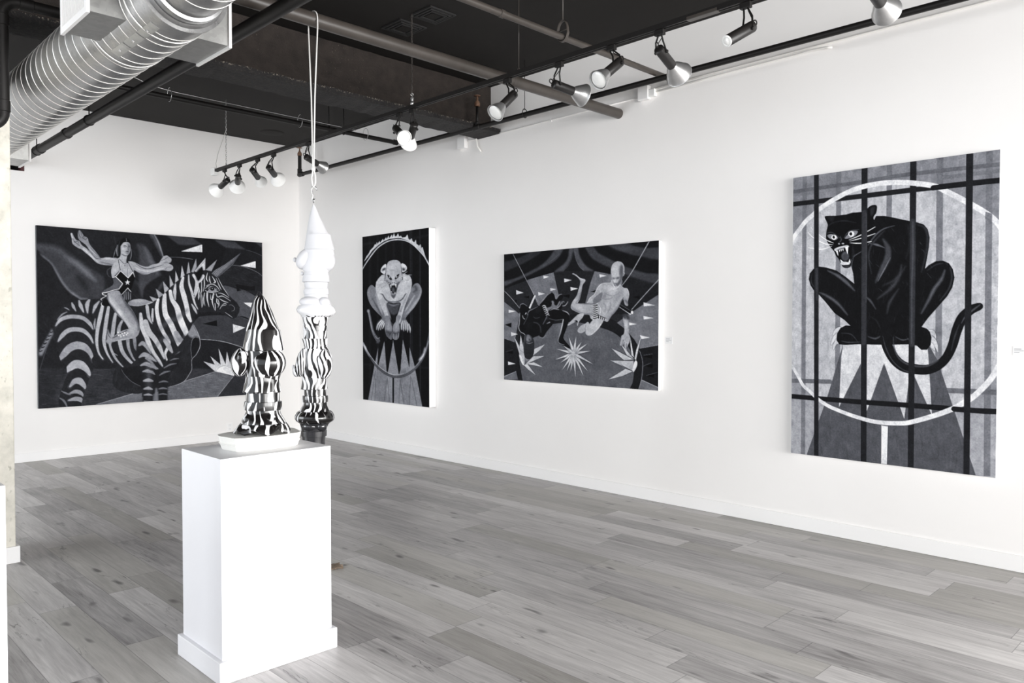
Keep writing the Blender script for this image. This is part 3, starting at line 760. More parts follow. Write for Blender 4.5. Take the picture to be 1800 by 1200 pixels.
for ym, b, f, kind, rr, label in LAMPS:
    o0 = Vector((TX, ym, TZ - .018)); b = Vector(b) - o0; f = Vector(f) - o0
    ax = (f - b); L = ax.length; ax.normalize()
    lt = thing('track_light', label, 'track light', o0, None, 'lamps on the lighting track')
    obj('adapter', bx(-.015, .015, -.032, .032, -.034, -.0006, bev=.003), M['track'], lt)
    br = .0315
    bl = L if kind == 'slim' else L * .64
    prof = [(0, .012), (.002, br - .006), (.008, br), (bl - .004, br), (bl, br - .002)]
    barrel = obj('barrel', lathe_axis(bmesh.new(), b, b + ax, prof, 24), M['barrel'], lt, 40)
    # vent slot
    # flat yoke from the adapter to a pivot on the barrel's side
    side = Vector((0, 1, 0)) - ax * ax.y
    side = side.normalized() if side.length > .3 else Vector((1, 0, 0))
    piv = b + ax * (bl * .22)
    bm = bmesh.new()
    for s in (-1, 1):
        q = piv + side * (br + .004) * s
        top = Vector((0, .012 * s, -.034)); mid = Vector((q.x * .25, q.y * .6 + .012 * s * .4, top.z * .6 + q.z * .4))
        tube(bm, [top, mid, q], .0055, 8)
        lathe_axis(bm, q - side * s * .002, q + side * s * .012, [(0, .010), (.008, .010), (.012, .007)], 12)
    obj('yoke', bm, M['track'], lt, 40)
    hv = b - ax * .012
    bm = torus(bmesh.new(), b - ax * .016 + Vector((0, 0, .012)), side, .014, .0036, 16, 8)
    obj('aiming_loop', bm, M['track'], lt, True)
    cbm = tube(bmesh.new(), [Vector((0, -.01, -.03)), Vector((-.01, -.022, -.055)), b + ax * .0 + Vector((0, 0, .03)), b + ax * .004], .003, 6)
    obj('flex_cord', cbm, M['track'], lt, True)
    if kind == 'slim':
        obj('lens', lathe_axis(bmesh.new(), f - ax * .002, f + ax, [(0, br - .001), (.006, br + .001), (.008, br - .006), (.006, br - .010), (.012, .010), (.013, .002)], 24), M['bulb'], lt, 40)
        continue
    s0 = bl - .006; LL = L - s0
    prof = [(0, br * .92), (LL * .12, br * 1.05), (LL * .35, br + (rr - br) * .40), (LL * .65, br + (rr - br) * .74), (LL * .92, rr), (LL * .95, rr * 1.05), (LL, rr * 1.05),
            (LL * .99, rr * .97), (LL * .9, rr * .94), (LL * .62, br + (rr - br) * .64), (LL * .3, br + (rr - br) * .3), (LL * .15, br * .8)]
    a0_ = b + ax * s0
    obj('shade', lathe_axis(bmesh.new(), a0_, a0_ + ax, prof, 32, (False, False)), M['spun'] if kind != 'white' else M['whshade'], lt, 50)
    obj('bulb', lathe_axis(bmesh.new(), a0_, a0_ + ax, [(LL * .2, br * .6), (LL * .5, rr * .5), (LL * .78, rr * .8), (LL * .9, rr * .90), (LL * .95, rr * .8), (LL * 1.0, rr * .45), (LL * 1.01, .001)], 28), M['bulb'], lt, 50)

# ------------------------------------------------------------------ small electrics on the right wall
jb = thing('junction_box', 'white junction box high on the right wall below the beam end', 'junction box', (XR - .001, 6.66, 3.635))
obj('mounting_box', bx(-.055, 0, -.062, .062, -.068, .068, bev=.004), M['base'], jb)
obj('knockout', tube(bmesh.new(), [(-.028, 0, .066), (-.028, 0, .12)], .013, 10), M['base'], jb, True)
o = obj('cord', tube(bmesh.new(), [(XR - .03, 6.44, 3.69), (XR - .032, 6.42, 3.62), (XR - .028, 6.41, 3.55), (XR - .02, 6.36, 3.49)], .009, 8), M['cable'], None, True)
tag(o, 'short white cable tail hanging beside the junction box below the beam', 'cable')
o = obj('conduit', tube(bmesh.new(), [(XR - .008, 6.60, 3.646), (XR - .008, 4.25, 3.646)], .0065, 8), M['wall'], None, True)
tag(o, 'thin wall-coloured conduit running between the two white boxes on the right wall', 'conduit')
obj('clip', bx(-.014, 0, -.008, .008, -.016, .016), M['base'], o, False, (XR, 5.33, 3.646))
jb = thing('junction_box', 'white junction box on the right wall near the end of the slimmer pipe', 'junction box', (XR - .001, 4.18, 3.668))
obj('mounting_box', bx(-.05, 0, -.055, .055, -.06, .06, bev=.004), M['base'], jb)
obj('connector', bx(-.04, 0, -.12, -.055, -.045, .02, bev=.004), M['whshade'], jb)
for i, (dz, lab) in enumerate(((.03, 'upper white cable running along the right wall under the sprinkler pipe'), (0, 'lower white cable along the right wall ending in a loose curl'))):
    pts = [(XR - .012, 4.06, 3.662 + dz), (XR - .010, 3.5, 3.668 + dz), (XR - .010, 3.05, 3.672 + dz * .9)]
    pts += [(XR - .010, .2, 3.705), (XR - .010, -3, 3.72)] if i == 0 else [(XR - .011, 2.75, 3.672), (XR - .02, 2.64, 3.674), (XR - .03, 2.52, 3.664), (XR - .032, 2.48, 3.652)]
    o = obj('cable', tube(bmesh.new(), pts, .0085, 8), M['cable'], None, True); tag(o, lab, 'cable')
bm = bmesh.new()
# small printed cards and a nail
for yy, zz, lab in ((3.92, 1.453, 'small white label card on the wall beside the trapeze painting'), (1.262, 1.425, 'small white label card on the wall beside the panther painting')):
    c = obj('title_sign', bx(-.004, 0, -.038, .038, -.03, .03, bev=.001), M['card'], None, False, (XR - .0005, yy, zz)); tag(c, lab, 'label')
    bm = bmesh.new()
    for k, (w_, h_) in enumerate(((.04, .006), (.055, .004), (.03, .004))):
        zz_ = .012 - k * .011
        quad(bm, [(-.0046, .030, zz_ + h_ / 2), (-.0046, .030 - w_, zz_ + h_ / 2), (-.0046, .030 - w_, zz_ - h_ / 2), (-.0046, .030, zz_ - h_ / 2)])
    obj('print', bm, M['ink'], c)
# wall outlet on the far wall
o = thing('wall_outlet', 'white outlet plate low on the far wall behind the striped gnome', 'outlet', (4.755, YF - .001, .178))
obj('cover_plate', bx(-.045, .045, -.006, 0, -.06, .06, bev=.002), M['base'], o)
bm = bmesh.new()
for s in (-1, 1): box(bm, -.018, .018, -.009, -.005, s * .026 - .016, s * .026 + .016, bev=.002)
obj('socket', bm, M['card'], o)
# dark ceiling vents
for (x0, x1, y0, y1, lab) in ((3.98, 4.262, 5.36, 5.635, 'dark square ceiling vent nearer the taupe pipe, left one of two'), (3.99, 4.262, 4.96, 5.245, 'dark square ceiling vent, the second, further from the beam')):
    cx_, cy_ = (x0 + x1) / 2, (y0 + y1) / 2; hw = (x1 - x0) / 2
    v = thing('ceiling_vent', lab, 'vent', (cx_, cy_, ZC - .001), None, 'ceiling vents')
    bm = bmesh.new()
    for k in range(3):
        s = hw * (1 - k * .2); w_ = hw * .12; z0 = -.012 - .004 * k
        box(bm, -s, s, -s, -s + w_, z0, 0); box(bm, -s, s, s - w_, s, z0, 0); box(bm, -s, -s + w_, -s + w_, s - w_, z0, 0); box(bm, s - w_, s, -s + w_, s - w_, z0, 0)
    obj('frame', bm, M['vent'], v); obj('centre_plate', bx(-hw * .38, hw * .38, -hw * .38, hw * .38, -.016, 0), M['ceil'], v)
o = obj('ceiling_ring_mark', lathe_axis(bmesh.new(), (5.11, 9.75, ZC - .0005), (5.11, 9.75, ZC - .02), [(0, .16), (.004, .155), (.008, .12), (.009, .02)], 28), M['ceil'], None, 40)  # disc added in place of a faint ring mark, no real fitting
tag(o, 'round black disc standing in for a faint ring mark on the far-bay ceiling', 'ceiling mark')
# jagged brown flake on the floor beyond the pedestal
bm = bmesh.new(); N_ = 18
random.seed(5)
top = []; bot = []
for k in range(N_):
    a = 2 * PI * k / N_; r_ = .052 * (1.25 if k % 2 else .72) * random.uniform(.8, 1.15)
    top.append(bm.verts.new((r_ * math.cos(a), r_ * math.sin(a), .006 + random.uniform(0, .012)))); bot.append(bm.verts.new((r_ * math.cos(a), r_ * math.sin(a), .001)))
ct = bm.verts.new((0, 0, .012))
for k in range(N_):
    bm.faces.new((top[k], top[(k + 1) % N_], ct)); bm.faces.new((bot[k], bot[(k + 1) % N_], top[(k + 1) % N_], top[k]))
bm.faces.new(bot[::-1])
o = obj('dry_leaf', bm, M['bark'], None, False, (2.735, 4.435, 0)); tag(o, 'small brown jagged scrap on the floor just behind the pedestal', 'floor scrap')
# brush marks of the four canvases, measured on each canvas (tenths of a unit, y down)
PAINT = {"panther":{"w":365,"h":530,"bg":57,"ops":[["P",[-3,7,3654,-9,3647,1524,-7,1830],50,30,60,0,0,1],
["P",[-172,-642,3843,-54,3856,1310,-162,1001],51,120,60,0,0,0],
["P",[-100,1279,4,1150,136,997,267,851,397,755,540,651,792,517,1120,387,1413,325,1724,310,2027,330,2273,373,2513,430,2679,487,2796,562,2980,677,3161,797,3427,986,3579,1127,3687,1274,3728,3366,3638,3542,3517,3744,3300,3990,3145,4105,2988,4211,2804,4303,2617,4382,2415,4459,2208,4525,2010,4548,1807,4557,1601,4548,1390,4513,1176,4464,957,4401,762,4335,563,4228,390,4091,243,3977,124,3792,4,3619,-117,3472],74,3,100,0,"in",0],
["H","in",[2027,424,2035,1418],260,55.0,6.0,64,82,35],
["H",0,[2027,424,2010,1417],240,40.0,5.5,48,68,22],
["B",[521,2119],37.5,125.0,0,72,35,"in"],
["B",[2943,1716],50.0,100.0,0,70,35,"in"],
["P",[-143,4189,3883,4276,3894,5421,-134,5679],70,30,55,0,0,0],
["P",[195,-50,282,-39,285,2651,295,5681,207,5692,197,2650],43,1,85,0,0,0],
["P",[871,-19,968,-7,972,2656,985,5596,888,5608,876,2655],43,1,85,0,0,0],
["P",[1808,-26,1904,-14,1912,2663,1926,5480,1830,5492,1816,2662],43,1,85,0,0,0],
["P",[2660,-35,2768,-20,2779,2669,2795,5373,2687,5386,2671,2668],43,1,85,0,0,0],
["P",[3433,-22,3535,-7,3548,2675,3565,5278,3464,5290,3447,2674],43,1,85,0,0,0],
["S",[-16,264,706,250,1412,240,2026,213,2770,219,3656,239],[7.0],38,1,85,0,1],
["S",[2771,339,3657,342],[6.5],42,1,60,0,1],
["S",[-16,318,423,325],[7.5],42,1,50,0,1],
["S",[-24,3897,787,3876],[8.0],38,1,85,0,1],
["S",[2801,3922,3647,3905],[8.5],38,1,85,0,1],
["P",[1036,3166,2559,3142,2715,3418,3356,5327,3335,5448,167,5861,339,5256,733,4165],33,1.2,100,0,"tub",0],
["H","tub",[1540,3375,1654,4646],160,40.0,4.0,26,40,40],
["P",[1042,3139,1000,3415,965,4340,1370,3521,1490,4382,1799,3495,2166,4458,2262,3555,2634,4359,2561,3337,2536,3118],82,1.1,100,0,"wt",0],
["H","wt",[1538,3120,1596,3884],50,30.0,3.5,74,90,45],
["P",[1764,4611,1879,4614,1869,5290,1769,5291],90,1,100,0,0,0],
["S",[1772,4610,1777,5295],[1.2],96,1,100,0,1],
["P",[979,2855,878,2897,831,2997,826,3045,870,2997,942,2957,996,2918],22,1.6,100,0,0,1],
["P",[979,2855,878,2897,831,2997,826,3045,870,2997,942,2957,996,2918],84,1,92,0,0,1],
["P",[936,2957,851,3024,804,3130,799,3204,851,3134,926,3081,958,3023],22,1.6,100,0,0,1],
["P",[936,2957,851,3024,804,3130,799,3204,851,3134,926,3081,958,3023],84,1,92,0,0,1],
["P",[926,3049,871,3129,838,3221,847,3282,899,3186,959,3141],22,1.6,100,0,0,1],
["P",[926,3049,871,3129,838,3221,847,3282,899,3186,959,3141],84,1,92,0,0,1],
["P",[2562,2906,2643,2911,2681,2983,2682,3056,2639,3003,2572,2984],22,1.6,100,0,0,1],
["P",[2562,2906,2643,2911,2681,2983,2682,3056,2639,3003,2572,2984],84,1,92,0,0,1],
["P",[2577,2984,2672,3056,2715,3164,2721,3285,2673,3201,2597,3117],22,1.6,100,0,0,1],
["P",[2577,2984,2672,3056,2715,3164,2721,3285,2673,3201,2597,3117],84,1,92,0,0,1],
["P",[2588,3105,2650,3165,2669,3254,2607,3202],22,1.6,100,0,0,1],
["P",[2588,3105,2650,3165,2669,3254,2607,3202],84,1,92,0,0,1],
["P",[1625,877,1779,891,1931,932,2106,987,2351,1055,2459,1100,2527,1188,2559,1331,2548,1500,2517,1693,2489,1857,2548,1799,2666,1737,2782,1734,2880,1784,2945,1890,2971,2027,2938,2193,2857,2339,2719,2500,2556,2692,2443,2850,2534,2882,2582,2935,2611,3032,2598,3159,2537,3243,2441,3245,2368,3177,2246,3154,1797,3172,1328,3169,1086,3188,962,3180,904,3102,914,2976,979,2876,1083,2826,1170,2834,1055,2730,862,2602,679,2389,550,2253,450,2176,377,2074,338,1952,358,1845,432,1763,547,1723,688,1748,884,1810,1049,1921,1234,2068,1211,1881,1167,1724,1183,1601,1241,1532,1315,1479,1421,1378,1497,1128],8,1.2,100,0,"body",0],
["P",[648,804,704,790,849,801,960,800,1069,797,1177,778,1310,780,1411,769,1520,688,1608,681,1642,715,1628,822,1579,906,1627,1037,1628,1240,1525,1385,1369,1490,1241,1532,1177,1621,1165,1750,1089,1777,1016,1756,974,1683,938,1608,877,1539,840,1458,776,1383,708,1279,679,1198,687,1066,711,968,688,895],7,1.2,100,0,"head",1],
["P",[710,817,836,815,795,917],16,2,70,0,0,1],
["P",[1521,736,1604,711,1586,818,1535,877],20,2,80,0,0,1],
["H","body",[2033,1170,1941,2162],320,17.5,1.5,6,22,42],
["S",[1486,1383,1551,1298,1654,1186,1781,1113,1958,1077],[1.0,3.0,2.5,1.0],34,3,100,"body",1],
["S",[1525,1360,1655,1394,1784,1452],[1.0,4.0,1.0],38,3,100,"body",1],
["S",[1757,1299,1840,1456,1841,1632,1761,1804,1672,1977,1634,2064],[1.5,9.5,11.5,10.0,5.5,1.0],30,8,90,"body",1],
["S",[1892,1634,1787,1830,1673,2040],[0.8,2.2,0.8],44,2,100,"body",1],
["S",[1781,1150,1629,1290,1526,1436,1501,1638,1555,1896],[1.0,3.5,3.5,2.5,0.8],22,6,100,"body",1],
["S",[1204,1622,1231,1567,1369,1490],[0.8,2.0,1.0],36,2,100,"body",1],
["S",[1210,1623,1184,1751,1228,1960],[0.8,1.8,0.8],30,2,100,"body",1],
["S",[1763,2119,1990,2014,2162,1798],[1.0,5.5,1.5],20,8,100,"body",1],
["S",[1662,2357,1891,2186,2040,1991,2088,1769],[1.0,6.5,5.0,1.2],24,9,100,"body",1],
["S",[1427,2300,1533,2379,1638,2534],[1.0,4.0,1.0],30,5,100,"body",1],
["S",[1843,2612,1892,2412,2041,2190],[1.5,5.5,1.5],22,7,100,"body",1],
["S",[2351,1096,2460,1142,2515,1255,2522,1450,2488,1667,2430,1908],[1.0,3.5,4.0,3.5,3.0,1.0],20,6,100,"body",1],
["S",[2181,1082,2232,1382,2161,1674],[1.0,5.0,1.0],15,8,100,"body",1],
["S",[2525,1888,2666,1798,2783,1779],[1.0,2.5,1.0],20,4,100,"body",1],
["S",[2812,1901,2762,2043,2646,2208,2553,2400,2436,2618],[1.5,5.0,5.5,4.5,1.0],36,8,100,"body",1],
["S",[2899,1857,2928,2025,2879,2215,2742,2404],[1.0,2.5,2.5,1.0],24,5,100,"body",1],
["S",[717,1808,912,1908,1077,2032,1240,2193],[1.0,5.0,6.0,1.5],34,6,100,"body",1],
["H","body",[884,1868,1133,2215],60,11.5,1.2,12,42,50],
["S",[564,2213,720,2284,916,2419,1109,2631],[1.2,4.5,5.0,1.5],34,7,100,"body",1],
["S",[404,1847,391,2008,478,2144],[0.8,1.8,0.8],22,3,100,"body",1],
["S",[1002,2970,1192,2995,1327,3148],[1.0,2.0,1.0],22,3,100,"body",1],
["S",[1511,3030,1642,3062,1770,2990],[0.8,3.0,0.8],34,5,100,"body",1],
["S",[1998,3026,2123,3082,2245,3048],[0.8,2.2,0.8],32,4,100,"body",1],
["S",[1003,3116,1139,3138,1354,3127],[0.8,2.0,0.8],28,3,100,"body",1],
["S",[1535,2660,1665,2762,1770,2990],[0.8,2.5,0.8],16,5,100,"body",1],
["P",[707,1152,763,1135,838,1151,913,1209,880,1243,797,1232,735,1202],52,1.2,100,0,0,1],
["P",[1045,1237,1099,1170,1179,1114,1276,1111,1292,1138,1244,1197,1158,1232],52,1.2,100,0,0,1],
["P",[891,1202,884,1225,865,1241,839,1246,812,1238,793,1219,785,1195,792,1171,812,1156,838,1151,864,1159,884,1178],92,1,100,0,0,1],
["P",[858,1195,854,1209,845,1219,833,1222,820,1217,811,1206,808,1191,811,1177,820,1167,832,1164,845,1169,854,1180],6,1,100,0,0,1],
["P",[1228,1164,1220,1191,1199,1209,1169,1214,1139,1205,1117,1183,1109,1156,1117,1129,1139,1111,1168,1106,1198,1115,1220,1137],92,1,100,0,0,1],
["P",[1188,1161,1184,1177,1174,1187,1161,1190,1147,1185,1137,1173,1134,1157,1137,1142,1147,1132,1160,1128,1174,1134,1184,1146],6,1,100,0,0,1],
["P",[869,1185,867,1190,863,1194,858,1195,852,1193,848,1189,846,1183,848,1178,852,1175,857,1174,863,1175,867,1180],98,1,100,0,0,1],
["P",[1201,1147,1199,1152,1196,1155,1190,1156,1185,1155,1181,1151,1179,1145,1181,1140,1185,1137,1190,1136,1195,1138,1199,1142],98,1,100,0,0,1],
["S",[684,1113,796,1106,949,1217],[0.8,2.0,1.0],24,2,100,0,1],
["S",[1031,1223,1125,1113,1313,1089],[0.8,1.8,0.8],30,2,100,0,1],
["S",[711,1002,739,965,850,921,1042,911,1258,968],[0.8,2.5,2.0,2.5,0.8],16,4,100,0,1],
["S",[957,1191,979,1258,925,1309],[0.8,2.0,0.8],30,3,100,0,1],
["P",[955,1327,953,1332,945,1335,936,1336,926,1334,919,1330,917,1324,919,1319,926,1316,936,1315,945,1317,952,1322],70,1,100,0,0,1],
["P",[1037,1327,1034,1333,1025,1338,1013,1339,1000,1336,991,1331,988,1324,991,1318,1000,1313,1012,1313,1025,1315,1034,1320],70,1,100,0,0,1],
["P",[848,1414,950,1379,1100,1362,1122,1400,991,1418,870,1452],80,1,100,0,0,1],
["P",[882,1453,1100,1399,1160,1465,1161,1620,1102,1674,993,1663,927,1581],4,1.5,100,0,0,1],
["P",[1134,1562,1124,1603,1096,1632,1058,1641,1020,1627,992,1595,981,1553,991,1512,1019,1483,1057,1474,1095,1488,1123,1520],34,2,100,0,0,1],
["P",[1107,1581,1100,1612,1083,1634,1058,1641,1034,1631,1016,1607,1009,1575,1015,1545,1033,1523,1057,1516,1082,1526,1100,1549],26,3,100,0,0,1],
["P",[870,1447,915,1445,926,1555],94,1,100,0,0,0],
["P",[1051,1396,1116,1379,1104,1534],94,1,100,0,0,0],
["P",[931,1435,959,1432,953,1489],94,1,100,0,0,0],
["P",[964,1427,991,1423,986,1475],94,1,100,0,0,0],
["P",[997,1424,1024,1417,1022,1467],94,1,100,0,0,0],
["P",[960,1609,988,1700,1026,1660],94,1,100,0,0,0],
["P",[1118,1685,1145,1604,1162,1682],94,1,100,0,0,0],
["P",[966,1678,1048,1661,1145,1687,1129,1717,1004,1716],84,1,100,0,0,1],
["S",[1015,1737,1103,1752,1157,1739],[0.5,1.5,0.5],30,2,100,0,1],
["S",[1194,1363,1209,1519,1177,1621],[1.0,5.5,1.0],14,5,100,0,1],
["S",[831,1303,685,1235,529,1118],[0.5,1.5,1.5,0.8],96,1,100,0,1],
["S",[820,1331,671,1308,529,1240],[0.5,1.5,1.5,0.8],96,1,100,0,1],
["S",[798,1359,587,1403,329,1355],[0.5,1.5,1.5,0.8],96,1,100,0,1],
["S",[529,1235,414,1165,318,1070],[0.5,1.5,1.5,0.8],96,1,100,0,1],
["S",[405,1018,376,975],[0.5,1.5,1.5,0.8],96,1,100,0,1],
["S",[1126,1266,1340,1198,1611,1071],[0.5,1.5,1.5,0.8],96,1,100,0,1],
["S",[1143,1290,1380,1247,1617,1188],[0.5,1.5,1.5,0.8],96,1,100,0,1],
["S",[1143,1321,1341,1342,1546,1325],[0.5,1.5,1.5,0.8],96,1,100,0,1],
["S",[1882,2738,1825,2914,1827,3090,1886,3266,2001,3439,2151,3546,2347,3581,2539,3582,2716,3510,2854,3371,2951,3160,3017,2909,3099,2707,3221,2578,3342,2521,3371,2514],[17.5,19.0,19.0,19.0,19.0,18.5,17.5,16.5,15.5,15.0,15.5,16.5,17.0,15.5,13.0,10.0],9,1.2,100,0,1],
["S",[1770,3015,1835,3242,1964,3465,2152,3608,2348,3650],[0.8,2.0,2.0,2.0,0.8],24,3,100,0,1],
["S",[1960,3039,1974,3214,2051,3387,2175,3483,2371,3531,2563,3515,2727,3418],[0.8,2.2,2.5,3.0,3.0,2.5,1.0],28,4,100,0,1],
["S",[3089,2790,3155,2672,3288,2555,3375,2486],[0.8,2.5,3.0,1.2],30,3,100,0,1],
["S",[2934,3244,2989,3004,3055,2814],[0.8,2.5,0.8],22,4,100,0,1],
["S",[-15,501,1414,496,2274,488,3203,490,3680,494],[9.0],13,1,100,0,1],
["S",[-22,4198,1282,4215,2304,4215,3236,4225,3672,4218],[9.0],11,1,100,0,1],
["P",[1349,-87,1462,-72,1498,5481,1392,5494],14,1.1,100,0,0,0],
["P",[2215,-96,2325,-81,2337,5380,2235,5392],14,1.1,100,0,0,0],
["S",[1411,789,1420,1967,1423,3147],[8.5,9.0,8.5],24,4,75,0,1],
["S",[2273,1028,2282,2091,2285,3159],[8.5,9.0,8.5],24,4,75,0,1],
["S",[2273,1041,2282,1582,2270,2172,2278,3134],[2.0],36,3,60,0,1],
["S",[1448,818,1459,1636,1460,2403],[1.2],34,2,60,0,1],
["S",[-100,1279,4,1150,136,997,267,851,397,755,540,651,792,517,1120,387,1413,325,1724,310,2027,330,2273,373,2513,430,2679,487,2796,562,2980,677,3161,797,3427,986,3579,1127,3687,1274],[8.5,9.0,9.0,9.0],89,1.2,100,0,1],
["S",[-117,3472,4,3619,124,3792,243,3977,390,4091,563,4228,762,4335,957,4401,1176,4464,1390,4513,1601,4548,1807,4557,2010,4548,2208,4525,2415,4459,2617,4382,2804,4303,2988,4211,3145,4105,3300,3990,3517,3744,3638,3542,3728,3366],[5.5,6.5,7.0,8.0,9.0,9.5],89,1.2,100,0,1],
["P",[426,-155,523,-142,571,5486,480,5497],14,1.1,100,0,0,0],
["P",[3131,-111,3238,-96,3246,5365,3152,5377],14,1.1,100,0,0,0],
["S",[496,1771,504,2118,511,2332],[5.5],26,4,70,0,1],
["S",[2608,494,3203,490,3680,494],[9.0],12,1,100,0,1],
["S",[2988,4223,3280,4226,3672,4220],[8.5],12,1,100,0,1],
["P",[3131,-111,3238,-96,3246,5365,3152,5377],14,1.1,100,0,0,0],
["P",[3438,976,3540,1020,3537,1193,3432,1091],44,1,90,0,0,0]]},"catman":{"w":120,"h":300,"bg":7,"ops":[["S",[145,-112,147,798,141,3081],[1.9,1.9],16,8,70,0,1],
["S",[296,-93,297,807,292,3063],[1.9,1.9],16,8,70,0,1],
["S",[450,-73,452,816,447,3045],[1.9,1.9],16,8,70,0,1],
["S",[596,-54,598,825,594,3028],[1.9,1.9],16,8,70,0,1],
["S",[747,-34,749,834,745,3010],[1.9,1.9],16,8,70,0,1],
["S",[895,-15,897,842,893,2993],[1.9,1.9],16,8,70,0,1],
["S",[1051,5,1053,852,1050,2974],[1.9,1.9],16,8,70,0,1],
["S",[884,-17,886,842,883,2994],[0.6],28,2,70,0,1],
["S",[914,-13,916,843,912,2990],[0.6],28,2,70,0,1],
["S",[1051,5,1053,852,1050,2974],[0.6],28,2,70,0,1],
["S",[-18,137,376,134,802,148,1200,122],[3.6],15,8,70,0,1],
["S",[-29,2348,1192,2340],[2.8],15,8,60,0,1],
["H",0,[522,-8,517,1096],120,27.5,1.4,4,14,30],
["S",[-52,700,3,588,89,466,181,353,287,243,405,172,521,134,649,130,760,151,856,192,950,265,1043,368,1121,468,1185,585,1236,693],[1.4,1.7,1.7,1.7],88,1,100,0,1],
["S",[-8,587,74,465,174,334,287,224,413,152,550,119,663,118,802,156,910,221,1030,333,1134,469,1205,599],[0.6,0.8,0.8],50,1.5,100,0,1],
["P",[27,461,82,358,128,312,151,265,212,214,250,155,265,178,284,124,295,167,332,115,346,145,398,85,413,117,457,60,467,96,504,38,514,87,565,31,574,81,602,8,618,72,649,62,675,22,691,81,726,71,747,108,802,108,840,65,856,141,883,164,913,137,926,189,957,213,984,169,993,243,1037,281,1063,257,1076,325,1096,307,1115,381,1147,490,1160,537,1108,447,1056,362,990,296,910,221,815,156,719,111,635,99,521,99,405,133,302,192,197,270,105,382],84,1.2,100,0,0,0],
["P",[300,2023,224,2366,99,3005,1085,3008,955,2321,869,1996,861,2327,753,1871,709,2404,681,2502,577,1882,474,2434,460,2519,416,1907,291,2390,276,2448],56,1.1,100,0,"tub",0],
["P",[291,2390,276,2448,248,2591,236,2997,450,2980,464,2560,460,2519,410,2299],46,6,70,"tub",0,0],
["P",[709,2418,694,2597,755,3014,872,3007,880,2514,847,2341],46,6,70,"tub",0,0],
["H","tub",[512,2154,523,2847],120,12.4,1.2,46,70,40],
["P",[459,2561,251,3016,122,3009,238,2578],52,8,50,"tub",0,0],
["S",[246,2450,160,2991],[0.7],28,1.5,80,0,1],
["S",[248,2591,231,2997],[0.7],28,1.5,80,0,1],
["S",[470,2560,406,2985],[0.7],28,1.5,80,0,1],
["S",[470,2560,508,2980],[0.7],28,1.5,80,0,1],
["S",[701,2582,679,2982],[0.7],28,1.5,80,0,1],
["S",[701,2582,769,2985],[0.7],28,1.5,80,0,1],
["S",[885,2500,865,3008],[0.7],28,1.5,80,0,1],
["S",[901,2526,993,2999],[0.7],28,1.5,80,0,1],
["P",[563,2552,593,2550,591,2998,561,2995],8,1,100,0,0,0],
["P",[416,1921,433,2046,474,2490,489,2419,577,1903,556,1876],7,1,100,0,0,0],
["P",[300,2051,291,2390,309,2319,404,1935,367,1923],7,1,100,0,0,0],
["P",[587,1916,683,2488,709,2404,717,2281,750,1898,683,1859],7,1,100,0,0,0],
["P",[764,1898,863,2353,869,2326,865,2030,822,1910],7,1,100,0,0,0],
["S",[-43,1857,19,1985,111,2153,217,2305,321,2411,452,2493,567,2530,652,2529,764,2504,874,2442,969,2355,1062,2230,1128,2094,1180,1921,1213,1750],[3.6,4.1,4.1,4.1,4.1,4.1],22,1.2,100,0,1],
["S",[-43,1857,19,1985,111,2153,217,2305,321,2411,452,2493,567,2530,652,2529,764,2504,874,2442,969,2355,1062,2230,1128,2094,1180,1921,1213,1750],[2.8,2.8,2.8,3.0,3.3,3.3,3.0,2.8],34,3,100,0,1],
["S",[4,1942,103,2118,217,2269,328,2380,460,2458,568,2494,653,2492,764,2466],[0.7,1.1,1.1,1.1,0.8],72,2,100,0,1],
["S",[928,2371,1036,2244,1128,2081,1187,1895],[0.7,1.2,1.2,0.7],62,2,100,0,1],
["P",[7,1949,35,1999,65,2026,80,2112,126,2179,144,2209,111,2175,57,2098,4,2000],88,1.5,100,0,0,0],
["P",[1022,2238,1029,2198,1062,2163,1102,2095,1122,2002,1144,1988,1135,2054,1102,2148,1062,2210],86,1.5,100,0,0,0],
["P",[246,945,193,897,148,905,102,967,89,1052,116,1167,176,1283,281,1398,369,1483,413,1581,543,1512,372,1063],50,1.2,100,0,"ll",1],
["P",[921,964,974,914,1028,919,1073,998,1077,1078,1040,1182,959,1313,865,1419,796,1513,782,1594,629,1567,742,1241,852,1082],50,1.2,100,0,"rl",1],
["S",[148,940,117,1025,147,1154],[0.6,4.1,0.6],60,6,100,"ll",1],
["S",[253,1058,297,1159,341,1314,370,1441],[0.8,5.5,5.5,1.1],66,6,100,"ll",1],
["S",[192,1141,282,1299,384,1483],[0.6,2.2,0.8],30,6,100,"ll",1],
["S",[1041,957,1067,1038,1033,1155,933,1299,824,1432],[0.8,2.2,3.6,3.6,1.4],64,6,100,"rl",1],
["S",[934,978,974,967,987,1021,934,1058],[0.8,4.7,4.1,0.8],34,6,100,"rl",1],
["S",[866,1177,797,1296,741,1445],[0.8,5.5,1.4],36,8,100,"rl",1],
["S",[960,1113,879,1244,796,1377],[0.6,2.2,0.6],74,5,100,"rl",1],
["P",[424,717,373,728,314,780,266,847,250,945,268,1059,319,1173,356,1287,414,1414,442,1511,435,1595,514,1636,515,1512,480,1345,458,1261,487,1213,588,1237,700,1226,721,1254,686,1376,643,1512,635,1622,713,1567,741,1458,783,1310,852,1136,893,1043,914,924,908,843,881,781,799,742,744,725],76,1.2,100,0,"to",0],
["P",[458,1233,587,1248,707,1237,686,1321,657,1416,572,1443,501,1373],30,4,100,0,0,1],
["S",[502,1248,587,1278,686,1253],[0.8,2.5,0.8],52,5,100,0,1],
["B",[343,894],6.9,15.1,0,84,70,"to"],
["B",[799,891],9.6,12.4,0,82,70,"to"],
["B",[743,1037],8.3,9.6,0,76,60,"to"],
["B",[459,1039],5.5,8.3,0,78,50,"to"],
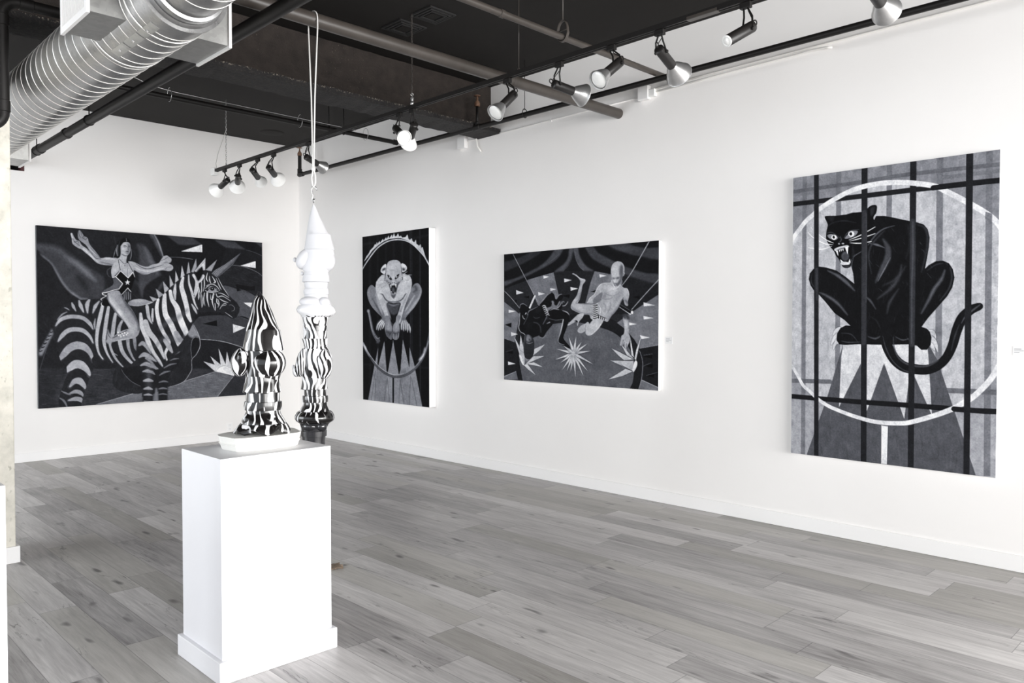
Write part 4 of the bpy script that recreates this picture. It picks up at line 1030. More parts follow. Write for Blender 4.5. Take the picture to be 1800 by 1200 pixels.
["S",[349,1062,386,1078,430,1149,487,1199,588,1216,686,1205,756,1160,798,1093,818,1081],[0.6,1.7,1.9,1.7,1.4,1.7,1.9,1.7,0.6],26,3,100,"to",1],
["S",[371,1091,415,1232,458,1400,486,1512],[0.8,6.1,6.1,5.5],74,6,100,"to",1],
["S",[458,1261,494,1401,515,1512],[0.7,1.9,1.4],48,5,100,"to",1],
["S",[798,1134,756,1268,699,1417,671,1567],[0.8,5.5,5.5,5.0],72,6,100,"to",1],
["S",[742,1295,714,1376],[0.6,3.3],50,6,100,"to",1],
["S",[853,1055,797,1188,742,1322],[0.7,1.9,0.8],58,5,100,"to",1],
["P",[454,545,411,552,371,595,353,642,362,678,417,714,446,677],90,1.2,100,0,0,1],
["P",[440,604,396,617,373,658,417,640,439,637],10,1.5,100,0,0,1],
["P",[731,558,779,565,816,601,830,643,806,688,758,705,737,684],90,1.2,100,0,0,1],
["P",[745,630,786,646,800,668,758,678],10,1.5,100,0,0,1],
["P",[598,481,534,487,491,511,464,567,449,649,432,731,425,814,489,901,531,1014,538,1097,574,1151,599,1155,628,1114,645,1033,674,938,723,859,752,820,739,724,731,615,717,546,668,494],74,1.2,100,0,"hd",1],
["S",[464,567,439,732,428,829],[0.4,1.1,1.1],14,1.5,100,0,1],
["S",[724,587,739,711,752,834],[0.4,1.1,1.1],14,1.5,100,0,1],
["P",[439,815,496,902,534,1028,543,1097,574,1151,602,1155,631,1108,648,1033,681,925,744,833,688,857,589,879,503,847],32,3,100,"hd",0,1],
["B",[591,549],8.3,6.9,0,78,80,"hd"],
["B",[519,627],5.5,6.9,0,74,60,"hd"],
["B",[661,637],5.5,5.5,0,72,60,"hd"],
["B",[590,742],2.8,9.6,0,82,70,"hd"],
["B",[562,657],8.3,1.9,0,52,50,"hd"],
["P",[475,731,518,751,554,795,561,829,525,820,497,784],6,1.2,100,0,0,1],
["P",[695,730,653,746,621,785,611,819,646,814,674,781],6,1.2,100,0,0,1],
["P",[534,777,532,786,527,793,521,795,515,792,510,785,508,775,510,766,515,759,521,757,528,760,532,767],88,1,100,0,0,1],
["P",[528,776,528,783,526,788,524,790,522,788,520,783,520,776,520,769,522,764,524,762,526,764,528,769],8,1,100,0,0,1],
["P",[656,779,654,788,650,795,643,797,637,794,632,787,631,777,632,768,637,761,643,759,650,762,654,769],88,1,100,0,0,1],
["P",[646,778,646,785,644,790,642,792,640,790,638,785,638,778,638,771,640,766,642,764,644,766,646,771],8,1,100,0,0,1],
["P",[511,854,575,830,646,848,688,830,660,883,589,872],70,2,100,0,0,1],
["P",[539,918,582,886,638,916,642,978,624,1059,581,1071,546,1029],6,1.5,100,0,0,1],
["P",[613,1004,609,1029,598,1046,584,1052,570,1045,560,1026,556,1001,560,977,570,959,585,953,599,961,609,979],34,4,100,0,0,1],
["P",[529,915,553,908,543,980],94,1,100,0,0,0],
["P",[615,908,643,904,637,980],94,1,100,0,0,0],
["P",[553,905,575,895,569,933],94,1,100,0,0,0],
["P",[582,895,603,902,597,935],94,1,100,0,0,0],
["P",[543,1022,557,1029,554,1063],94,1,100,0,0,0],
["P",[617,1032,625,1073,605,1070],94,1,100,0,0,0],
["P",[535,904,582,882,643,907,589,918],88,1.5,100,0,0,1],
["P",[543,1053,581,1074,622,1065,605,1086,560,1082],86,1.5,100,0,0,1],
["P",[554,870,582,849,618,874,603,891,563,889],84,1.5,100,0,0,0],
["P",[582,879,581,884,578,887,575,888,571,887,569,883,568,878,569,873,571,870,575,869,579,870,581,874],10,1,100,0,0,1],
["P",[608,877,607,882,604,886,600,887,597,885,594,882,593,877,594,872,597,869,601,867,604,869,607,873],10,1,100,0,0,1],
["S",[561,847,446,818,336,818],[0.7,1.4,1.1,0.6],10,1.5,100,0,1],
["S",[561,847,446,818,336,818],[0.4,1.1,0.8,0.4],94,1,100,0,1],
["S",[554,852,446,864,328,904],[0.7,1.4,1.1,0.6],10,1.5,100,0,1],
["S",[554,852,446,864,328,904],[0.4,1.1,0.8,0.4],94,1,100,0,1],
["S",[546,860,460,914,357,956],[0.7,1.4,1.1,0.6],10,1.5,100,0,1],
["S",[546,860,460,914,357,956],[0.4,1.1,0.8,0.4],94,1,100,0,1],
["S",[618,837,716,777,832,701],[0.7,1.4,1.1,0.6],10,1.5,100,0,1],
["S",[618,837,716,777,832,701],[0.4,1.1,0.8,0.4],94,1,100,0,1],
["S",[625,847,744,779,911,760],[0.7,1.4,1.1,0.6],10,1.5,100,0,1],
["S",[625,847,744,779,911,760],[0.4,1.1,0.8,0.4],94,1,100,0,1],
["S",[632,857,744,854,860,847],[0.7,1.4,1.1,0.6],10,1.5,100,0,1],
["S",[632,857,744,854,860,847],[0.4,1.1,0.8,0.4],94,1,100,0,1],
["P",[435,1461,428,1544,420,1642,434,1739,456,1809,492,1850,527,1876,556,1869,564,1779,569,1627,550,1572,522,1503,515,1461],50,1.2,100,0,"h1",1],
["P",[643,1462,629,1558,586,1613,566,1696,565,1793,578,1861,627,1881,669,1859,691,1777,698,1667,685,1572,720,1463],52,1.2,100,0,"h2",1],
["B",[493,1628],4.1,9.6,0,66,80,"h1"],
["B",[642,1641],4.1,9.6,0,68,80,"h2"],
["P",[442,1711,514,1738,557,1724,556,1793,456,1809],24,5,80,"h1",0,1],
["P",[571,1724,628,1757,691,1722,684,1804,571,1806],24,5,80,"h2",0,1],
["S",[470,1767,476,1856],[1.1,1.7,1.1],50,2,100,"h1",1],
["S",[499,1780,505,1869],[1.1,1.7,1.1],50,2,100,"h1",1],
["S",[528,1793,533,1882],[1.1,1.7,1.1],50,2,100,"h1",1],
["S",[554,1779,559,1867],[1.1,1.7,1.1],50,2,100,"h1",1],
["S",[585,1779,588,1867],[1.1,1.8,1.1],58,2,100,"h2",1],
["S",[613,1786,616,1874],[1.1,1.8,1.1],58,2,100,"h2",1],
["S",[644,1780,647,1868],[1.1,1.8,1.1],58,2,100,"h2",1],
["S",[673,1770,675,1858],[1.1,1.8,1.1],58,2,100,"h2",1],
["S",[482,1773,490,1864],[0.6],8,1.5,100,"h1",1],
["S",[512,1773,520,1863],[0.6],8,1.5,100,"h1",1],
["S",[541,1772,549,1862],[0.6],8,1.5,100,"h1",1],
["S",[599,1771,602,1868],[0.6],8,1.5,100,"h2",1],
["S",[629,1771,631,1867],[0.6],8,1.5,100,"h2",1],
["S",[659,1771,661,1866],[0.6],8,1.5,100,"h2",1],
["S",[522,1489,543,1572,566,1655,565,1738],[0.7,1.1,0.8],6,2,100,0,1],
["P",[369,1502,413,1488,435,1544,420,1642,369,1628,279,1713,262,1671,288,1586],44,2,100,0,0,1],
["P",[741,1490,782,1477,823,1545,877,1639,884,1720,795,1694,719,1708,713,1599],44,2,100,0,0,1],
["S",[369,1530,295,1615,268,1706],[1.1,2.1,1.7,0.6],82,1.5,100,0,1],
["S",[391,1544,332,1628,306,1720],[1.1,2.1,1.7,0.6],82,1.5,100,0,1],
["S",[410,1558,366,1628,346,1713],[1.1,2.1,1.7,0.6],82,1.5,100,0,1],
["S",[420,1586,395,1656,383,1691],[1.1,2.1,1.7,0.6],82,1.5,100,0,1],
["S",[754,1545,729,1626,733,1701],[1.1,2.1,1.7,0.6],82,1.5,100,0,1],
["S",[782,1545,768,1640,770,1728],[1.1,2.1,1.7,0.6],82,1.5,100,0,1],
["S",[810,1545,806,1640,806,1721],[1.1,2.1,1.7,0.6],82,1.5,100,0,1],
["S",[830,1572,839,1653,836,1745],[1.1,2.1,1.7,0.6],82,1.5,100,0,1],
["S",[857,1599,880,1679,880,1753],[1.1,2.1,1.7,0.6],82,1.5,100,0,1],
["S",[112,1358,137,1458,160,1572,186,1700,227,1799,286,1883,331,1910],[4.7,5.0,4.7,5.0,5.8,6.9,1.4],36,1.5,100,0,1],
["S",[107,1365,130,1444,157,1587,183,1700,227,1799],[1.7,1.9,1.7,1.4,0.8],66,3,100,0,1],
["P",[135,1364,132,1377,123,1386,110,1389,98,1386,89,1376,86,1363,89,1351,98,1341,111,1338,123,1342,132,1351],68,2,100,0,0,1],
["P",[271,1876,331,1842,323,1945,263,1954],36,2,100,0,0,0],
["S",[242,1820,286,1868,329,1846],[0.7,1.1,0.6],66,2,100,0,1]]},"trapeze":{"w":275,"h":240,"bg":20,"ops":[["P",[-60,-99,3144,175,3158,2445,-89,2719],16,1,100,0,0,0],
["P",[52,2910,141,2389,220,2105,286,1724,342,1535,505,1409,689,1334,996,1214,1363,1158,1655,1173,1825,1186,2046,1266,2261,1398,2366,1507,2459,1669,2511,1842,2521,2015,2491,2235,2430,2514,2368,2796,1236,3035],12,1.4,100,0,0,1],
["P",[402,2448,363,2249,324,1999,381,1721,503,1570,741,1419,946,1346,1120,1316,1363,1298,1597,1333,1892,1412,2068,1489,2208,1609,2314,1761,2377,1913,2377,2111,2357,2288,2315,2402,2305,2580,415,2623],38,1.4,100,0,"fl",1],
["H","fl",[1242,1251,1312,1958],260,16.3,1.6,30,46,40],
["B",[1119,1488],35.0,18.7,0,42,50,"fl"],
["B",[1825,1936],46.7,23.3,0,34,50,"fl"],
["S",[258,1788,229,1927,222,2105,243,2230],[0.7,0.8,0.7],66,1.5,100,0,1],
["P",[-70,853,-13,893,332,1151,224,1678,-21,1620],46,1.2,100,0,"w1",0],
["H","w1",[71,920,135,1554],60,9.3,1.2,38,54,40],
["P",[-11,664,444,546,615,787,705,996,612,1154,318,1126,-13,899],17,1.2,100,0,0,0],
["P",[478,511,798,443,994,400,1085,790,1122,945,997,1182,692,984,589,749],47,1.2,100,0,"w2",0],
["H","w2",[617,506,770,816],90,10.5,1.2,36,60,45],
["P",[994,400,1679,413,1736,427,1581,968,1580,1164,1243,1160,1085,790],15,1.2,100,0,0,0],
["P",[-20,1607,224,1678,264,1804,254,2233,-28,2352],13,1.2,100,0,0,0],
["S",[-20,1601,224,1672],[0.5],50,1.5,100,0,1],
["P",[-28,2346,254,2227,294,2383,-29,2404],42,1.2,100,0,0,0],
["S",[-21,2355,254,2233],[0.7],72,1.2,100,0,1],
["P",[1730,427,2002,499,2169,574,2232,687,1864,1020,1568,979,1661,616],46,1.2,100,0,"w3",0],
["H","w3",[1729,506,1683,902],70,10.5,1.2,38,56,40],
["P",[2211,533,2747,710,2747,858,2307,1171,2018,1168,2169,750],13,1.2,100,0,"w4",0],
["P",[2752,858,2307,1160,2105,1314,2233,1413,2381,1587,2469,1737,2755,1665],46,1.2,100,0,"w5",0],
["H","w5",[2483,1086,2545,1519],120,10.5,1.2,38,56,40],
["P",[2469,1727,2755,1665,2758,2403,2496,2260,2515,1953],12,1.2,100,0,0,0],
["S",[2469,1729,2750,1667],[0.6],66,1.2,100,0,1],
["P",[2491,2238,2758,2350,2758,2414,2445,2417],44,1.2,100,0,0,0],
["S",[2496,2244,2753,2352],[0.9],72,1.2,100,0,1],
["S",[2464,1770,2507,1921,2512,2052,2491,2249,2450,2406],[0.6,0.7,0.7,0.6],62,1.5,100,0,1],
["P",[-59,-162,1714,-4,1691,413,1518,408,1173,388,1001,401,747,452,471,517,-11,664,-68,662],9,1.2,100,0,0,0],
["P",[-20,157,162,120,354,72,515,11,646,-14,763,8,698,63,554,136,353,220,161,282,-21,321],20,1.5,100,0,0,1],
["P",[-24,524,214,473,486,377,748,259,902,138,1027,-6,1163,-6,1125,97,1039,184,914,258,696,353,459,449,214,535,-24,613],28,1.5,100,0,0,1],
["P",[1001,401,1088,329,1186,265,1259,154,1289,-7,1367,0,1343,114,1294,249,1246,328,1173,388,1087,394],32,1.5,100,0,0,1],
["S",[1349,114,1300,250,1246,328,1167,391],[0.4,0.6,0.5],52,2,100,0,1],
["S",[799,275,952,190,1101,83],[0.4,0.6,0.4],38,3,100,0,1],
["S",[798,443,1001,401],[0.5],40,2,0,0,1],
["P",[1361,11,1390,152,1437,282,1507,379,1541,410,1173,388,1258,317,1330,182],12,1.5,100,0,0,0],
["P",[1324,-73,2778,-24,2752,710,2481,623,2232,523,2002,477,1730,427,1535,404,1430,293,1383,140],9,1.2,100,0,0,0],
["P",[1348,10,1384,-21,1437,-5,1466,135,1535,266,1616,352,1718,421,1616,414,1535,401,1453,307,1395,164],34,1.5,100,0,0,1],
["S",[1383,59,1407,200,1471,331,1546,402],[0.4,0.6,0.4],54,2,100,0,1],
["P",[1570,-5,1696,-5,1786,115,1908,192,2050,280,2211,368,2378,444,2562,509,2761,547,2761,689,2481,612,2232,512,2018,400,1842,310,1696,210,1616,101],27,1.5,100,0,0,1],
["P",[1963,2,2221,-13,2378,56,2561,104,2759,126,2760,300,2581,260,2357,200,2168,125,2040,59],24,1.5,100,0,0,1],
["B",[2221,85],21.0,4.7,10,34,60,0],
["B",[2681,241],14.0,5.8,0,30,60,0],
["B",[2633,609],17.5,5.8,0,22,60,0],
["S",[1730,427,2002,493,2211,576],[0.5],44,2,0,0,1],
["P",[256,693,409,749,260,777],90,1,100,0,0,0],
["P",[798,449,910,476,802,509],88,1,100,0,0,0],
["P",[700,747,837,782,703,811],88,1,100,0,0,0],
["P",[930,683,1051,708,934,737],88,1,100,0,0,0],
["P",[1191,524,1335,559,1194,592],90,1,100,0,0,0],
["P",[1307,679,1441,713,1311,746],90,1,100,0,0,0],
["P",[98,1060,243,1091,100,1123],90,1,100,0,0,0],
["P",[399,823,522,814,515,857],5,1,100,0,0,0],
["P",[1147,828,1292,809,1286,873],5,1,100,0,0,0],
["P",[197,892,273,875,265,931],8,1,100,0,0,0],
["P",[18,1348,158,1307,155,1400],6,1,100,0,0,0],
["P",[150,1486,290,1525,153,1565],88,1,100,0,0,0],
["P",[48,1873,188,1847,182,1904],5,1,100,0,0,0],
["P",[86,2050,244,2086,88,2118],90,1,100,0,0,0],
["S",[34,1871,188,1817],[0.4],40,1.5,100,0,1],
["P",[1811,482,1933,517,1817,542],90,1,100,0,0,0],
["P",[2521,981,2696,1032,2525,1046],90,1,100,0,0,0],
["P",[1661,774,1752,751,1729,790],5,1,100,0,0,0],
["P",[2348,888,2467,870,2457,924],6,1,100,0,0,0],
["P",[2519,1200,2675,1236,2526,1259],90,1,100,0,0,0],
["P",[2296,1305,2419,1334,2299,1357],90,1,100,0,0,0],
["P",[2468,1515,2621,1552,2489,1579],90,1,100,0,0,0],
["P",[2525,1858,2657,1831,2652,1890],4,1,100,0,0,0],
["P",[2536,2009,2667,1976,2662,2041],4,1,100,0,0,0],
["P",[2567,2171,2688,2136,2683,2196],4,1,100,0,0,0],
["S",[2520,1841,2662,1812],[0.4],46,1.2,100,0,1],
["S",[2526,2015,2637,1958],[0.4],46,1.2,100,0,1],
["S",[2567,2167,2737,2106],[0.4],46,1.2,100,0,1],
["S",[191,10,352,307,484,548,602,762,686,923],[0.8],72,1.2,100,0,1],
["S",[444,540,537,673,602,774],[0.5],70,1.2,0,0,1],
["S",[-4,690,142,827,319,1026,426,1152],[0.8],76,1.2,100,0,1],
["S",[2606,-3,2480,225,2327,495,2185,690],[1.1,0.8],78,1.2,100,0,1],
["S",[2746,625,2563,830,2338,1095],[0.9,0.8],78,1.2,100,0,1],
["P",[1287,1803,1055,1790,1272,1858,1367,1849],10,2,60,0,0,0],
["P",[1367,1849,1285,1808,1050,1780,1274,1852],84,1,100,0,0,0],
["P",[1263,1858,1029,1985,1281,1910,1367,1849],10,2,60,0,0,0],
["P",[1367,1849,1265,1863,1024,1976,1280,1905],84,1,100,0,0,0],
["P",[1283,1876,1128,2037,1316,1921,1367,1849],10,2,60,0,0,0],
["P",[1367,1849,1286,1881,1123,2028,1313,1917],84,1,100,0,0,0],
["P",[1284,1920,1158,2167,1331,1950,1367,1849],10,2,60,0,0,0],
["P",[1367,1849,1289,1923,1153,2158,1326,1947],84,1,100,0,0,0],
["P",[1305,1931,1244,2184,1358,1949,1367,1849],10,2,60,0,0,0],
["P",[1367,1849,1310,1933,1239,2175,1352,1947],84,1,100,0,0,0],
["P",[1323,1939,1314,2192,1379,1946,1367,1849],10,2,60,0,0,0],
["P",[1367,1849,1328,1940,1309,2182,1373,1945],84,1,100,0,0,0],
["P",[1348,1971,1406,2280,1405,1964,1367,1849],10,2,60,0,0,0],
["P",[1367,1849,1354,1970,1401,2271,1399,1965],84,1,100,0,0,0],
["P",[1391,1973,1548,2254,1442,1949,1367,1849],10,2,60,0,0,0],
["P",[1367,1849,1396,1971,1543,2245,1437,1951],84,1,100,0,0,0],
["P",[1415,1954,1621,2162,1460,1917,1367,1849],10,2,60,0,0,0],
["P",[1367,1849,1420,1950,1617,2153,1455,1921],84,1,100,0,0,0],
["P",[1451,1925,1716,2036,1478,1875,1367,1849],10,2,60,0,0,0],
["P",[1367,1849,1454,1920,1711,2027,1476,1880],84,1,100,0,0,0],
["P",[1456,1862,1673,1806,1449,1807,1367,1849],10,2,60,0,0,0],
["P",[1367,1849,1455,1856,1668,1797,1449,1813],84,1,100,0,0,0],
["P",[1451,1822,1613,1682,1419,1777,1367,1849],10,2,60,0,0,0],
["P",[1367,1849,1448,1817,1608,1673,1422,1782],84,1,100,0,0,0],
["P",[1430,1806,1514,1652,1384,1776,1367,1849],10,2,60,0,0,0],
["P",[1367,1849,1426,1803,1509,1643,1388,1779],84,1,100,0,0,0],
["P",[1407,1767,1416,1553,1351,1760,1367,1849],10,2,60,0,0,0],
["P",[1367,1849,1402,1766,1412,1543,1357,1761],84,1,100,0,0,0],
["P",[1369,1760,1282,1569,1315,1777,1367,1849],10,2,60,0,0,0],
["P",[1367,1849,1364,1761,1278,1560,1320,1776],84,1,100,0,0,0],
["P",[1329,1788,1172,1721,1294,1834,1367,1849],10,2,60,0,0,0],
["P",[1367,1849,1325,1793,1168,1711,1298,1830],84,1,100,0,0,0],
["P",[1414,1908,1589,1978,1443,1859,1367,1849],10,2,60,0,0,0],
["P",[1367,1849,1417,1903,1585,1969,1440,1864],84,1,100,0,0,0],
["P",[1401,1851,1396,1871,1381,1886,1361,1892,1340,1887,1325,1873,1320,1853,1326,1833,1341,1818,1361,1812,1381,1817,1396,1831],82,2,100,0,0,1],
["S",[1313,1840,1361,1861,1409,1836],[0.5],55,2,100,0,1],
["P",[211,1568,320,1748,427,1870,432,2095,319,1886],8,3,50,0,0,0],
["P",[211,1568,320,1748,427,1870,432,2095,319,1886],78,1.1,100,0,0,0],
["P",[349,1534,388,1709,427,1870,340,1823,329,1748],8,3,50,0,0,0],
["P",[349,1534,388,1709,427,1870,340,1823,329,1748],82,1.1,100,0,0,0],
["P",[829,1704,634,1789,514,1991,607,1913,738,1810],8,3,50,0,0,0],
["P",[829,1704,634,1789,514,1991,607,1913,738,1810],80,1.1,100,0,0,0],
["P",[822,1917,600,1932,432,2101,580,2026],8,3,50,0,0,0],
["P",[822,1917,600,1932,432,2101,580,2026],80,1.1,100,0,0,0],
["P",[788,2120,619,2042,446,2082,526,2084],8,3,50,0,0,0],
["P",[788,2120,619,2042,446,2082,526,2084],84,1.1,100,0,0,0],
["P",[650,2276,486,2080,412,2102,499,2179],8,3,50,0,0,0],
["P",[650,2276,486,2080,412,2102,499,2179],82,1.1,100,0,0,0],
["P",[318,1905,366,1947,406,2046,416,2106,385,2091,338,1999],94,1,100,0,0,1],
["B",[473,1980],5.8,4.7,0,70,60,0],
["P",[2016,1742,2386,1912,2223,1936,2127,1856],8,3,70,0,0,0],
["P",[2016,1742,2386,1912,2223,1936,2127,1856],80,1.1,100,0,0,0],
["P",[1996,1946,2371,1935,2355,2101,2170,2022],8,3,70,0,0,0],
["P",[1996,1946,2371,1935,2355,2101,2170,2022],76,1.1,100,0,0,0],
["P",[1965,2272,2245,2074,2356,2112,2192,2199],8,3,70,0,0,0],
["P",[1965,2272,2245,2074,2356,2112,2192,2199],80,1.1,100,0,0,0],
["P",[2089,1517,2170,1665,2371,1902,2266,1851,2191,1709],8,3,70,0,0,0],
["P",[2089,1517,2170,1665,2371,1902,2266,1851,2191,1709],80,1.1,100,0,0,0],
["P",[2316,1541,2376,1880,2339,1848,2323,1695],8,3,70,0,0,0],
["P",[2316,1541,2376,1880,2339,1848,2323,1695],84,1.1,100,0,0,0],
["P",[2489,1522,2407,1928,2386,1901,2412,1758],8,3,70,0,0,0],
["P",[2489,1522,2407,1928,2386,1901,2412,1758],84,1.1,100,0,0,0],
["S",[2170,1810,2381,1918],[0.5],14,1.2,100,0,1],
["S",[2018,1945,2371,1937],[0.5],14,1.2,100,0,1],
["S",[2170,2011,2361,2112],[0.5],14,1.2,100,0,1],
["P",[2407,1928,2428,1965,2418,2032,2387,2099,2366,2122,2352,2090,2366,2012,2387,1951],97,1,100,0,0,1],
["P",[326,1032,340,970,401,953,468,991,521,1042,534,1091,613,1056,692,1008,769,985,808,992,858,1072,871,1156,793,1337,753,1520,714,1545,609,1584,583,1603,504,1536,437,1549,329,1476,309,1401,331,1238],8,1.2,100,0,"d1",1],
["P",[718,978,783,901,860,807,923,767,974,760,1011,794,1035,884,1098,803,1135,798,1171,829,1159,887,1097,933,1047,1003,973,954,947,1013,871,1036,821,999],8,1.2,100,0,0,1],
["P",[871,1156,922,1073,997,1056,1084,1075,1194,1101,1267,1149,1285,1202,1279,1278,1224,1443,1187,1538,1192,1609,1301,1737,1277,1761,1106,1683,1079,1648,1094,1587,1144,1468,1169,1254,1034,1259,921,1229],8,1.2,100,0,0,1],
["P",[1072,1063,1109,1004,1134,993,1158,1029,1121,1076],8,1.2,100,0,0,1],
["P",[755,1228,895,1265,1009,1253,971,1349,869,1470,791,1581,727,1557,715,1460],9,1.2,100,0,0,1],
["S",[718,978,796,895,873,807,949,764],[0.6,1.6,1.4,0.5],76,3,100,0,1],
["S",[974,763,1013,800,1038,884],[0.5,0.7,0.5],66,2,100,0,1],
["S",[1048,884,1098,814,1147,802],[0.9,1.4,0.5],66,3,100,0,1],
["P",[954,923,985,912,1010,979,973,954],82,2,100,0,0,0],
["S",[1072,1045,1121,993,1140,946,1171,929],[1.2,0.9,0.6,0.4],76,1.5,100,0,1],
["S",[1164,1011,1213,1001,1262,937],[0.7,1.1,0.5],80,1.5,100,0,1],
["S",[1152,970,1177,929,1195,947],[0.4,0.6,0.4],76,1.5,100,0,1],
["S",[928,1085,997,1060,1096,1075],[0.5,1.1,0.5],74,2,100,0,1],
["S",[1164,1094,1243,1125,1285,1172],[0.6,1.4,0.5],80,2.5,100,0,1],
["S",[921,1235,1034,1263,1169,1248],[0.4,0.6,0.4],56,2,100,0,1],
["S",[1176,1254,1157,1349,1126,1468,1094,1576,1082,1636,1106,1677,1192,1704],[1.6,1.4,0.9,0.7,0.7,0.7,0.5],80,2,100,0,1],
["S",[330,1032,347,970,408,955,474,998],[0.5,0.9,0.9,0.5],66,2,100,0,1],
["S",[332,1126,324,1301,309,1401,342,1476,410,1512,453,1549],[0.7,0.9,1.1,0.9,0.8,0.6],86,1.8,100,0,1],
["S",[386,1176,405,1226,432,1239],[0.9,0.9],82,1.5,100,0,1],
["S",[460,1127,440,1152],[1.6,0.9],92,1.5,100,0,1],
["S",[480,1165,520,1091,600,1055,692,1014],[0.9,1.4,0.7,0.5],58,3,100,0,1],
["S",[411,1338,466,1239,506,1153],[0.5,0.9,0.5],44,4,100,0,1],
["S",[612,1203,651,1227,729,1210],[0.5,0.7,0.5],34,4,100,0,1],
["S",[611,1301,690,1325,741,1386,753,1484],[0.5,1.2,0.9,0.5],36,5,100,0,1],
["S",[793,1337,858,1217,871,1156],[0.6,1.1,0.6],50,3,100,0,1],
["B",[691,1081],8.2,7.0,0,15,60,"d1"],
["B",[505,1338],7.0,9.3,0,14,50,"d1"],
["S",[870,1325,921,1301],[0.7,1.6],72,3,100,0,1],
["S",[727,1569,791,1587,843,1543],[0.4,0.8,0.4],66,2,100,0,1],
["S",[779,1010,815,994,846,1011],[0.9,1.5,1.1],80,1,100,0,1],
["S",[793,1043,829,1027,860,1044],[0.9,1.5,1.1],80,1,100,0,1],
["S",[807,1076,843,1059,874,1077],[0.9,1.5,1.1],80,1,100,0,1],
["S",[821,1109,857,1092,887,1109],[0.9,1.5,1.1],80,1,100,0,1],
["S",[835,1141,871,1125,901,1142],[0.9,1.5,1.1],80,1,100,0,1],
["S",[849,1174,885,1158,915,1175],[0.9,1.5,1.1],80,1,100,0,1],
["P",[859,1030,897,1060,890,1156,857,1253,832,1180],60,3,0,0,0,1],
["P",[443,1537,530,1536,596,1596,624,1694,614,1867,567,1968,500,1989,440,1960,414,1874,408,1737,416,1624],18,1.3,100,0,"dh",1],
["B",[490,1623],4.1,7.0,0,46,70,"dh"],
["B",[528,1882],5.8,8.2,0,14,60,"dh"],
["P",[477,1549,510,1523,556,1585,563,1634,503,1660,463,1623],58,3,70,"dh",0,1],
["S",[469,1685,529,1696,595,1670],[0.4,0.8,0.4],62,2,100,"dh",1],
["P",[548,1622,546,1628,539,1633,529,1635,520,1633,513,1629,511,1623,513,1616,520,1612,530,1610,539,1611,546,1616],12,2,100,0,0,1],
["S",[439,1549,417,1674,410,1774],[0.5,0.7,0.4],46,2,100,0,1],
["P",[621,793,654,812,540,1048,514,1035],88,1,100,0,0,0],
["P",[621,787,630,793,518,992,501,992],6,1,100,0,0,0],
["P",[1597,968,1615,940,1649,878,1729,812,1774,712,1842,647,1919,634,1996,632,2029,578,2169,596,2158,662,2211,730,2264,743,2290,799,2296,864,2275,962,2280,1028,2233,1016,2201,916,2169,960,2126,1058,2062,1146,2018,1190,1952,1291,1897,1280,1785,1259,1672,1245,1637,1176,1521,1163,1380,1103,1321,1061,1315,1009,1345,939,1417,836,1464,688,1482,596,1453,537,1382,475,1341,456,1349,439,1406,465,1476,527,1558,554,1571,589,1523,656,1505,759,1469,908,1440,967,1545,976,1706,994,1774,973,1841,918,1864,794,1797,826,1729,881,1706,937,1700,977],68,1.2,100,0,"m",1],
["H","m",[1842,625,1974,966],200,5.4,0.9,58,86,45],
["B",[2018,767],12.8,10.5,20,80,60,"m"],
["B",[1952,921],9.3,7.0,20,60,50,"m"],
["B",[1930,1055],10.5,10.5,0,74,60,"m"],
["B",[2158,805],5.8,12.8,0,62,50,"m"],
["B",[2233,819],3.0,8.2,0,86,60,"m"],
["B",[1498,1047],14.0,5.8,5,82,60,"m"],
["B",[1819,691],5.8,7.0,0,80,50,"m"],
["B",[1661,913],3.5,5.8,30,82,60,"m"],
["S",[2018,678,2083,747,2126,738],[0.4,0.9,0.4],50,4,100,"m",1],
["S",[1897,919,1974,910,2029,889],[0.5,1.2,0.5],50,4,100,"m",1],
["S",[1864,806,1875,874,1819,951],[0.5,0.9,0.5],48,3,100,"m",1],
["S",[2158,970,2190,927,2206,895],[0.5,1.6,0.7],34,3,100,0,1],
["P",[2212,928,2243,973,2275,1017,2270,951],34,3,80,0,0,1],
["S",[1774,984,1830,1064,1819,1189],[0.5,1.4,0.6],90,3,100,"m",1],
["S",[1404,952,1452,907,1499,758,1534,633],[0.5,1.2,0.9,0.5],46,3,100,"m",1],
["S",[1404,970,1545,981,1706,996],[0.5,1.4,0.6],46,3,100,"m",1],
["S",[1333,951,1381,882,1452,722],[0.5,1.9,0.6],86,4,100,"m",1],
["P",[2002,454,2007,388,2040,318,2104,286,2168,302,2206,346,2219,413,2216,467,2227,490,2211,533,2190,548,2169,640,2126,704,2072,708,2034,656,2012,566,2002,521],73,1.2,100,0,"mh",1],
["P",[2158,343,2190,356,2206,423,2200,532,2169,629,2126,699,2083,680,2147,584,2137,462],36,5,100,"mh",0,1],
["B",[2061,414],5.8,9.3,10,84,70,"mh"],
["B",[2018,478],2.3,4.7,0,78,50,"mh"],
["S",[2211,357,2217,423,2211,489],[0.5,1.4,0.7],86,2,100,"mh",1],
["P",[2014,546,2050,564,2104,558,2147,542,2134,568,2072,580,2034,574],30,3,100,"mh",0,1],
["B",[2061,624],2.6,4.7,0,78,70,"mh"],
["S",[2051,651,2083,660,2104,654],[0.4,0.9,0.4],24,2,100,"mh",1],
["S",[2061,685,2083,697],[0.4,0.6],30,2,100,"mh",1],
["S",[2040,679,2083,747,2147,683],[0.6,1.2,0.6],84,3,100,0,1],
["S",[1597,966,1651,884,1731,812,1777,718,1844,650,1925,635],[0.4,1.2,1.2,1.2,0.9,0.4],92,3,100,"m",1],
["S",[2264,749,2290,804,2296,870,2278,957],[0.4,1.1,1.1,0.4],90,3,100,"m",1],
["S",[2169,954,2126,1058,2062,1146,1974,1263],[0.7,3.5,3.5,1.2],44,9,100,"m",1],
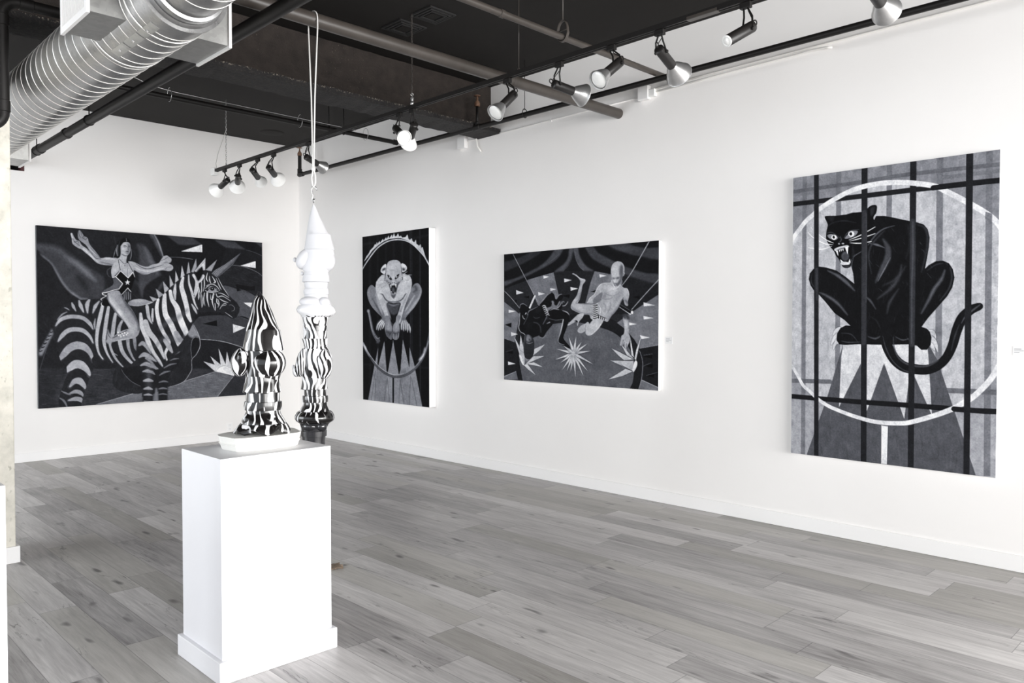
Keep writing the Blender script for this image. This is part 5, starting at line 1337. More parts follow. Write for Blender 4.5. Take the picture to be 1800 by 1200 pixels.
["S",[1315,1020,1380,1082,1521,1149,1700,1169],[0.7,2.8,3.0,1.2],46,8,100,"m",1],
["B",[2105,914],4.2,10.5,20,54,60,"m"],
["B",[1903,841],2.8,10.5,10,54,55,"m"],
["B",[2040,745],5.8,2.8,-10,88,50,"m"],
["B",[1919,718],5.8,4.7,0,84,50,"m"],
["S",[1919,819,2018,861,2126,826],[0.4,0.9,0.4],52,4,100,"m",1],
["S",[1875,975,1919,1032,1908,1122],[0.4,1.4,0.5],56,5,100,"m",1],
["S",[1996,955,1991,1056,1952,1145],[0.4,1.1,0.4],54,4,100,"m",1],
["S",[1370,475,1453,549,1511,609],[0.5,0.9,0.4],46,3,100,"m",1],
["S",[1406,477,1488,539,1558,575],[0.4,1.2,0.5],90,3,100,"m",1],
["S",[1528,679,1511,782,1475,908],[0.4,0.9,0.5],40,4,100,"m",1],
["P",[2065,569,2062,573,2056,575,2048,576,2040,574,2034,571,2032,567,2034,563,2040,561,2048,560,2056,562,2062,565],16,2,100,"mh",0,1],
["P",[2133,570,2131,574,2125,576,2117,577,2109,576,2103,572,2101,569,2103,565,2109,562,2117,562,2125,563,2131,566],16,2,100,"mh",0,1],
["S",[2074,575,2068,630],[0.5,1.2],88,2,100,"mh",1],
["P",[2093,650,2090,653,2085,655,2076,656,2068,654,2062,652,2060,648,2062,645,2068,643,2076,642,2085,644,2090,646],20,2,100,"mh",0,1],
["S",[2053,675,2107,679],[0.4,0.7,0.4],26,2,100,"mh",1],
["S",[2005,477,2018,566,2051,657,2083,705],[0.4,0.6,0.6,0.4],36,2,100,"mh",1],
["B",[2104,339],7.0,3.5,0,80,50,"mh"],
["P",[1712,994,1780,1001,1785,1064,1780,1166,1841,1200,1930,1235,1897,1274,1841,1251,1774,1239,1717,1273,1685,1233,1700,1165,1706,1074],90,1.2,100,0,"tr",1],
["S",[1697,1016,1740,1023,1792,1006],[1.4,2.0,1.1],6,1,100,"tr",1],
["S",[1697,1052,1740,1058,1792,1041],[1.4,2.0,1.1],6,1,100,"tr",1],
["S",[1697,1087,1740,1093,1792,1076],[1.4,2.0,1.1],6,1,100,"tr",1],
["S",[1697,1123,1740,1129,1792,1111],[1.4,2.0,1.1],6,1,100,"tr",1],
["S",[1697,1158,1740,1164,1792,1146],[1.4,2.0,1.1],6,1,100,"tr",1],
["S",[1697,1193,1740,1199,1792,1182],[1.4,2.0,1.1],6,1,100,"tr",1],
["S",[1697,1229,1740,1235,1792,1217],[1.4,2.0,1.1],6,1,100,"tr",1],
["S",[1697,1264,1740,1270,1792,1252],[1.4,2.0,1.1],6,1,100,"tr",1],
["S",[1785,1166,1803,1217,1787,1279],[1.2,1.9,1.2],6,1,100,"tr",1],
["S",[1820,1166,1838,1217,1822,1279],[1.2,1.9,1.2],6,1,100,"tr",1],
["S",[1855,1166,1872,1217,1857,1279],[1.2,1.9,1.2],6,1,100,"tr",1],
["S",[1889,1167,1907,1218,1891,1280],[1.2,1.9,1.2],6,1,100,"tr",1],
["S",[1924,1167,1941,1218,1926,1280],[1.2,1.9,1.2],6,1,100,"tr",1],
["S",[1712,994,1780,1001],[0.7],8,1,100,0,1],
["S",[1780,1166,1841,1200,1930,1235],[0.7],8,1,100,0,1],
["P",[1729,1245,1875,1268,1819,1382,1762,1450,1683,1520,1614,1532,1579,1498,1573,1417,1625,1359],74,1.2,100,0,"k1",1],
["P",[1573,1325,1614,1296,1643,1336,1631,1417,1556,1464,1497,1493,1444,1476,1438,1430,1498,1360],70,1.2,100,0,0,1],
["H","k1",[1728,1279,1637,1474],60,3.5,0.8,62,88,45],
["S",[1579,1348,1570,1417,1577,1475],[0.4,0.7,0.4],40,2,100,0,1],
["S",[1864,1280,1819,1370,1751,1450,1671,1514],[0.6,1.2,1.2,0.6],86,3,100,0,1],
["P",[1545,1152,1521,1221,1462,1290,1433,1372,1425,1337,1439,1290,1415,1267,1380,1302,1271,1360,1259,1343,1368,1231,1451,1162],74,1.1,100,0,0,1],
["S",[1380,1284,1403,1267,1439,1302],[0.5,0.9,0.5],8,1.5,100,0,1],
["P",[2207,1209,2281,1220,2296,1303,2302,1390,2291,1478,2313,1544,2307,1621,2276,1688,2244,1744,2218,1678,2207,1590,2191,1657,2170,1691,2154,1680,2170,1591,2175,1535,2217,1490,2223,1391,2207,1291],70,1.2,100,0,"arm",1],
["P",[2206,1170,2286,1182,2296,1259,2207,1236],26,2,100,0,0,1],
["B",[2249,1336],2.3,10.5,0,84,60,"arm"],
["B",[2244,1567],4.7,5.8,0,60,50,"arm"],
["S",[2291,1248,2297,1412],[0.9,1.4],44,4,100,"arm",1],
["S",[2244,1634,2239,1711,2260,1766],[1.2,1.6,0.9],72,2,100,0,1],
["S",[2276,1633,2271,1699],[1.2,1.6,0.9],72,2,100,0,1],
["S",[2212,1623,2196,1679],[1.2,1.6,0.9],72,2,100,0,1],
["S",[2159,1680,2170,1635,2186,1568],[1.2,1.6,0.9],72,2,100,0,1],
["S",[2228,1634,2225,1689],[0.5],30,1.5,100,0,1],
["S",[2260,1655,2255,1733],[0.5],30,1.5,100,0,1],
["P",[2158,1004,2333,1117,2317,1171,2132,1042],9,1.2,100,0,0,0],
["S",[2139,1047,2307,1166],[0.7,1.1],80,1.2,100,0,1],
["S",[2158,1008,2328,1119],[0.5],46,1.2,100,0,1],
["P",[2363,1141,2361,1154,2354,1164,2344,1167,2335,1163,2328,1154,2326,1141,2328,1128,2335,1118,2344,1115,2354,1118,2361,1128],95,1,100,0,0,1],
["P",[2332,1169,2330,1175,2324,1179,2315,1180,2307,1178,2301,1174,2298,1169,2301,1163,2307,1159,2315,1158,2323,1160,2330,1164],88,1,100,0,0,1]]},"unicorn":{"w":398,"h":290,"bg":12,"ops":[["P",[-79,-51,1843,-211,1833,3151,-103,3001],14,1,100,0,0,0],
["H",0,[274,306,418,582],420,17.0,2.0,8,22,40],
["P",[-12,387,58,447,212,592,295,743,367,896,489,1036,638,1150,765,1155,971,1117,1025,794,768,618,518,460,274,331,95,292,-12,311],24,8,100,0,0,1],
["S",[0,323,154,339,334,379,517,512,704,660,895,839],[2.8,7.1,8.5,9.9,8.5,2.8],32,20,80,0,1],
["S",[419,465,592,574,767,724,895,839],[1.4,7.1,8.5,2.3],44,12,80,0,1],
["S",[-1,431,117,507,218,605,295,743,379,896,489,1029,638,1137,752,1146],[1.1,2.0,2.6,3.1,3.4,3.4,3.7,1.4],48,8,100,0,1],
["S",[591,757,690,885,766,1015],[2.8,11.3,4.3],15,16,80,0,1],
["P",[-13,451,93,509,212,612,283,757,367,909,477,1049,626,1157,451,1206,267,1339,146,1469,-21,1469],13,2,100,0,0,1],
["S",[1605,207,1701,326,1813,486],[2.8,12.8,7.1],30,14,100,0,1],
["S",[1674,258,1743,379,1813,514],[1.4,5.7,4.3],42,10,100,0,1],
["S",[1547,843,1699,935,1811,1002],[1.4,8.5,5.7],24,14,100,0,1],
["P",[1635,219,1802,320,1858,442,2000,688,2057,812,1885,1042,1632,1048],26,8,100,0,0,1],
["S",[1718,256,1816,458,1928,676],[4.3,8.5,2.8],36,12,100,0,1],
["S",[1845,11,1930,145,1987,281,2037,391],[7.1,8.5,5.7,2.3],32,10,100,0,1],
["S",[1885,8,1951,129,2001,266,2044,390],[1.1,2.0,2.0,0.9],60,4,100,0,1],
["P",[1973,16,4012,-24,4013,468,3377,468,2743,643,2440,598,2058,389],11,2,100,0,0,0],
["P",[2057,671,2217,679,1999,842,1885,1042,1799,1114,1687,1158,1716,907],13,4,100,0,0,1],
["P",[2095,0,2561,2,2759,112,2441,154,2307,141],24,1.5,100,0,0,0],
["P",[2992,16,3393,18,3640,160,3231,148],26,1.5,100,0,0,0],
["P",[3825,-4,3978,1,3978,101],24,1.5,100,0,0,0],
["P",[3231,148,3640,160,3979,255,3979,624,3707,513,3344,469,3087,570,3135,390],13,1.5,100,0,0,0],
["S",[3640,160,3791,189,3979,252],[0.4,0.6,0.4],40,1.5,100,0,1],
["P",[3055,571,3344,462,3707,505,3997,631,3998,1147,3708,954,3442,945,3135,864],15,1.5,100,0,"b1",1],
["H","b1",[3135,642,3708,786],80,17.0,2.0,10,24,40],
["S",[3328,455,3541,472,3741,519,3877,574,3983,642],[0.4,0.6,0.6,0.4],60,1.2,100,0,1],
["P",[3151,857,3442,900,3574,927,3792,1013,3998,1131,3999,1610,3625,1427,3377,1383,3215,1160],31,1.2,100,0,"b2",1],
["H","b2",[3296,934,3625,1229],60,12.8,1.7,24,40,40],
["P",[3418,811,3741,846,3826,828,3809,921,3541,920,3442,945],10,1.2,100,0,0,0],
["P",[3578,1154,3759,1151,3725,1243,3625,1184],88,1,100,0,0,0],
["S",[3492,899,3641,940,3792,1013],[0.4],46,1.5,100,0,1],
["P",[2358,266,2736,123,2762,122,2762,255],86,1,100,0,0,0],
["S",[2750,125,2750,253],[0.6],96,1,100,0,1],
["P",[3516,461,3817,364,3835,360,3836,492],88,1,100,0,0,0],
["P",[2498,1489,2742,1415,3215,1398,3675,1471,3999,1594,4000,2059,3526,1987,3055,1866,2711,1832,2528,1648],24,1.2,100,0,"b3",1],
["H","b3",[2742,1503,3377,1743],80,12.8,1.7,18,32,40],
["P",[2750,1554,3031,1488,3039,1599],8,1,100,0,0,0],
["P",[3353,1559,3608,1623,3361,1722],88,1,100,0,0,0],
["S",[3426,1412,3542,1434,3692,1486],[0.4],46,1.5,100,0,1],
["P",[2528,1837,2742,1832,2992,1850,3247,1899,3542,1987,4000,2152,4000,2462,3543,2413,2976,2421,2527,2403],14,1.2,100,0,"b4",1],
["H","b4",[2589,1939,3055,2245],60,12.8,1.7,10,20,40],
["S",[2696,1832,2992,1855,3247,1904,3542,1995,3710,2067],[0.6,0.9,0.7],74,1.2,100,0,1],
["P",[-27,2261,1418,2317,1835,2347,1833,3051,-32,2916],21,3,100,0,"sea",0],
["H","sea",[259,2415,656,2434],240,22.7,1.1,10,36,55],
["P",[-15,2262,407,2278,406,2370,257,2676,256,2911,-20,2904],15,10,60,0,0,1],
["H","sea",[18,2533,258,2546],60,22.7,1.0,24,36,30],
["P",[2527,2374,2976,2391,4001,2540,4002,2991,3055,2901,2436,2558],22,1.5,100,0,"sea2",1],
["H","sea2",[2588,2522,3055,2543],90,17.0,1.1,12,32,50],
["P",[2992,2429,2451,2566,2052,2668,1851,2770,1432,2856,1432,2912,3039,2900,3345,2534],40,1.2,100,0,"sh",0],
["H","sh",[2436,2660,2897,2677],130,15.6,1.3,30,60,55],
["S",[2992,2429,2726,2499,2451,2566,2140,2652],[0.6,0.7,0.6],74,1.2,100,0,1],
["S",[3353,2534,3039,2885],[0.6],74,1.2,100,0,1],
["P",[3362,2542,3610,2614,3610,2890,3047,2886],20,1.2,100,0,0,0],
["P",[2765,2236,2984,2302,2900,2144,3100,2306,3063,2005,3199,2302,3228,2064,3316,2389,3378,2528,2992,2429],82,1.1,100,0,0,0],
["P",[3011,2422,3071,2358,3167,2331,3264,2350,3321,2405,3362,2519,3183,2467],92,1,100,0,0,1],
["S",[3007,2422,3079,2353,3183,2330,3296,2374],[0.4,0.6,0.4],50,1.2,100,0,1],
["P",[883,2888,1637,2709,1636,2897,858,2893],42,1.2,100,0,0,0],
["S",[883,2888,1637,2709],[0.7],70,1.2,100,0,1],
["P",[2559,1518,2604,1605,2665,1722,2704,1839,2696,1970,2619,2115,2543,2229,2539,2345,2497,2445,2406,2571,2287,2623,2110,2664,1923,2605,1570,2754,1163,2593,1299,2189,1996,2070,2438,1648],16,1.2,100,0,"dr",1],
["H","dr",[2438,1792,2287,2508],140,17.0,1.7,10,26,45],
["P",[2551,1532,2604,1619,2665,1722,2693,1810,2619,1780,2558,1808,2468,1720],54,5,100,0,0,1],
["P",[2543,2171,2528,1996,2551,1851,2604,1794,2650,1802,2693,1883,2688,1985,2634,2100],12,1.5,100,0,0,1],
["S",[2543,2171,2528,1996,2551,1851,2604,1794,2658,1802],[0.4,0.6,0.6,0.4],66,1.2,100,0,1],
["S",[2589,1576,2658,1707,2699,1839,2699,1970,2627,2108,2543,2200,2542,2360,2497,2452,2406,2571,2280,2630,2125,2665],[0.4,0.7,0.9,0.9,0.7,0.6,0.7,0.7,0.7,0.6,0.4],76,1.2,100,0,1],
["P",[1296,2312,1350,2410,1458,2526,1596,2616,1693,2635,1694,2313],12,2,100,0,0,1],
["S",[1296,2326,1350,2417,1458,2533,1610,2624],[0.4,0.6,0.6],50,1.5,100,0,1],
["P",[224,1481,254,1404,315,1338,414,1272,513,1205,588,1171,689,1156,842,1146,997,1130,1154,1208,1355,1232,1560,1215,1698,1206,1839,1169,1982,1082,2127,951,2273,798,2422,671,2542,594,2664,552,2802,539,2927,562,3021,647,3084,748,3148,849,3244,980,3342,1083,3440,1156,3497,1246,3489,1322,3432,1428,3374,1458,3309,1451,3228,1399,3084,1348,2879,1327,2755,1372,2663,1446,2571,1548,2511,1663,2450,1750,2345,1892,2227,2019,2065,2229,1921,2450,1835,2587,1805,2909,1664,2900,1658,2578,1625,2298,1556,2156,1418,2276,1323,2286,1149,2239,952,2165,862,2055,810,2134,848,2269,783,2427,744,2532,705,2637,679,2715,627,2925,292,2940,293,2770,343,2616,381,2487,431,2385,420,2227,334,2145,287,1988,251,1831,216,1662],15,1.3,100,0,"zb",0],
["H","zb",[892,1333,838,1867],200,11.3,1.4,10,22,40],
["S",[265,1585,339,1488,450,1442,561,1436,687,1460,788,1546,839,1640],[3.9,5.7,6.2,6.2,6.2,5.7,3.9],35.2,4,60,"zb",1],
["S",[265,1585,339,1488,450,1442,561,1436,687,1460,788,1546,839,1640],[1.4,5.7,6.2,6.2,6.2,5.7,1.4],64,1.5,100,"zb",1],
["S",[290,1488,364,1403,438,1361],[1.4,2.3,1.4],28.6,4,60,"zb",1],
["S",[290,1488,364,1403,438,1361],[0.6,2.3,0.9],52,1.5,100,"zb",1],
["S",[401,1292,438,1304,475,1330],[1.2,2.0,1.2],30.800000000000004,4,60,"zb",1],
["S",[401,1292,438,1304,475,1330],[0.6,2.0,0.6],56,1.5,100,"zb",1],
["S",[300,1832,361,1742,448,1664,560,1641,686,1666,787,1759,838,1867],[4.4,6.5,7.1,7.1,6.8,4.8,4.4],36.300000000000004,4,60,"zb",1],
["S",[300,1832,361,1742,448,1664,560,1641,686,1666,787,1759,838,1867],[1.6,6.5,7.1,7.1,6.8,4.8,1.6],66,1.5,100,"zb",1],
["S",[298,2144,384,2042,471,1946,583,1902,697,1931,785,2026,836,2161],[7.7,9.9,11.9,12.5,11.3,7.7,7.7],34.1,4,60,"zb",1],
["S",[298,2144,384,2042,471,1946,583,1902,697,1931,785,2026,836,2161],[2.7,9.9,11.9,12.5,11.3,7.1,2.7],62,1.5,100,"zb",1],
["S",[407,2331,469,2268,556,2212,644,2224,733,2305,783,2400],[8.4,9.9,13.6,13.0,8.5,8.4],37.400000000000006,4,60,"zb",1],
["S",[407,2331,469,2268,556,2212,644,2224,733,2305,783,2400],[3.0,9.9,13.6,13.0,8.5,3.0],68,1.5,100,"zb",1],
["S",[467,2571,542,2489,617,2486,680,2555,705,2610],[6.7,8.5,10.8,7.1,6.7],35.2,4,60,"zb",1],
["S",[467,2571,542,2489,617,2486,680,2555,705,2610],[2.4,8.5,10.8,7.1,2.4],64,1.5,100,"zb",1],
["S",[454,2688,554,2655,629,2679,679,2742],[3.9,6.2,6.2,3.9],31.900000000000002,4,60,"zb",1],
["S",[454,2688,554,2655,629,2679,679,2742],[1.4,6.2,6.2,1.7],58,1.5,100,"zb",1],
["S",[441,2793,553,2774,628,2792,678,2848],[4.4,7.1,7.1,4.4],34.1,4,60,"zb",1],
["S",[441,2793,553,2774,628,2792,678,2848],[1.6,7.1,7.1,2.3],62,1.5,100,"zb",1],
["S",[331,2629,404,2672,478,2703],[1.8,2.8,1.8],24.200000000000003,4,60,"zb",1],
["S",[331,2629,404,2672,478,2703],[0.9,2.8,0.9],44,1.5,100,"zb",1],
["S",[312,2745,379,2802,427,2911],[2.1,3.4,2.1],24.200000000000003,4,60,"zb",1],
["S",[312,2745,379,2802,427,2911],[0.9,3.4,1.4],44,1.5,100,"zb",1],
["S",[513,1205,537,1270,574,1342],[3.0,4.8,3.0],36.300000000000004,4,60,"zb",1],
["S",[513,1205,537,1270,574,1342],[1.1,4.8,1.1],66,1.5,100,"zb",1],
["S",[626,1170,650,1256,694,1361],[3.9,6.2,3.9],36.300000000000004,4,60,"zb",1],
["S",[626,1170,650,1256,694,1361],[1.4,6.2,1.4],66,1.5,100,"zb",1],
["S",[790,1154,752,1241,757,1374],[4.2,6.8,4.2],36.300000000000004,4,60,"zb",1],
["S",[790,1154,752,1241,757,1374],[2.8,6.8,1.5],66,1.5,100,"zb",1],
["S",[945,1178,880,1266,840,1373],[3.5,5.7,3.5],36.300000000000004,4,60,"zb",1],
["S",[945,1178,880,1266,840,1373],[1.2,5.7,1.2],66,1.5,100,"zb",1],
["S",[878,1466,865,1560,871,1640],[2.1,3.4,2.1],33.0,4,60,"zb",1],
["S",[878,1466,865,1560,871,1640],[0.7,3.4,0.9],60,1.5,100,"zb",1],
["S",[996,1264,956,1439,916,1627,896,1841,927,2030,992,2139],[4.8,6.5,5.7,4.8,4.0,4.0],39.6,4,60,"zb",1],
["S",[996,1264,956,1439,916,1627,896,1841,927,2030,992,2139],[4.8,6.5,5.7,4.8,2.8,1.4],72,1.5,100,"zb",1],
["S",[1094,1276,1061,1466,1033,1654,1013,1843,1058,2033,1149,2198],[4.3,6.2,6.0,5.4,3.9,3.9],38.5,4,60,"zb",1],
["S",[1094,1276,1061,1466,1033,1654,1013,1843,1058,2033,1149,2198],[4.3,6.2,6.0,5.4,3.4,1.4],70,1.5,100,"zb",1],
["S",[1206,1384,1179,1547,1152,1737,1111,1899,1190,2118,1323,2286],[4.3,6.2,6.2,4.3,3.9,3.9],36.300000000000004,4,60,"zb",1],
["S",[1206,1384,1179,1547,1152,1737,1111,1899,1190,2118,1323,2286],[4.3,6.2,6.2,4.3,3.7,1.4],66,1.5,100,"zb",1],
["S",[1313,1506,1259,1642,1271,1847,1324,2040,1459,2209,1514,2238],[3.9,5.7,6.2,6.2,4.3,3.9],36.300000000000004,4,60,"zb",1],
["S",[1313,1506,1259,1642,1271,1847,1324,2040,1459,2209,1514,2238],[3.4,5.7,6.2,6.2,4.3,1.4],66,1.5,100,"zb",1],
["S",[1406,1808,1419,1959,1487,2127,1556,2212],[5.7,4.8,3.5,3.5],31.900000000000002,4,60,"zb",1],
["S",[1406,1808,1419,1959,1487,2127,1556,2212],[5.7,4.8,3.1,1.2],58,1.5,100,"zb",1],
["S",[1516,1795,1543,1962,1598,2046],[5.7,5.7,3.5],28.6,4,60,"zb",1],
["S",[1516,1795,1543,1962,1598,2046],[5.7,5.7,1.2],52,1.5,100,"zb",1],
["S",[1630,1381,1657,1603,1741,1812,1825,2024,1938,2196,2010,2312],[5.3,8.5,7.9,7.1,6.2,5.3],42.900000000000006,4,60,"zb",1],
["S",[1630,1381,1657,1603,1741,1812,1825,2024,1938,2196,2010,2312],[4.3,8.5,7.9,7.1,6.2,1.9],78,1.5,100,"zb",1],
["S",[1743,1254,1770,1435,1826,1547],[5.7,5.7,3.5],38.5,4,60,"zb",1],
["S",[1743,1254,1770,1435,1826,1547],[5.7,5.7,1.2],70,1.5,100,"zb",1],
["S",[1941,1125,1912,1294,1954,1533,2026,1703,2127,1889,2054,2086,2111,2230],[4.3,6.5,6.8,6.2,5.7,4.3,4.2],46.2,4,60,"zb",1],
["S",[1941,1125,1912,1294,1954,1533,2026,1703,2127,1889,2054,2086,2111,2230],[4.3,6.5,6.8,6.2,5.7,4.3,1.5],84,1.5,100,"zb",1],
["S",[1841,1295,1834,1435,1840,1519],[2.8,4.3,2.6],39.6,4,60,"zb",1],
["S",[1841,1295,1834,1435,1840,1519],[2.8,4.3,0.9],72,1.5,100,"zb",1],
["S",[2057,1038,2049,1208,2070,1391,2157,1547,2215,1676,2274,1819,2333,1935,2408,1893],[6.1,8.5,9.4,9.9,9.9,9.9,9.4,6.1],47.300000000000004,4,60,"zb",1],
["S",[2057,1038,2049,1208,2070,1391,2157,1547,2215,1676,2274,1819,2333,1935,2408,1893],[5.7,8.5,9.4,9.9,9.9,9.9,9.4,2.8],86,1.5,100,"zb",1],
["S",[2158,979,2187,1120,2275,1261,2319,1418,2378,1576,2438,1706,2423,1749],[7.0,7.1,9.4,10.8,11.3,9.9,7.0],47.300000000000004,4,60,"zb",1],
["S",[2158,979,2187,1120,2275,1261,2319,1418,2378,1576,2438,1706,2423,1749],[5.7,7.1,9.4,10.8,11.3,9.9,2.8],86,1.5,100,"zb",1],
["S",[2254,848,2239,991,2246,1119],[3.9,6.2,3.9],41.800000000000004,4,60,"zb",1],
["S",[2254,848,2239,991,2246,1119],[2.0,6.2,2.3],76,1.5,100,"zb",1],
["S",[2395,729,2365,888,2409,1059,2454,1230,2483,1389,2529,1504],[5.8,7.9,9.4,8.5,8.5,5.8],46.2,4,60,"zb",1],
["S",[2395,729,2365,888,2409,1059,2454,1230,2483,1389,2529,1504],[3.7,7.9,9.4,8.5,8.5,4.3],84,1.5,100,"zb",1],
["S",[2500,682,2507,826,2560,997,2605,1170,2666,1286],[2.6,3.7,4.3,3.4,2.6],42.900000000000006,4,60,"zb",1],
["S",[2500,682,2507,826,2560,997,2605,1170,2666,1286],[2.0,3.7,4.3,3.4,0.9],78,1.5,100,"zb",1],
["S",[2552,1200,2605,1286,2650,1373],[3.0,4.8,3.0],39.6,4,60,"zb",1],
["S",[2552,1200,2605,1286,2650,1373],[1.4,4.8,1.1],72,1.5,100,"zb",1],
["S",[2590,678,2651,792,2620,952,2590,1026,2529,883],[4.8,5.7,3.7,3.5,3.5],44.0,4,60,"zb",1],
["S",[2590,678,2651,792,2620,952,2590,1026,2529,883],[4.8,5.7,3.7,1.4,2.8],80,1.5,100,"zb",1],
["S",[2774,686,2728,760,2666,820],[5.7,5.1,3.5],44.0,4,60,"zb",1],
["S",[2774,686,2728,760,2666,820],[5.7,5.1,2.3],80,1.5,100,"zb",1],
["S",[2666,820,2651,952,2605,1083],[4.3,5.1,3.2],42.900000000000006,4,60,"zb",1],
["S",[2666,820,2651,952,2605,1083],[4.3,5.1,1.1],78,1.5,100,"zb",1],
["S",[2681,965,2689,1052,2681,1111],[1.9,3.1,1.9],40.7,4,60,"zb",1],
["S",[2681,965,2689,1052,2681,1111],[0.7,3.1,0.7],74,1.5,100,"zb",1],
["S",[1713,1811,1768,1980,1796,2093],[4.4,7.1,4.4],41.800000000000004,4,60,"zb",1],
["S",[1713,1811,1768,1980,1796,2093],[2.8,7.1,1.6],76,1.5,100,"zb",1],
["S",[1714,1518,1769,1686,1868,1813,1953,1955,2039,2156],[8.5,9.4,8.5,7.9,5.8],40.7,4,60,"zb",1],
["S",[1714,1518,1769,1686,1868,1813,1953,1955,2039,2156],[8.5,9.4,8.5,7.9,2.8],74,1.5,100,"zb",1],
["S",[2054,1844,2127,1959,2185,2060],[7.1,8.5,5.3],36.300000000000004,4,60,"zb",1],
["S",[2054,1844,2127,1959,2185,2060],[7.1,8.5,2.8],66,1.5,100,"zb",1],
["S",[2259,1718,2348,1848,2408,1849],[8.5,8.5,5.3],35.2,4,60,"zb",1],
["S",[2259,1718,2348,1848,2408,1849],[8.5,8.5,2.8],64,1.5,100,"zb",1],
["S",[1968,1645,2113,1518,2289,1446,2469,1301],[5.7,8.5,8.5,5.7],36,10,45,"zb",1],
["S",[1853,1968,2069,1787,2289,1847,2438,1763],[2.8,8.5,9.9,4.3],34,10,40,"zb",1],
["P",[1543,2030,1557,1864,1613,1754,1682,1825,1794,2036,1921,2209,2036,2355,1977,2636,1834,2769,1819,3022,1650,3010,1651,2619,1597,2226],14,2,100,0,"fl1",0],
["S",[1598,1921,1654,1887,1710,1923,1794,2064],[2.8,7.1,7.1,1.4],60,2.5,100,"fl1",1],
["S",[1597,2129,1681,2082,1779,2127,1893,2208],[2.3,7.7,7.7,2.0],60,2.5,100,"fl1",1],
["S",[1618,2269,1709,2244,1807,2282,1921,2336],[2.0,6.5,6.5,2.0],60,2.5,100,"fl1",1],
["S",[1659,2375,1736,2364,1835,2396],[2.0,5.4,2.0],60,2.5,100,"fl1",1],
["S",[1673,2536,1750,2526,1828,2546],[3.1,6.5,2.6],60,2.5,100,"fl1",1],
["S",[1672,2676,1749,2666,1820,2691],[2.3,5.7,2.0],60,2.5,100,"fl1",1],
["S",[1672,2781,1749,2776,1820,2794],[1.4,4.0,1.4],60,2.5,100,"fl1",1],
["S",[1671,2886,1819,2902],[1.4,2.6,1.4],60,2.5,100,"fl1",1],
["B",[1765,2344],5.7,42.5,0,70,25,"fl1"],
["P",[1923,2435,1952,2351,2053,2270,2318,2035,2377,2079,2288,2278,2126,2444,2096,2642,2088,2899,1922,2895],14,2,100,0,"fl2",0],
["S",[1952,2450,2038,2404,2140,2387],[1.4,3.7,0.9],46,2.5,100,"fl2",1],
["S",[2031,2326,2141,2273,2258,2256],[1.1,3.1,0.9],46,2.5,100,"fl2",1],
["S",[2214,2104,2288,2063,2333,2042],[0.9,2.8,0.6],46,2.5,100,"fl2",1],
["S",[1937,2577,2023,2560,2103,2578],[1.4,3.1,1.1],46,2.5,100,"fl2",1],
["S",[1930,2690,2009,2680,2093,2699],[1.4,3.4,1.1],46,2.5,100,"fl2",1],
["S",[1925,2789,2008,2780,2090,2802],[1.1,2.6,0.9],46,2.5,100,"fl2",1],
["S",[2141,2202,2214,2175,2303,2171],[0.9,2.3,0.6],46,2.5,100,"fl2",1],
["P",[1850,2890,1872,2673,1908,2675,1922,2895],48,2,100,0,0,0],
["P",[1656,2033,1796,2149,1966,2324,1923,2435,1852,2376,1795,2345,1655,2228],14,2,0,0,0,0],
["S",[1711,2146,1796,2205,1909,2335],[2.8,4.3,0.9],56,2.5,90,0,1],
["S",[1711,2258,1810,2283,1895,2349],[2.8,5.7,0.9],56,2.5,90,0,1],
["S",[1711,2384,1809,2388,1866,2433],[2.0,5.1,1.4],56,2.5,90,0,1],
["P",[210,1623,11,1993,10,2057,58,2059,228,1714],50,2,100,0,"zt",0],
["S",[161,1642,187,1689,228,1673],[0.9,2.0,1.1],12,1.5,100,"zt",1],
["S",[128,1702,154,1749,195,1734],[0.9,2.0,1.1],12,1.5,100,"zt",1],
["S",[96,1762,121,1809,162,1794],[0.9,2.0,1.1],12,1.5,100,"zt",1],
["S",[63,1822,89,1869,129,1854],[0.9,2.0,1.1],12,1.5,100,"zt",1],
["S",[31,1882,56,1929,97,1914],[0.9,2.0,1.1],12,1.5,100,"zt",1],
["S",[-2,1942,24,1989,64,1974],[0.9,2.0,1.1],12,1.5,100,"zt",1],
["S",[216,1726,130,1932,20,2289],[0.4,0.7,0.4],34,2,100,0,1],
["P",[1631,1214,1687,1144,1799,1163,1856,1176,1743,1226],66,1.2,100,0,0,0],
["P",[1785,1072,1849,1169,1934,1118,1870,1099],62,1.2,100,0,0,0],
["P",[1896,937,1949,1104,2035,1039],62,1.2,100,0,0,0],
["P",[2028,806,2054,1017,2137,937],64,1.2,100,0,0,0],
["P",[2147,696,2151,915,2220,856],66,1.2,100,0,0,0],
["P",[2259,613,2247,827,2313,775],70,1.2,100,0,0,0],
["P",[2374,512,2350,738,2425,685],72,1.2,100,0,0,0],
["P",[2500,434,2458,662,2530,635],66,1.2,100,0,0,0],
["P",[2644,372,2548,622,2590,628,2651,531],60,1.2,100,0,0,0],
["P",[2821,355,2606,605,2667,625,2759,504,2762,584,2813,575],80,1.2,100,0,0,0],
["P",[3048,373,2820,574,2937,591],62,1.2,100,0,0,0],
["P",[2651,611,2743,527,2774,591,2728,731,2666,770,2636,677],8,1.5,100,0,0,1],
["S",[2606,605,2805,415],[0.4],40,1.5,100,0,1],
["P",[2937,635,2992,574,3215,446,3532,216,3360,453,3151,627,3047,705],40,1.2,100,0,"hn",0],
["S",[2935,583,2990,626,3029,679],[0.3,0.7,0.4],68,1.5,80,"hn",1],
["S",[2960,568,3013,609,3049,660],[0.3,0.7,0.4],68,1.5,80,"hn",1],
["S",[2985,553,3035,592,3070,641],[0.3,0.7,0.4],68,1.5,80,"hn",1],
["S",[3009,539,3057,576,3091,622],[0.3,0.7,0.4],68,1.5,80,"hn",1],
["S",[3034,524,3080,559,3111,603],[0.3,0.7,0.4],68,1.5,80,"hn",1],
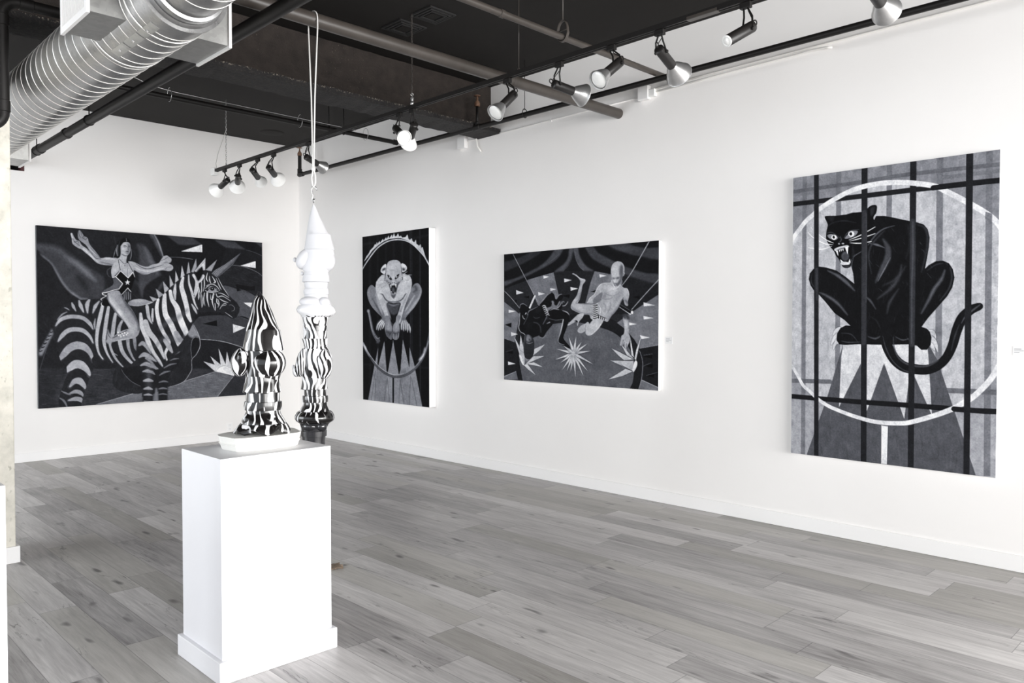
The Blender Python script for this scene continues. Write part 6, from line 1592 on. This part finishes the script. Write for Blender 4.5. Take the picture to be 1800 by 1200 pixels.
["S",[3059,509,3102,542,3132,584],[0.3,0.7,0.4],68,1.5,80,"hn",1],
["S",[3084,494,3125,525,3153,564],[0.3,0.7,0.4],68,1.5,80,"hn",1],
["S",[3109,479,3147,508,3174,545],[0.3,0.7,0.4],68,1.5,80,"hn",1],
["S",[3134,464,3170,492,3195,526],[0.3,0.7,0.4],68,1.5,80,"hn",1],
["S",[3159,449,3193,475,3216,506],[0.3,0.7,0.4],68,1.5,80,"hn",1],
["S",[3184,434,3215,458,3237,487],[0.3,0.7,0.4],68,1.5,80,"hn",1],
["S",[3210,419,3238,441,3258,468],[0.3,0.7,0.4],68,1.5,80,"hn",1],
["S",[3235,404,3261,424,3279,448],[0.3,0.7,0.4],68,1.5,80,"hn",1],
["S",[3260,389,3284,407,3300,429],[0.3,0.7,0.4],68,1.5,80,"hn",1],
["S",[3286,374,3306,390,3321,409],[0.3,0.7,0.4],68,1.5,80,"hn",1],
["S",[3311,359,3329,372,3342,390],[0.3,0.7,0.4],68,1.5,80,"hn",1],
["S",[3337,344,3352,355,3363,370],[0.3,0.7,0.4],68,1.5,80,"hn",1],
["S",[3362,328,3375,338,3384,350],[0.3,0.7,0.4],68,1.5,80,"hn",1],
["S",[3388,313,3398,321,3406,331],[0.3,0.7,0.4],68,1.5,80,"hn",1],
["S",[3414,298,3422,304,3427,311],[0.3,0.7,0.4],68,1.5,80,"hn",1],
["S",[3439,282,3445,286,3448,291],[0.3,0.7,0.4],68,1.5,80,"hn",1],
["S",[3465,267,3468,269,3470,271],[0.3,0.7,0.4],68,1.5,80,"hn",1],
["S",[3055,690,3215,550,3393,392,3524,227],[1.1,1.7,1.1,0.4],22,4,100,"hn",1],
["S",[2859,624,2836,727,2867,785],[0.6,2.0,0.6],80,1.3,100,0,1],
["S",[2789,700,2797,845,2774,963],[0.9,2.0,0.7],80,1.3,100,0,1],
["S",[2743,789,2743,949,2727,1022,2743,1256],[0.9,1.7,1.4,0.6],80,1.3,100,0,1],
["S",[2898,681,2898,754,2922,812],[0.6,2.3,0.9],80,1.3,100,0,1],
["S",[2945,679,3008,780,2976,803],[0.6,2.8,1.1],80,1.3,100,0,1],
["S",[3024,713,3087,851,3127,924],[0.6,1.7,0.6],80,1.3,100,0,1],
["S",[3063,704,3151,864,3280,1039],[0.4,1.4,0.6],80,1.3,100,0,1],
["S",[2836,859,2945,826,3040,867,3095,940],[0.9,1.4,1.4,0.6],80,1.3,100,0,1],
["S",[2812,918,2851,873,2898,857],[0.6,1.4,0.7],80,1.3,100,0,1],
["S",[2867,909,2929,871,3008,890,3047,934],[0.6,1.0,1.0,0.6],80,1.3,100,0,1],
["S",[2812,947,2898,974,3024,964,3071,948],[0.7,2.0,1.4,0.6],80,1.3,100,0,1],
["S",[2851,990,2851,1107,2882,1239],[3.4,2.8,0.6],80,1.3,100,0,1],
["S",[2797,992,2781,1109,2804,1225],[1.4,1.7,0.6],80,1.3,100,0,1],
["S",[2914,1018,2921,1106,2968,1076,2961,987],[0.7,1.4,1.1,0.6],80,1.3,100,0,1],
["S",[2976,1002,2945,1135,2992,1297],[2.6,2.3,0.6],80,1.3,100,0,1],
["S",[3024,1001,3055,1059,3151,1042,3312,1128],[1.4,1.7,1.4,0.6],80,1.3,100,0,1],
["S",[3063,985,3151,998,3280,1069],[0.6,1.7,0.6],80,1.3,100,0,1],
["S",[3032,1089,3039,1163,3087,1207],[1.1,2.0,0.7],80,1.3,100,0,1],
["S",[3087,1088,3167,1131,3263,1159],[0.7,1.7,0.6],80,1.3,100,0,1],
["S",[3055,1103,3079,1177,3055,1252],[1.4,1.7,0.6],80,1.3,100,0,1],
["S",[3135,1206,3191,1175,3231,1190],[0.6,1.1,0.6],80,1.3,100,0,1],
["S",[3095,1281,3135,1221,3215,1205],[0.6,1.1,0.6],80,1.3,100,0,1],
["S",[3000,1178,3008,1252,3005,1311],[1.1,1.7,0.4],80,1.3,100,0,1],
["S",[2743,1022,2766,1168,2750,1255],[0.6,1.7,0.4],80,1.3,100,0,1],
["S",[2682,878,2697,965,2674,1082],[1.4,2.0,0.6],80,1.3,100,0,1],
["P",[2859,946,2921,893,2992,898,3040,941,2976,958,2898,963],58,1.3,100,0,0,1],
["P",[2989,916,2984,931,2969,942,2948,947,2928,943,2913,933,2907,918,2913,903,2928,892,2948,888,2969,891,2984,901],8,1,100,0,0,1],
["P",[2956,905,2955,910,2952,913,2948,914,2944,913,2941,910,2940,906,2941,901,2944,898,2948,897,2952,898,2955,901],80,1,100,0,0,1],
["S",[2859,946,2922,883,3000,886,3047,941],[0.4,0.9,0.9,0.4],8,1.2,100,0,1],
["S",[3280,1204,3336,1203,3385,1247,3377,1300,3328,1316],[0.4,0.7,0.7,0.7,0.4],58,1.5,100,0,1],
["S",[3199,1339,3280,1391,3345,1435],[0.4,0.9,0.6],78,1.2,100,0,1],
["P",[3215,1175,3263,1189,3247,1234,3199,1235],6,3,0,0,0,1],
["P",[2681,1344,2773,1350,2976,1348,3119,1384,3215,1458,2650,1460,2620,1402],10,2,60,"zb",0,1],
["P",[1423,1183,1505,1140,1629,1124,1741,1143,1811,1184,1726,1220,1587,1243,1436,1231],56,1.3,100,0,"sad",1],
["B",[1601,1159],14.2,2.8,0,72,60,"sad"],
["S",[1436,1234,1587,1245,1811,1191],[0.4,0.7,0.4],76,1.3,100,0,1],
["P",[1393,98,1319,124,1252,190,1212,287,1178,383,1158,452,1237,474,1291,431,1305,240,1427,151,1468,175,1481,339,1473,462,1446,491,1508,406,1495,269,1468,148],9,1.5,100,0,0,1],
["S",[1170,599,1084,657,1091,738,1136,776],[1.1,1.7,1.4,0.6],26,2,100,0,1],
["S",[1225,286,1198,382,1184,437],[0.6,1.4,0.7],46,2,100,0,1],
["S",[1252,230,1238,326,1251,406],[0.6,1.7,0.9],66,3,100,0,1],
["S",[1292,160,1265,270,1271,405],[0.4,1.1,0.6],26,2,100,0,1],
["S",[1488,283,1481,393,1460,463],[0.4,1.3,0.7],50,2,100,0,1],
["P",[974,461,1066,443,1158,445,1238,447,1277,500,1304,593,1237,623,1171,579,1065,577,961,562,896,532,820,456,744,395,668,333,631,322,556,275,532,237,526,172,508,96,533,81,557,131,594,187,644,204,681,267,770,327,871,401],62,1.2,100,0,"ra",1],
["P",[962,449,897,359,821,271,789,207,771,142,720,119,695,82,658,32,633,37,620,100,632,172,694,226,745,263,820,377,897,439],54,1.2,100,0,"ra2",1],
["S",[821,311,897,399,962,449],[0.6,2.3,0.9],38,4,100,"ra2",1],
["S",[770,274,846,362,936,437],[0.6,2.0,0.6],70,3,100,"ra2",1],
["S",[720,106,695,148,745,170,771,129],[0.4,0.7,0.7,0.4],18,1.5,100,0,1],
["S",[633,47,645,112,670,149],[0.4,0.7,0.4],20,1.5,100,0,1],
["S",[664,38,676,96],[0.4,0.6],20,1.5,100,0,1],
["S",[694,226,757,315,846,402],[0.4,0.7,0.4],16,1.5,100,0,1],
["S",[694,319,769,380,858,468,935,530],[0.6,2.3,3.1,0.7],78,4,100,"ra",1],
["S",[820,377,897,466,974,475],[0.6,1.4,0.6],34,3,100,"ra",1],
["S",[974,528,1092,549,1210,571],[0.6,2.3,0.7],42,4,100,"ra",1],
["S",[1000,480,1105,461,1211,476],[0.6,2.8,0.7],76,5,100,"ra",1],
["S",[544,178,575,221,619,205,631,244],[0.4,0.7,0.7,0.4],20,1.5,100,0,1],
["S",[557,222,606,245,644,282],[0.4,0.7,0.4],22,1.5,100,0,1],
["S",[520,95,538,158],[0.9,1.1],80,2,100,0,1],
["P",[1426,506,1480,489,1562,513,1659,556,1757,565,1841,527,1955,493,1998,435,2041,376,2099,352,2128,364,2157,384,2186,411,2172,468,2128,485,2201,523,2215,572,2186,609,2127,626,2012,617,1841,666,1728,705,1631,689,1534,638,1493,626],64,1.2,100,0,"la",1],
["S",[1562,526,1673,590,1784,599,1926,558,2041,517],[0.4,0.9,0.9,0.9,0.4],14,1.5,100,"la",1],
["S",[1534,583,1645,633,1756,642,1898,622,2041,580],[0.6,2.6,2.8,2.3,0.7],78,4,100,"la",1],
["S",[1521,638,1645,685,1742,698],[0.4,1.1,0.6],40,3,100,"la",1],
["S",[1998,449,2070,417,2128,372],[0.4,0.7,0.4],22,1.5,100,0,1],
["S",[2027,490,2113,471],[0.4,0.6],22,1.5,100,0,1],
["S",[2070,600,2113,556,2186,553],[0.4,0.7,0.4],24,1.5,100,0,1],
["S",[2157,377,2348,374,2580,393],[0.4,0.7,0.7],52,1.5,100,0,1],
["P",[1305,240,1332,191,1400,166,1454,183,1470,243,1467,312,1440,368,1412,404,1398,507,1439,532,1425,588,1358,604,1277,567,1237,474,1284,431,1305,376],66,1.3,100,0,"fa",1],
["P",[1413,192,1461,203,1465,298,1433,369,1399,357,1427,273],40,4,80,"fa",0,1],
["S",[1346,238,1379,229,1406,241],[0.6,1.1,0.6],12,1.5,100,"fa",1],
["S",[1434,232,1461,230],[0.7,0.9],12,1.5,100,"fa",1],
["P",[1389,249,1387,253,1381,256,1373,258,1364,257,1359,255,1356,251,1359,246,1365,243,1373,241,1381,242,1387,245],10,1.5,100,0,0,1],
["P",[1458,247,1456,250,1452,253,1446,255,1440,254,1435,252,1433,248,1435,245,1440,242,1446,241,1452,241,1456,244],10,1.5,100,0,0,1],
["S",[1420,247,1433,300],[0.4,1.1],34,2,100,"fa",1],
["S",[1386,330,1413,322,1440,330],[0.4,1.3,0.4],18,1.5,100,"fa",1],
["S",[1318,375,1372,399,1426,396],[0.4,1.4,0.4],26,3,100,"fa",1],
["B",[1359,291],3.1,4.3,0,80,60,"fa"],
["P",[1387,99,1319,138,1292,214,1305,240,1359,169,1380,167,1393,153,1413,172,1427,151,1461,189,1461,135],8,1.3,100,0,0,1],
["S",[1400,105,1407,152],[0.4,0.9],56,1.5,100,0,1],
["P",[1157,600,1171,572,1237,502,1290,567,1398,589,1439,519,1507,584,1520,666,1500,694,1425,765,1290,662,1170,775,1144,682],66,1.2,100,0,"ch",1],
["B",[1371,645],5.7,5.7,0,78,60,"ch"],
["B",[1197,679],4.3,5.7,0,76,50,"ch"],
["S",[1264,473,1277,554,1297,661],[0.7,0.9,0.9],10,1.2,100,0,1],
["S",[1426,506,1466,586,1509,666],[0.7,0.9,0.9],10,1.2,100,0,1],
["S",[1278,459,1331,510,1371,542,1405,507],[0.4,0.6,0.6,0.4],12,1.2,100,0,1],
["P",[1385,562,1383,572,1378,579,1371,582,1364,580,1359,573,1358,564,1360,554,1365,547,1371,544,1378,546,1383,553],78,1.5,100,0,0,1],
["P",[1378,565,1377,571,1375,575,1371,577,1368,575,1365,571,1364,566,1365,560,1368,556,1371,555,1375,556,1377,560],20,1,100,0,0,1],
["S",[1418,615,1411,698,1419,752],[0.4,0.7,0.4],38,2,100,0,1],
["P",[1216,760,1297,659,1425,768,1509,669,1541,761,1506,859,1464,997,1418,946,1308,1069,1262,975,1332,871],6,1,100,0,0,0],
["P",[1170,775,1216,760,1332,871,1269,968,1155,992,997,1050,1024,995,1142,924,1182,869],32,1.3,100,0,"sk",1],
["B",[1195,923],8.5,5.7,0,40,60,"sk"],
["S",[1163,775,1216,760,1297,659,1424,772,1509,672,1537,754],[1.0,1.1,1.1,1.1,1.1,0.7],94,1,100,0,0],
["S",[1216,760,1332,872,1269,964],[1.0,1.1,1.0],94,1,100,0,0],
["S",[1308,1067,1418,946,1470,1008],[1.0,1.1,0.9],94,1,100,0,0],
["S",[1269,964,1169,991,1063,1028,997,1043,1010,1069,1063,1082,1023,1109,971,1144,984,1157],[0.9,1.0,1.1,1.4,1.1,0.9,0.9,1.0,0.7],92,1.2,100,0,1],
["S",[1062,1142,1010,1177,977,1224,1003,1262],[0.6,0.9,1.1,0.7],90,1.2,100,0,1],
["P",[1030,1143,1088,1155,1101,1249,1009,1251,983,1211],7,1.3,100,0,0,1],
["P",[1414,796,1427,834,1458,833,1432,857,1443,892,1413,870,1383,893,1393,858,1365,839,1401,835],88,1,100,0,0,0],
["P",[1315,1062,1418,952,1478,1024,1471,1148,1409,1190,1355,1137],18,1.2,100,0,0,0],
["S",[1353,1041,1355,1137],[1.0,1.3],52,1.5,100,0,1],
["S",[1385,1013,1388,1136],[1.0,1.3],52,1.5,100,0,1],
["S",[1423,1012,1426,1135],[1.0,1.3],52,1.5,100,0,1],
["S",[1459,1038,1461,1134],[1.0,1.3],52,1.5,100,0,1],
["P",[1069,1061,1155,1005,1262,996,1308,1062,1369,1164,1436,1245,1504,1340,1559,1450,1600,1575,1613,1644,1585,1741,1516,1795,1434,1808,1352,1828,1231,1840,1151,1859,1072,1871,1046,1830,1151,1777,1285,1683,1394,1643,1421,1629,1353,1519,1233,1397,1154,1276,1088,1169],58,1.2,100,0,"lg",1],
["S",[1102,1061,1141,1168,1234,1302,1340,1451,1448,1602],[1.4,8.5,8.5,7.1,2.8],78,10,80,"lg",1],
["S",[1302,1069,1395,1218,1504,1368,1586,1533,1592,1658],[0.9,3.7,4.3,4.3,1.4],30,8,100,"lg",1],
["S",[1076,1061,1088,1169,1167,1289,1260,1411,1367,1547],[0.9,1.7,2.0,1.7,0.7],26,5,100,"lg",1],
["B",[1489,1671],7.1,8.5,0,74,60,"lg"],
["S",[1178,1846,1312,1820,1475,1795],[0.6,1.4,0.7],76,3,100,"lg",1],
["S",[1125,1804,1258,1738,1394,1663],[0.6,2.0,0.9],24,3,100,"lg",1],
["P",[1257,1697,1255,1702,1251,1706,1245,1707,1239,1706,1235,1702,1233,1696,1235,1691,1239,1687,1245,1686,1251,1687,1256,1691],92,1,100,0,0,1],
["P",[1291,1738,1289,1743,1284,1747,1278,1749,1272,1747,1268,1743,1266,1738,1268,1732,1272,1728,1278,1727,1284,1728,1289,1732],92,1,100,0,0,1],
["P",[1324,1718,1323,1723,1318,1727,1312,1729,1306,1727,1302,1723,1300,1718,1302,1712,1306,1708,1312,1707,1318,1708,1323,1712],92,1,100,0,0,1],
["P",[1304,1772,1302,1778,1298,1782,1292,1783,1286,1781,1281,1777,1280,1772,1281,1767,1286,1763,1292,1761,1298,1763,1302,1767],92,1,100,0,0,1],
["P",[1351,1752,1349,1758,1345,1762,1339,1763,1333,1762,1328,1757,1327,1752,1328,1747,1333,1743,1339,1741,1345,1743,1350,1747],92,1,100,0,0,1],
["P",[1365,1704,1363,1710,1359,1714,1353,1715,1347,1714,1342,1710,1341,1704,1342,1699,1347,1695,1353,1693,1359,1695,1363,1699],92,1,100,0,0,1],
["P",[1399,1739,1397,1744,1392,1748,1386,1750,1380,1748,1376,1744,1374,1739,1376,1733,1380,1729,1386,1728,1393,1729,1397,1734],92,1,100,0,0,1],
["P",[1419,1712,1417,1717,1413,1721,1407,1723,1401,1721,1396,1717,1395,1712,1396,1706,1401,1702,1407,1701,1413,1702,1418,1706],92,1,100,0,0,1],
["P",[1264,1744,1262,1750,1258,1754,1252,1755,1245,1754,1241,1750,1240,1744,1241,1739,1246,1735,1252,1733,1258,1735,1262,1739],92,1,100,0,0,1],
["P",[1060,1655,1079,1641,1099,1695,1151,1791,1131,1872,1072,1884,1046,1843,1059,1790],60,1.5,100,0,0,1],
["S",[1066,1668,1086,1736,1118,1790],[0.6,0.9,0.6],18,1.5,100,0,1],
["S",[1091,1871,1117,1953,1163,2036,1230,2085],[0.9,1.3,1.3,0.9],66,1.5,100,0,1],
["S",[1131,1899,1164,1995,1243,2065],[0.6,0.9,0.7],12,1.5,100,0,1],
["S",[52,2832,105,2833],[0.7],34,2,100,0,1]]}}
# ------------------------------------------------------------------ painted canvases
SS = 1.35
def spline(P, closed, step=2.5):
    P = np.asarray(P, float); n = len(P)
    if n < 3 and not closed: return P, np.linspace(0, 1, n)
    out = []; tt = []
    last = n if closed else n - 1
    for i in range(last):
        if closed: p0, p1, p2, p3 = P[(i - 1) % n], P[i], P[(i + 1) % n], P[(i + 2) % n]
        else: p0, p1, p2, p3 = P[max(i - 1, 0)], P[i], P[i + 1], P[min(i + 2, n - 1)]
        k = max(2, min(14, int(np.hypot(*(p2 - p1)) / step) + 1))
        t = (np.arange(k) / k)[:, None]
        out.append(.5 * ((2 * p1) + (p2 - p0) * t + (2 * p0 - 5 * p1 + 4 * p2 - p3) * t ** 2 + (3 * p1 - p0 - 3 * p2 + p3) * t ** 3))
        tt.append((i + t[:, 0]) / max(last, 1))
    if not closed: out.append(P[-1:]); tt.append(np.array([1.0]))
    return np.concatenate(out), np.concatenate(tt)

def boxblur(a, r):
    r = int(round(r))
    if r < 1: return a
    for ax in (0, 1):
        pad = [(0, 0), (0, 0)]; pad[ax] = (r + 1, r)
        c = np.cumsum(np.pad(a, pad, mode='edge'), axis=ax)
        n_ = a.shape[ax]
        a = (np.take(c, range(2 * r + 1, 2 * r + 1 + n_), axis=ax) - np.take(c, range(0, n_), axis=ax)) / (2 * r + 1)
    return a

class Canvas:
    def __init__(s, d, seed):
        s.W = int(d['w'] * SS) + 1; s.H = int(d['h'] * SS) + 1
        s.im = np.full((s.H, s.W), d['bg'] / 100.0); s.masks = {}; s.rng = np.random.RandomState(seed)
        for op in d['ops']: getattr(s, op[0])(*op[1:])
    def pts(s, f): return np.array(f, float).reshape(-1, 2) * .1 * SS
    def blend(s, cov, y0, x0, g, a, clip):
        h, w_ = cov.shape
        if clip: cov = cov * s.masks[clip][y0:y0 + h, x0:x0 + w_]
        v = s.im[y0:y0 + h, x0:x0 + w_]; v += (g / 100.0 - v) * cov * (a / 100.0)
    def P(s, p, g, soft, a, clip, name, sm):
        p = s.pts(p)
        if sm: p, _ = spline(p, True)
        cov = np.zeros((s.H, s.W)); SUB = 3
        y0 = max(0, int(p[:, 1].min())); y1 = min(s.H - 1, int(p[:, 1].max()) + 1)
        if y1 < y0: return
        q = np.roll(p, -1, 0)
        lo = np.minimum(p[:, 1], q[:, 1]); hi = np.maximum(p[:, 1], q[:, 1])
        sl = np.where(hi > lo, (q[:, 0] - p[:, 0]) / np.where(q[:, 1] == p[:, 1], 1, q[:, 1] - p[:, 1]), 0)
        for y in range(y0, y1 + 1):
            for k in range(SUB):
                yy = y - .5 + (k + .5) / SUB
                m = (lo <= yy) & (hi > yy)
                if not m.any(): continue
                xs = np.sort(p[m, 0] + sl[m] * (yy - p[m, 1])) + .5
                for xa, xb in zip(xs[::2], xs[1::2]):
                    xa = max(xa, 0); xb = min(xb, s.W)
                    if xb <= xa: continue
                    ia, ib = int(xa), min(int(xb), s.W - 1)
                    if ia >= s.W: continue
                    if ia == ib: cov[y, ia] += (xb - xa) / SUB
                    else:
                        cov[y, ia] += (ia + 1 - xa) / SUB; cov[y, ib] += (xb - ib) / SUB
                        if ib > ia + 1: cov[y, ia + 1:ib] += 1 / SUB
        cov = np.clip(cov, 0, 1)
        if soft * SS > 2:
            r = soft * SS / 3.2
            for _ in range(3): cov = boxblur(cov, max(1, r / 1.7))
        if name: s.masks[name] = cov.copy()
        s.blend(cov, 0, 0, g, a, clip)
    def S(s, p, w, g, soft, a, clip, sm):
        p = s.pts(p); n0 = len(p)
        if sm: p, t = spline(p, False)
        else: t = np.linspace(0, 1, n0)
        w = np.interp(t, np.linspace(0, 1, len(w)), w) * SS / 2
        sf = max(1.0, soft * SS * .55)
        pad = w.max() + sf + 1
        x0 = max(0, int(p[:, 0].min() - pad)); x1 = min(s.W, int(p[:, 0].max() + pad) + 2)
        y0 = max(0, int(p[:, 1].min() - pad)); y1 = min(s.H, int(p[:, 1].max() + pad) + 2)
        if x1 <= x0 or y1 <= y0: return
        cov = np.zeros((y1 - y0, x1 - x0))
        for i in range(len(p) - 1):
            A_, B_ = p[i], p[i + 1]; pd = max(w[i], w[i + 1]) + sf + 1
            xa = max(x0, int(min(A_[0], B_[0]) - pd)); xb = min(x1, int(max(A_[0], B_[0]) + pd) + 2)
            ya = max(y0, int(min(A_[1], B_[1]) - pd)); yb = min(y1, int(max(A_[1], B_[1]) + pd) + 2)
            if xb <= xa or yb <= ya: continue
            X = np.arange(xa, xb)[None, :] - A_[0]; Y = np.arange(ya, yb)[:, None] - A_[1]
            d = B_ - A_; L2 = d @ d + 1e-9
            tt = np.clip((X * d[0] + Y * d[1]) / L2, 0, 1)
            D = np.hypot(X - tt * d[0], Y - tt * d[1])
            c = np.clip(.5 + (w[i] + (w[i + 1] - w[i]) * tt - D) / sf, 0, 1)
            v = cov[ya - y0:yb - y0, xa - x0:xb - x0]; np.maximum(v, c, out=v)
        s.blend(cov, y0, x0, g, a, clip)
    def B(s, c, rx, ry, ang, g, a, clip):
        c = s.pts(c)[0]; X = np.arange(s.W)[None, :] - c[0]; Y = np.arange(s.H)[:, None] - c[1]
        an = math.radians(ang); u = X * math.cos(an) + Y * math.sin(an); v = -X * math.sin(an) + Y * math.cos(an)
        s.blend(np.exp(-1.2 * ((u / (rx * SS)) ** 2 + (v / (ry * SS)) ** 2)), 0, 0, g, a, clip)

    def hatch(s, clip, pp, n, ln, w, g0, g1, a):
        pp = s.pts(pp); d = pp[1] - pp[0]; an0 = math.atan2(d[1], d[0])
        if clip: ys, xs = np.nonzero(s.masks[clip] > .5)
        for _ in range(n):
            if clip:
                if len(xs) == 0: return
                i = s.rng.randint(len(xs)); x, y = xs[i], ys[i]
            else: x, y = s.rng.rand() * s.W, s.rng.rand() * s.H
            an = an0 + s.rng.normal(0, .16); L = ln * SS * s.rng.uniform(.4, 1)
            dx, dy = math.cos(an) * L / 2, math.sin(an) * L / 2; b = s.rng.normal(0, .06) * L
            q = np.array([x - dx, y - dy, x - dy / L * b, y + dx / L * b, x + dx, y + dy]) / (.1 * SS)
            s.S(q, [w * .3, w * s.rng.uniform(.5, 1.1), w * .3], s.rng.uniform(g0, g1), 1.6, a, clip, 1)



def paint_rgb(g):
    """grey oil paint with the faint blue cast of its mid tones -> linear rgb"""
    mid = 4 * g * (1 - g)
    g = np.clip(g - .035 * (1 - g) ** 3, 0, 1)
    rgb = np.stack([g - .010 * mid, g - .004 * mid, g + .022 * mid], -1)
    rgb = np.clip(rgb, .025, .95)
    return np.where(rgb <= .04045, rgb / 12.92, ((rgb + .055) / 1.055) ** 2.4)

n = NT('oil_paint', .6, 0, .08)
at = n.new('ShaderNodeAttribute'); at.attribute_name = 'paint'
co_ = n.coord()
n.col(at.outputs['Color'])
n.bump(n.noise(n.mapping(co_, (90, 90, 30)), 1.0, 3, .6), .10, .003)
M['oil'] = n.m

def canvas_thing(key, label, origin, U, V, N, wid, hei, dep, seed, edge):
    """origin: top-left corner of the painted face; U right, V down, N out of the wall"""
    d = PAINT[key]
    for op in d['ops']:
        if op[0] == 'H': op[0] = 'hatch'
    c = Canvas.__new__(Canvas)
    c.__init__(d, seed)
    g = c.im
    rng = np.random.RandomState(seed + 50)
    nz = rng.normal(0, 1, g.shape)
    nv = boxblur(nz, 1) ; nb = boxblur(boxblur(rng.normal(0, 1, g.shape), 5), 5)
    g = np.clip(g * (1 + .05 * nv / nv.std() * .5 + .035 * nb / nb.std()) + .004 * nv / nv.std(), 0.02, .98)
    h_, w_ = g.shape
    U = Vector(U); V = Vector(V); N = Vector(N)
    t = thing('painting', label, 'painting', origin, None, 'paintings on the gallery walls')
    ux = np.linspace(0, wid, w_); vy = np.linspace(0, hei, h_)
    X, Y = np.meshgrid(ux, vy)
    pos = X[..., None] * np.array(U) + Y[..., None] * np.array(V) + np.array(N) * .0006
    me = bpy.data.meshes.new('painted_face')
    nv_ = h_ * w_; nf = (h_ - 1) * (w_ - 1)
    me.vertices.add(nv_); me.vertices.foreach_set('co', pos.reshape(-1).astype(np.float32))
    idx = np.arange(nv_).reshape(h_, w_)
    q = np.stack([idx[:-1, :-1], idx[1:, :-1], idx[1:, 1:], idx[:-1, 1:]], -1).reshape(-1)
    me.loops.add(nf * 4); me.loops.foreach_set('vertex_index', q.astype(np.int32))
    me.polygons.add(nf); me.polygons.foreach_set('loop_start', np.arange(0, nf * 4, 4, dtype=np.int32))
    me.update(calc_edges=True)
    ca = me.color_attributes.new('paint', 'FLOAT_COLOR', 'POINT')
    rgba = np.ones((nv_, 4), np.float32); rgba[:, :3] = paint_rgb(g).reshape(-1, 3)
    ca.data.foreach_set('color', rgba.reshape(-1))
    me.materials.append(M['oil'])
    o = bpy.data.objects.new('painted_face', me); COL.objects.link(o); o.parent = t
    bm = bmesh.new()
    cs = [(0, 0), (wid, 0), (wid, hei), (0, hei)]
    fr = [bm.verts.new(U * a + V * b) for a, b in cs]; bk_ = [bm.verts.new(U * a + V * b - N * dep) for a, b in cs]
    bm.faces.new(fr); bm.faces.new(bk_[::-1])
    for i in range(4): bm.faces.new((fr[i], bk_[i], bk_[(i + 1) % 4], fr[(i + 1) % 4]))
    bmesh.ops.recalc_face_normals(bm, faces=bm.faces)
    obj('stretcher_frame', bm, edge, t)
    return t
PANTHER = ((5.7830, 2.7634, 2.7215), 1.3878, 2.1242)
TRAPEZE = ((5.7850, 5.9697, 2.3362), 1.9696, 1.3314)
CATMAN = ((5.7330, 8.5483, 2.7211), 1.3707, 2.1052)
UNICORN = ((2.4421, 10.2850, 2.7375), 2.7868, 2.1255)
canvas_thing('panther', 'tall painting of a black panther behind cage bars sitting on a circus tub', PANTHER[0], (0, -1, 0), (0, 0, -1), (-1, 0, 0), PANTHER[1], PANTHER[2], XR - .002 - PANTHER[0][0], 1, M['canvas_edge'])
canvas_thing('trapeze', 'wide painting of a pale and a dark trapeze acrobat above a circus ring', TRAPEZE[0], (0, -1, 0), (0, 0, -1), (-1, 0, 0), TRAPEZE[1], TRAPEZE[2], XR - .002 - TRAPEZE[0][0], 2, M['canvas_edge'])
canvas_thing('catman', 'narrow painting of a crouching pale cat-man inside a burning hoop', CATMAN[0], (0, -1, 0), (0, 0, -1), (-1, 0, 0), CATMAN[1], CATMAN[2], XR - .002 - CATMAN[0][0], 3, M['canvas_edge'])
canvas_thing('unicorn', 'wide painting of a woman riding a horned zebra, on the far wall', UNICORN[0], (1, 0, 0), (0, 0, -1), (0, -1, 0), UNICORN[1], UNICORN[2], YF - .002 - UNICORN[0][1], 4, M['dark_edge'])

# ------------------------------------------------------------------ camera
cam = bpy.data.cameras.new('camera'); co = bpy.data.objects.new('camera', cam); COL.objects.link(co)
F_PX = 1369.64
cam.sensor_fit = 'HORIZONTAL'; cam.sensor_width = 36; cam.lens = 36 * F_PX / 1800
cam.clip_start = .05; cam.clip_end = 60
co.location = (0, 0, EYE)
co.rotation_euler = (PI / 2 - .0228451, 0, -.779904)
SC.camera = co

# ------------------------------------------------------------------ daylight through the storefront, plus added unseen side and right windows
def area(name, loc, rot, sx, sy, power, col=(1, 1, 1)):
    l = bpy.data.lights.new(name, 'AREA'); l.shape = 'RECTANGLE'; l.size = sx; l.size_y = sy
    l.energy = power; l.color = col
    o = bpy.data.objects.new(name, l); COL.objects.link(o); o.location = loc; o.rotation_euler = rot
    return o
for i, (a, b) in enumerate(wins):
    area('daylight_window_%d' % (i + 1), ((a + b) / 2, YB + .02, (ZS + ZH) / 2), (PI / 2, 0, 0), b - a - .1, ZH - ZS - .1, (270, 380, 500)[i], (1, .985, .97))
for i, (a, b) in enumerate(added_side_wins):
    area('added_daylight_side_%d' % (i + 1), (XL + .02, (a + b) / 2, (ZS + ZH) / 2), (0, -PI / 2, 0), ZH - ZS - .1, b - a - .1, (6, 14, 225)[i], (.93, .965, 1))  # added fill from the left, mostly for the far end of the room
area('added_daylight_right', (XR - .02, (RW0 + RW1) / 2, (ZS + ZH) / 2), (0, PI / 2, 0), ZH - ZS - .1, RW1 - RW0 - .1, 420, (1, .99, .975))  # added fill from the right for the near floor
w = bpy.data.worlds.new('sky'); SC.world = w; w.use_nodes = True
bg = w.node_tree.nodes['Background']; bg.inputs[0].default_value = (.85, .92, 1, 1); bg.inputs[1].default_value = 1.0

vs = SC.view_settings
vs.view_transform = 'Standard'; vs.look = 'None'; vs.gamma = 1.0; vs.use_curve_mapping = False; vs.exposure = 0.58
SC.cycles.use_denoising = True
SC.cycles.max_bounces = 10; SC.cycles.diffuse_bounces = 8; SC.cycles.glossy_bounces = 4
SC.cycles.caustics_reflective = False; SC.cycles.caustics_refractive = False
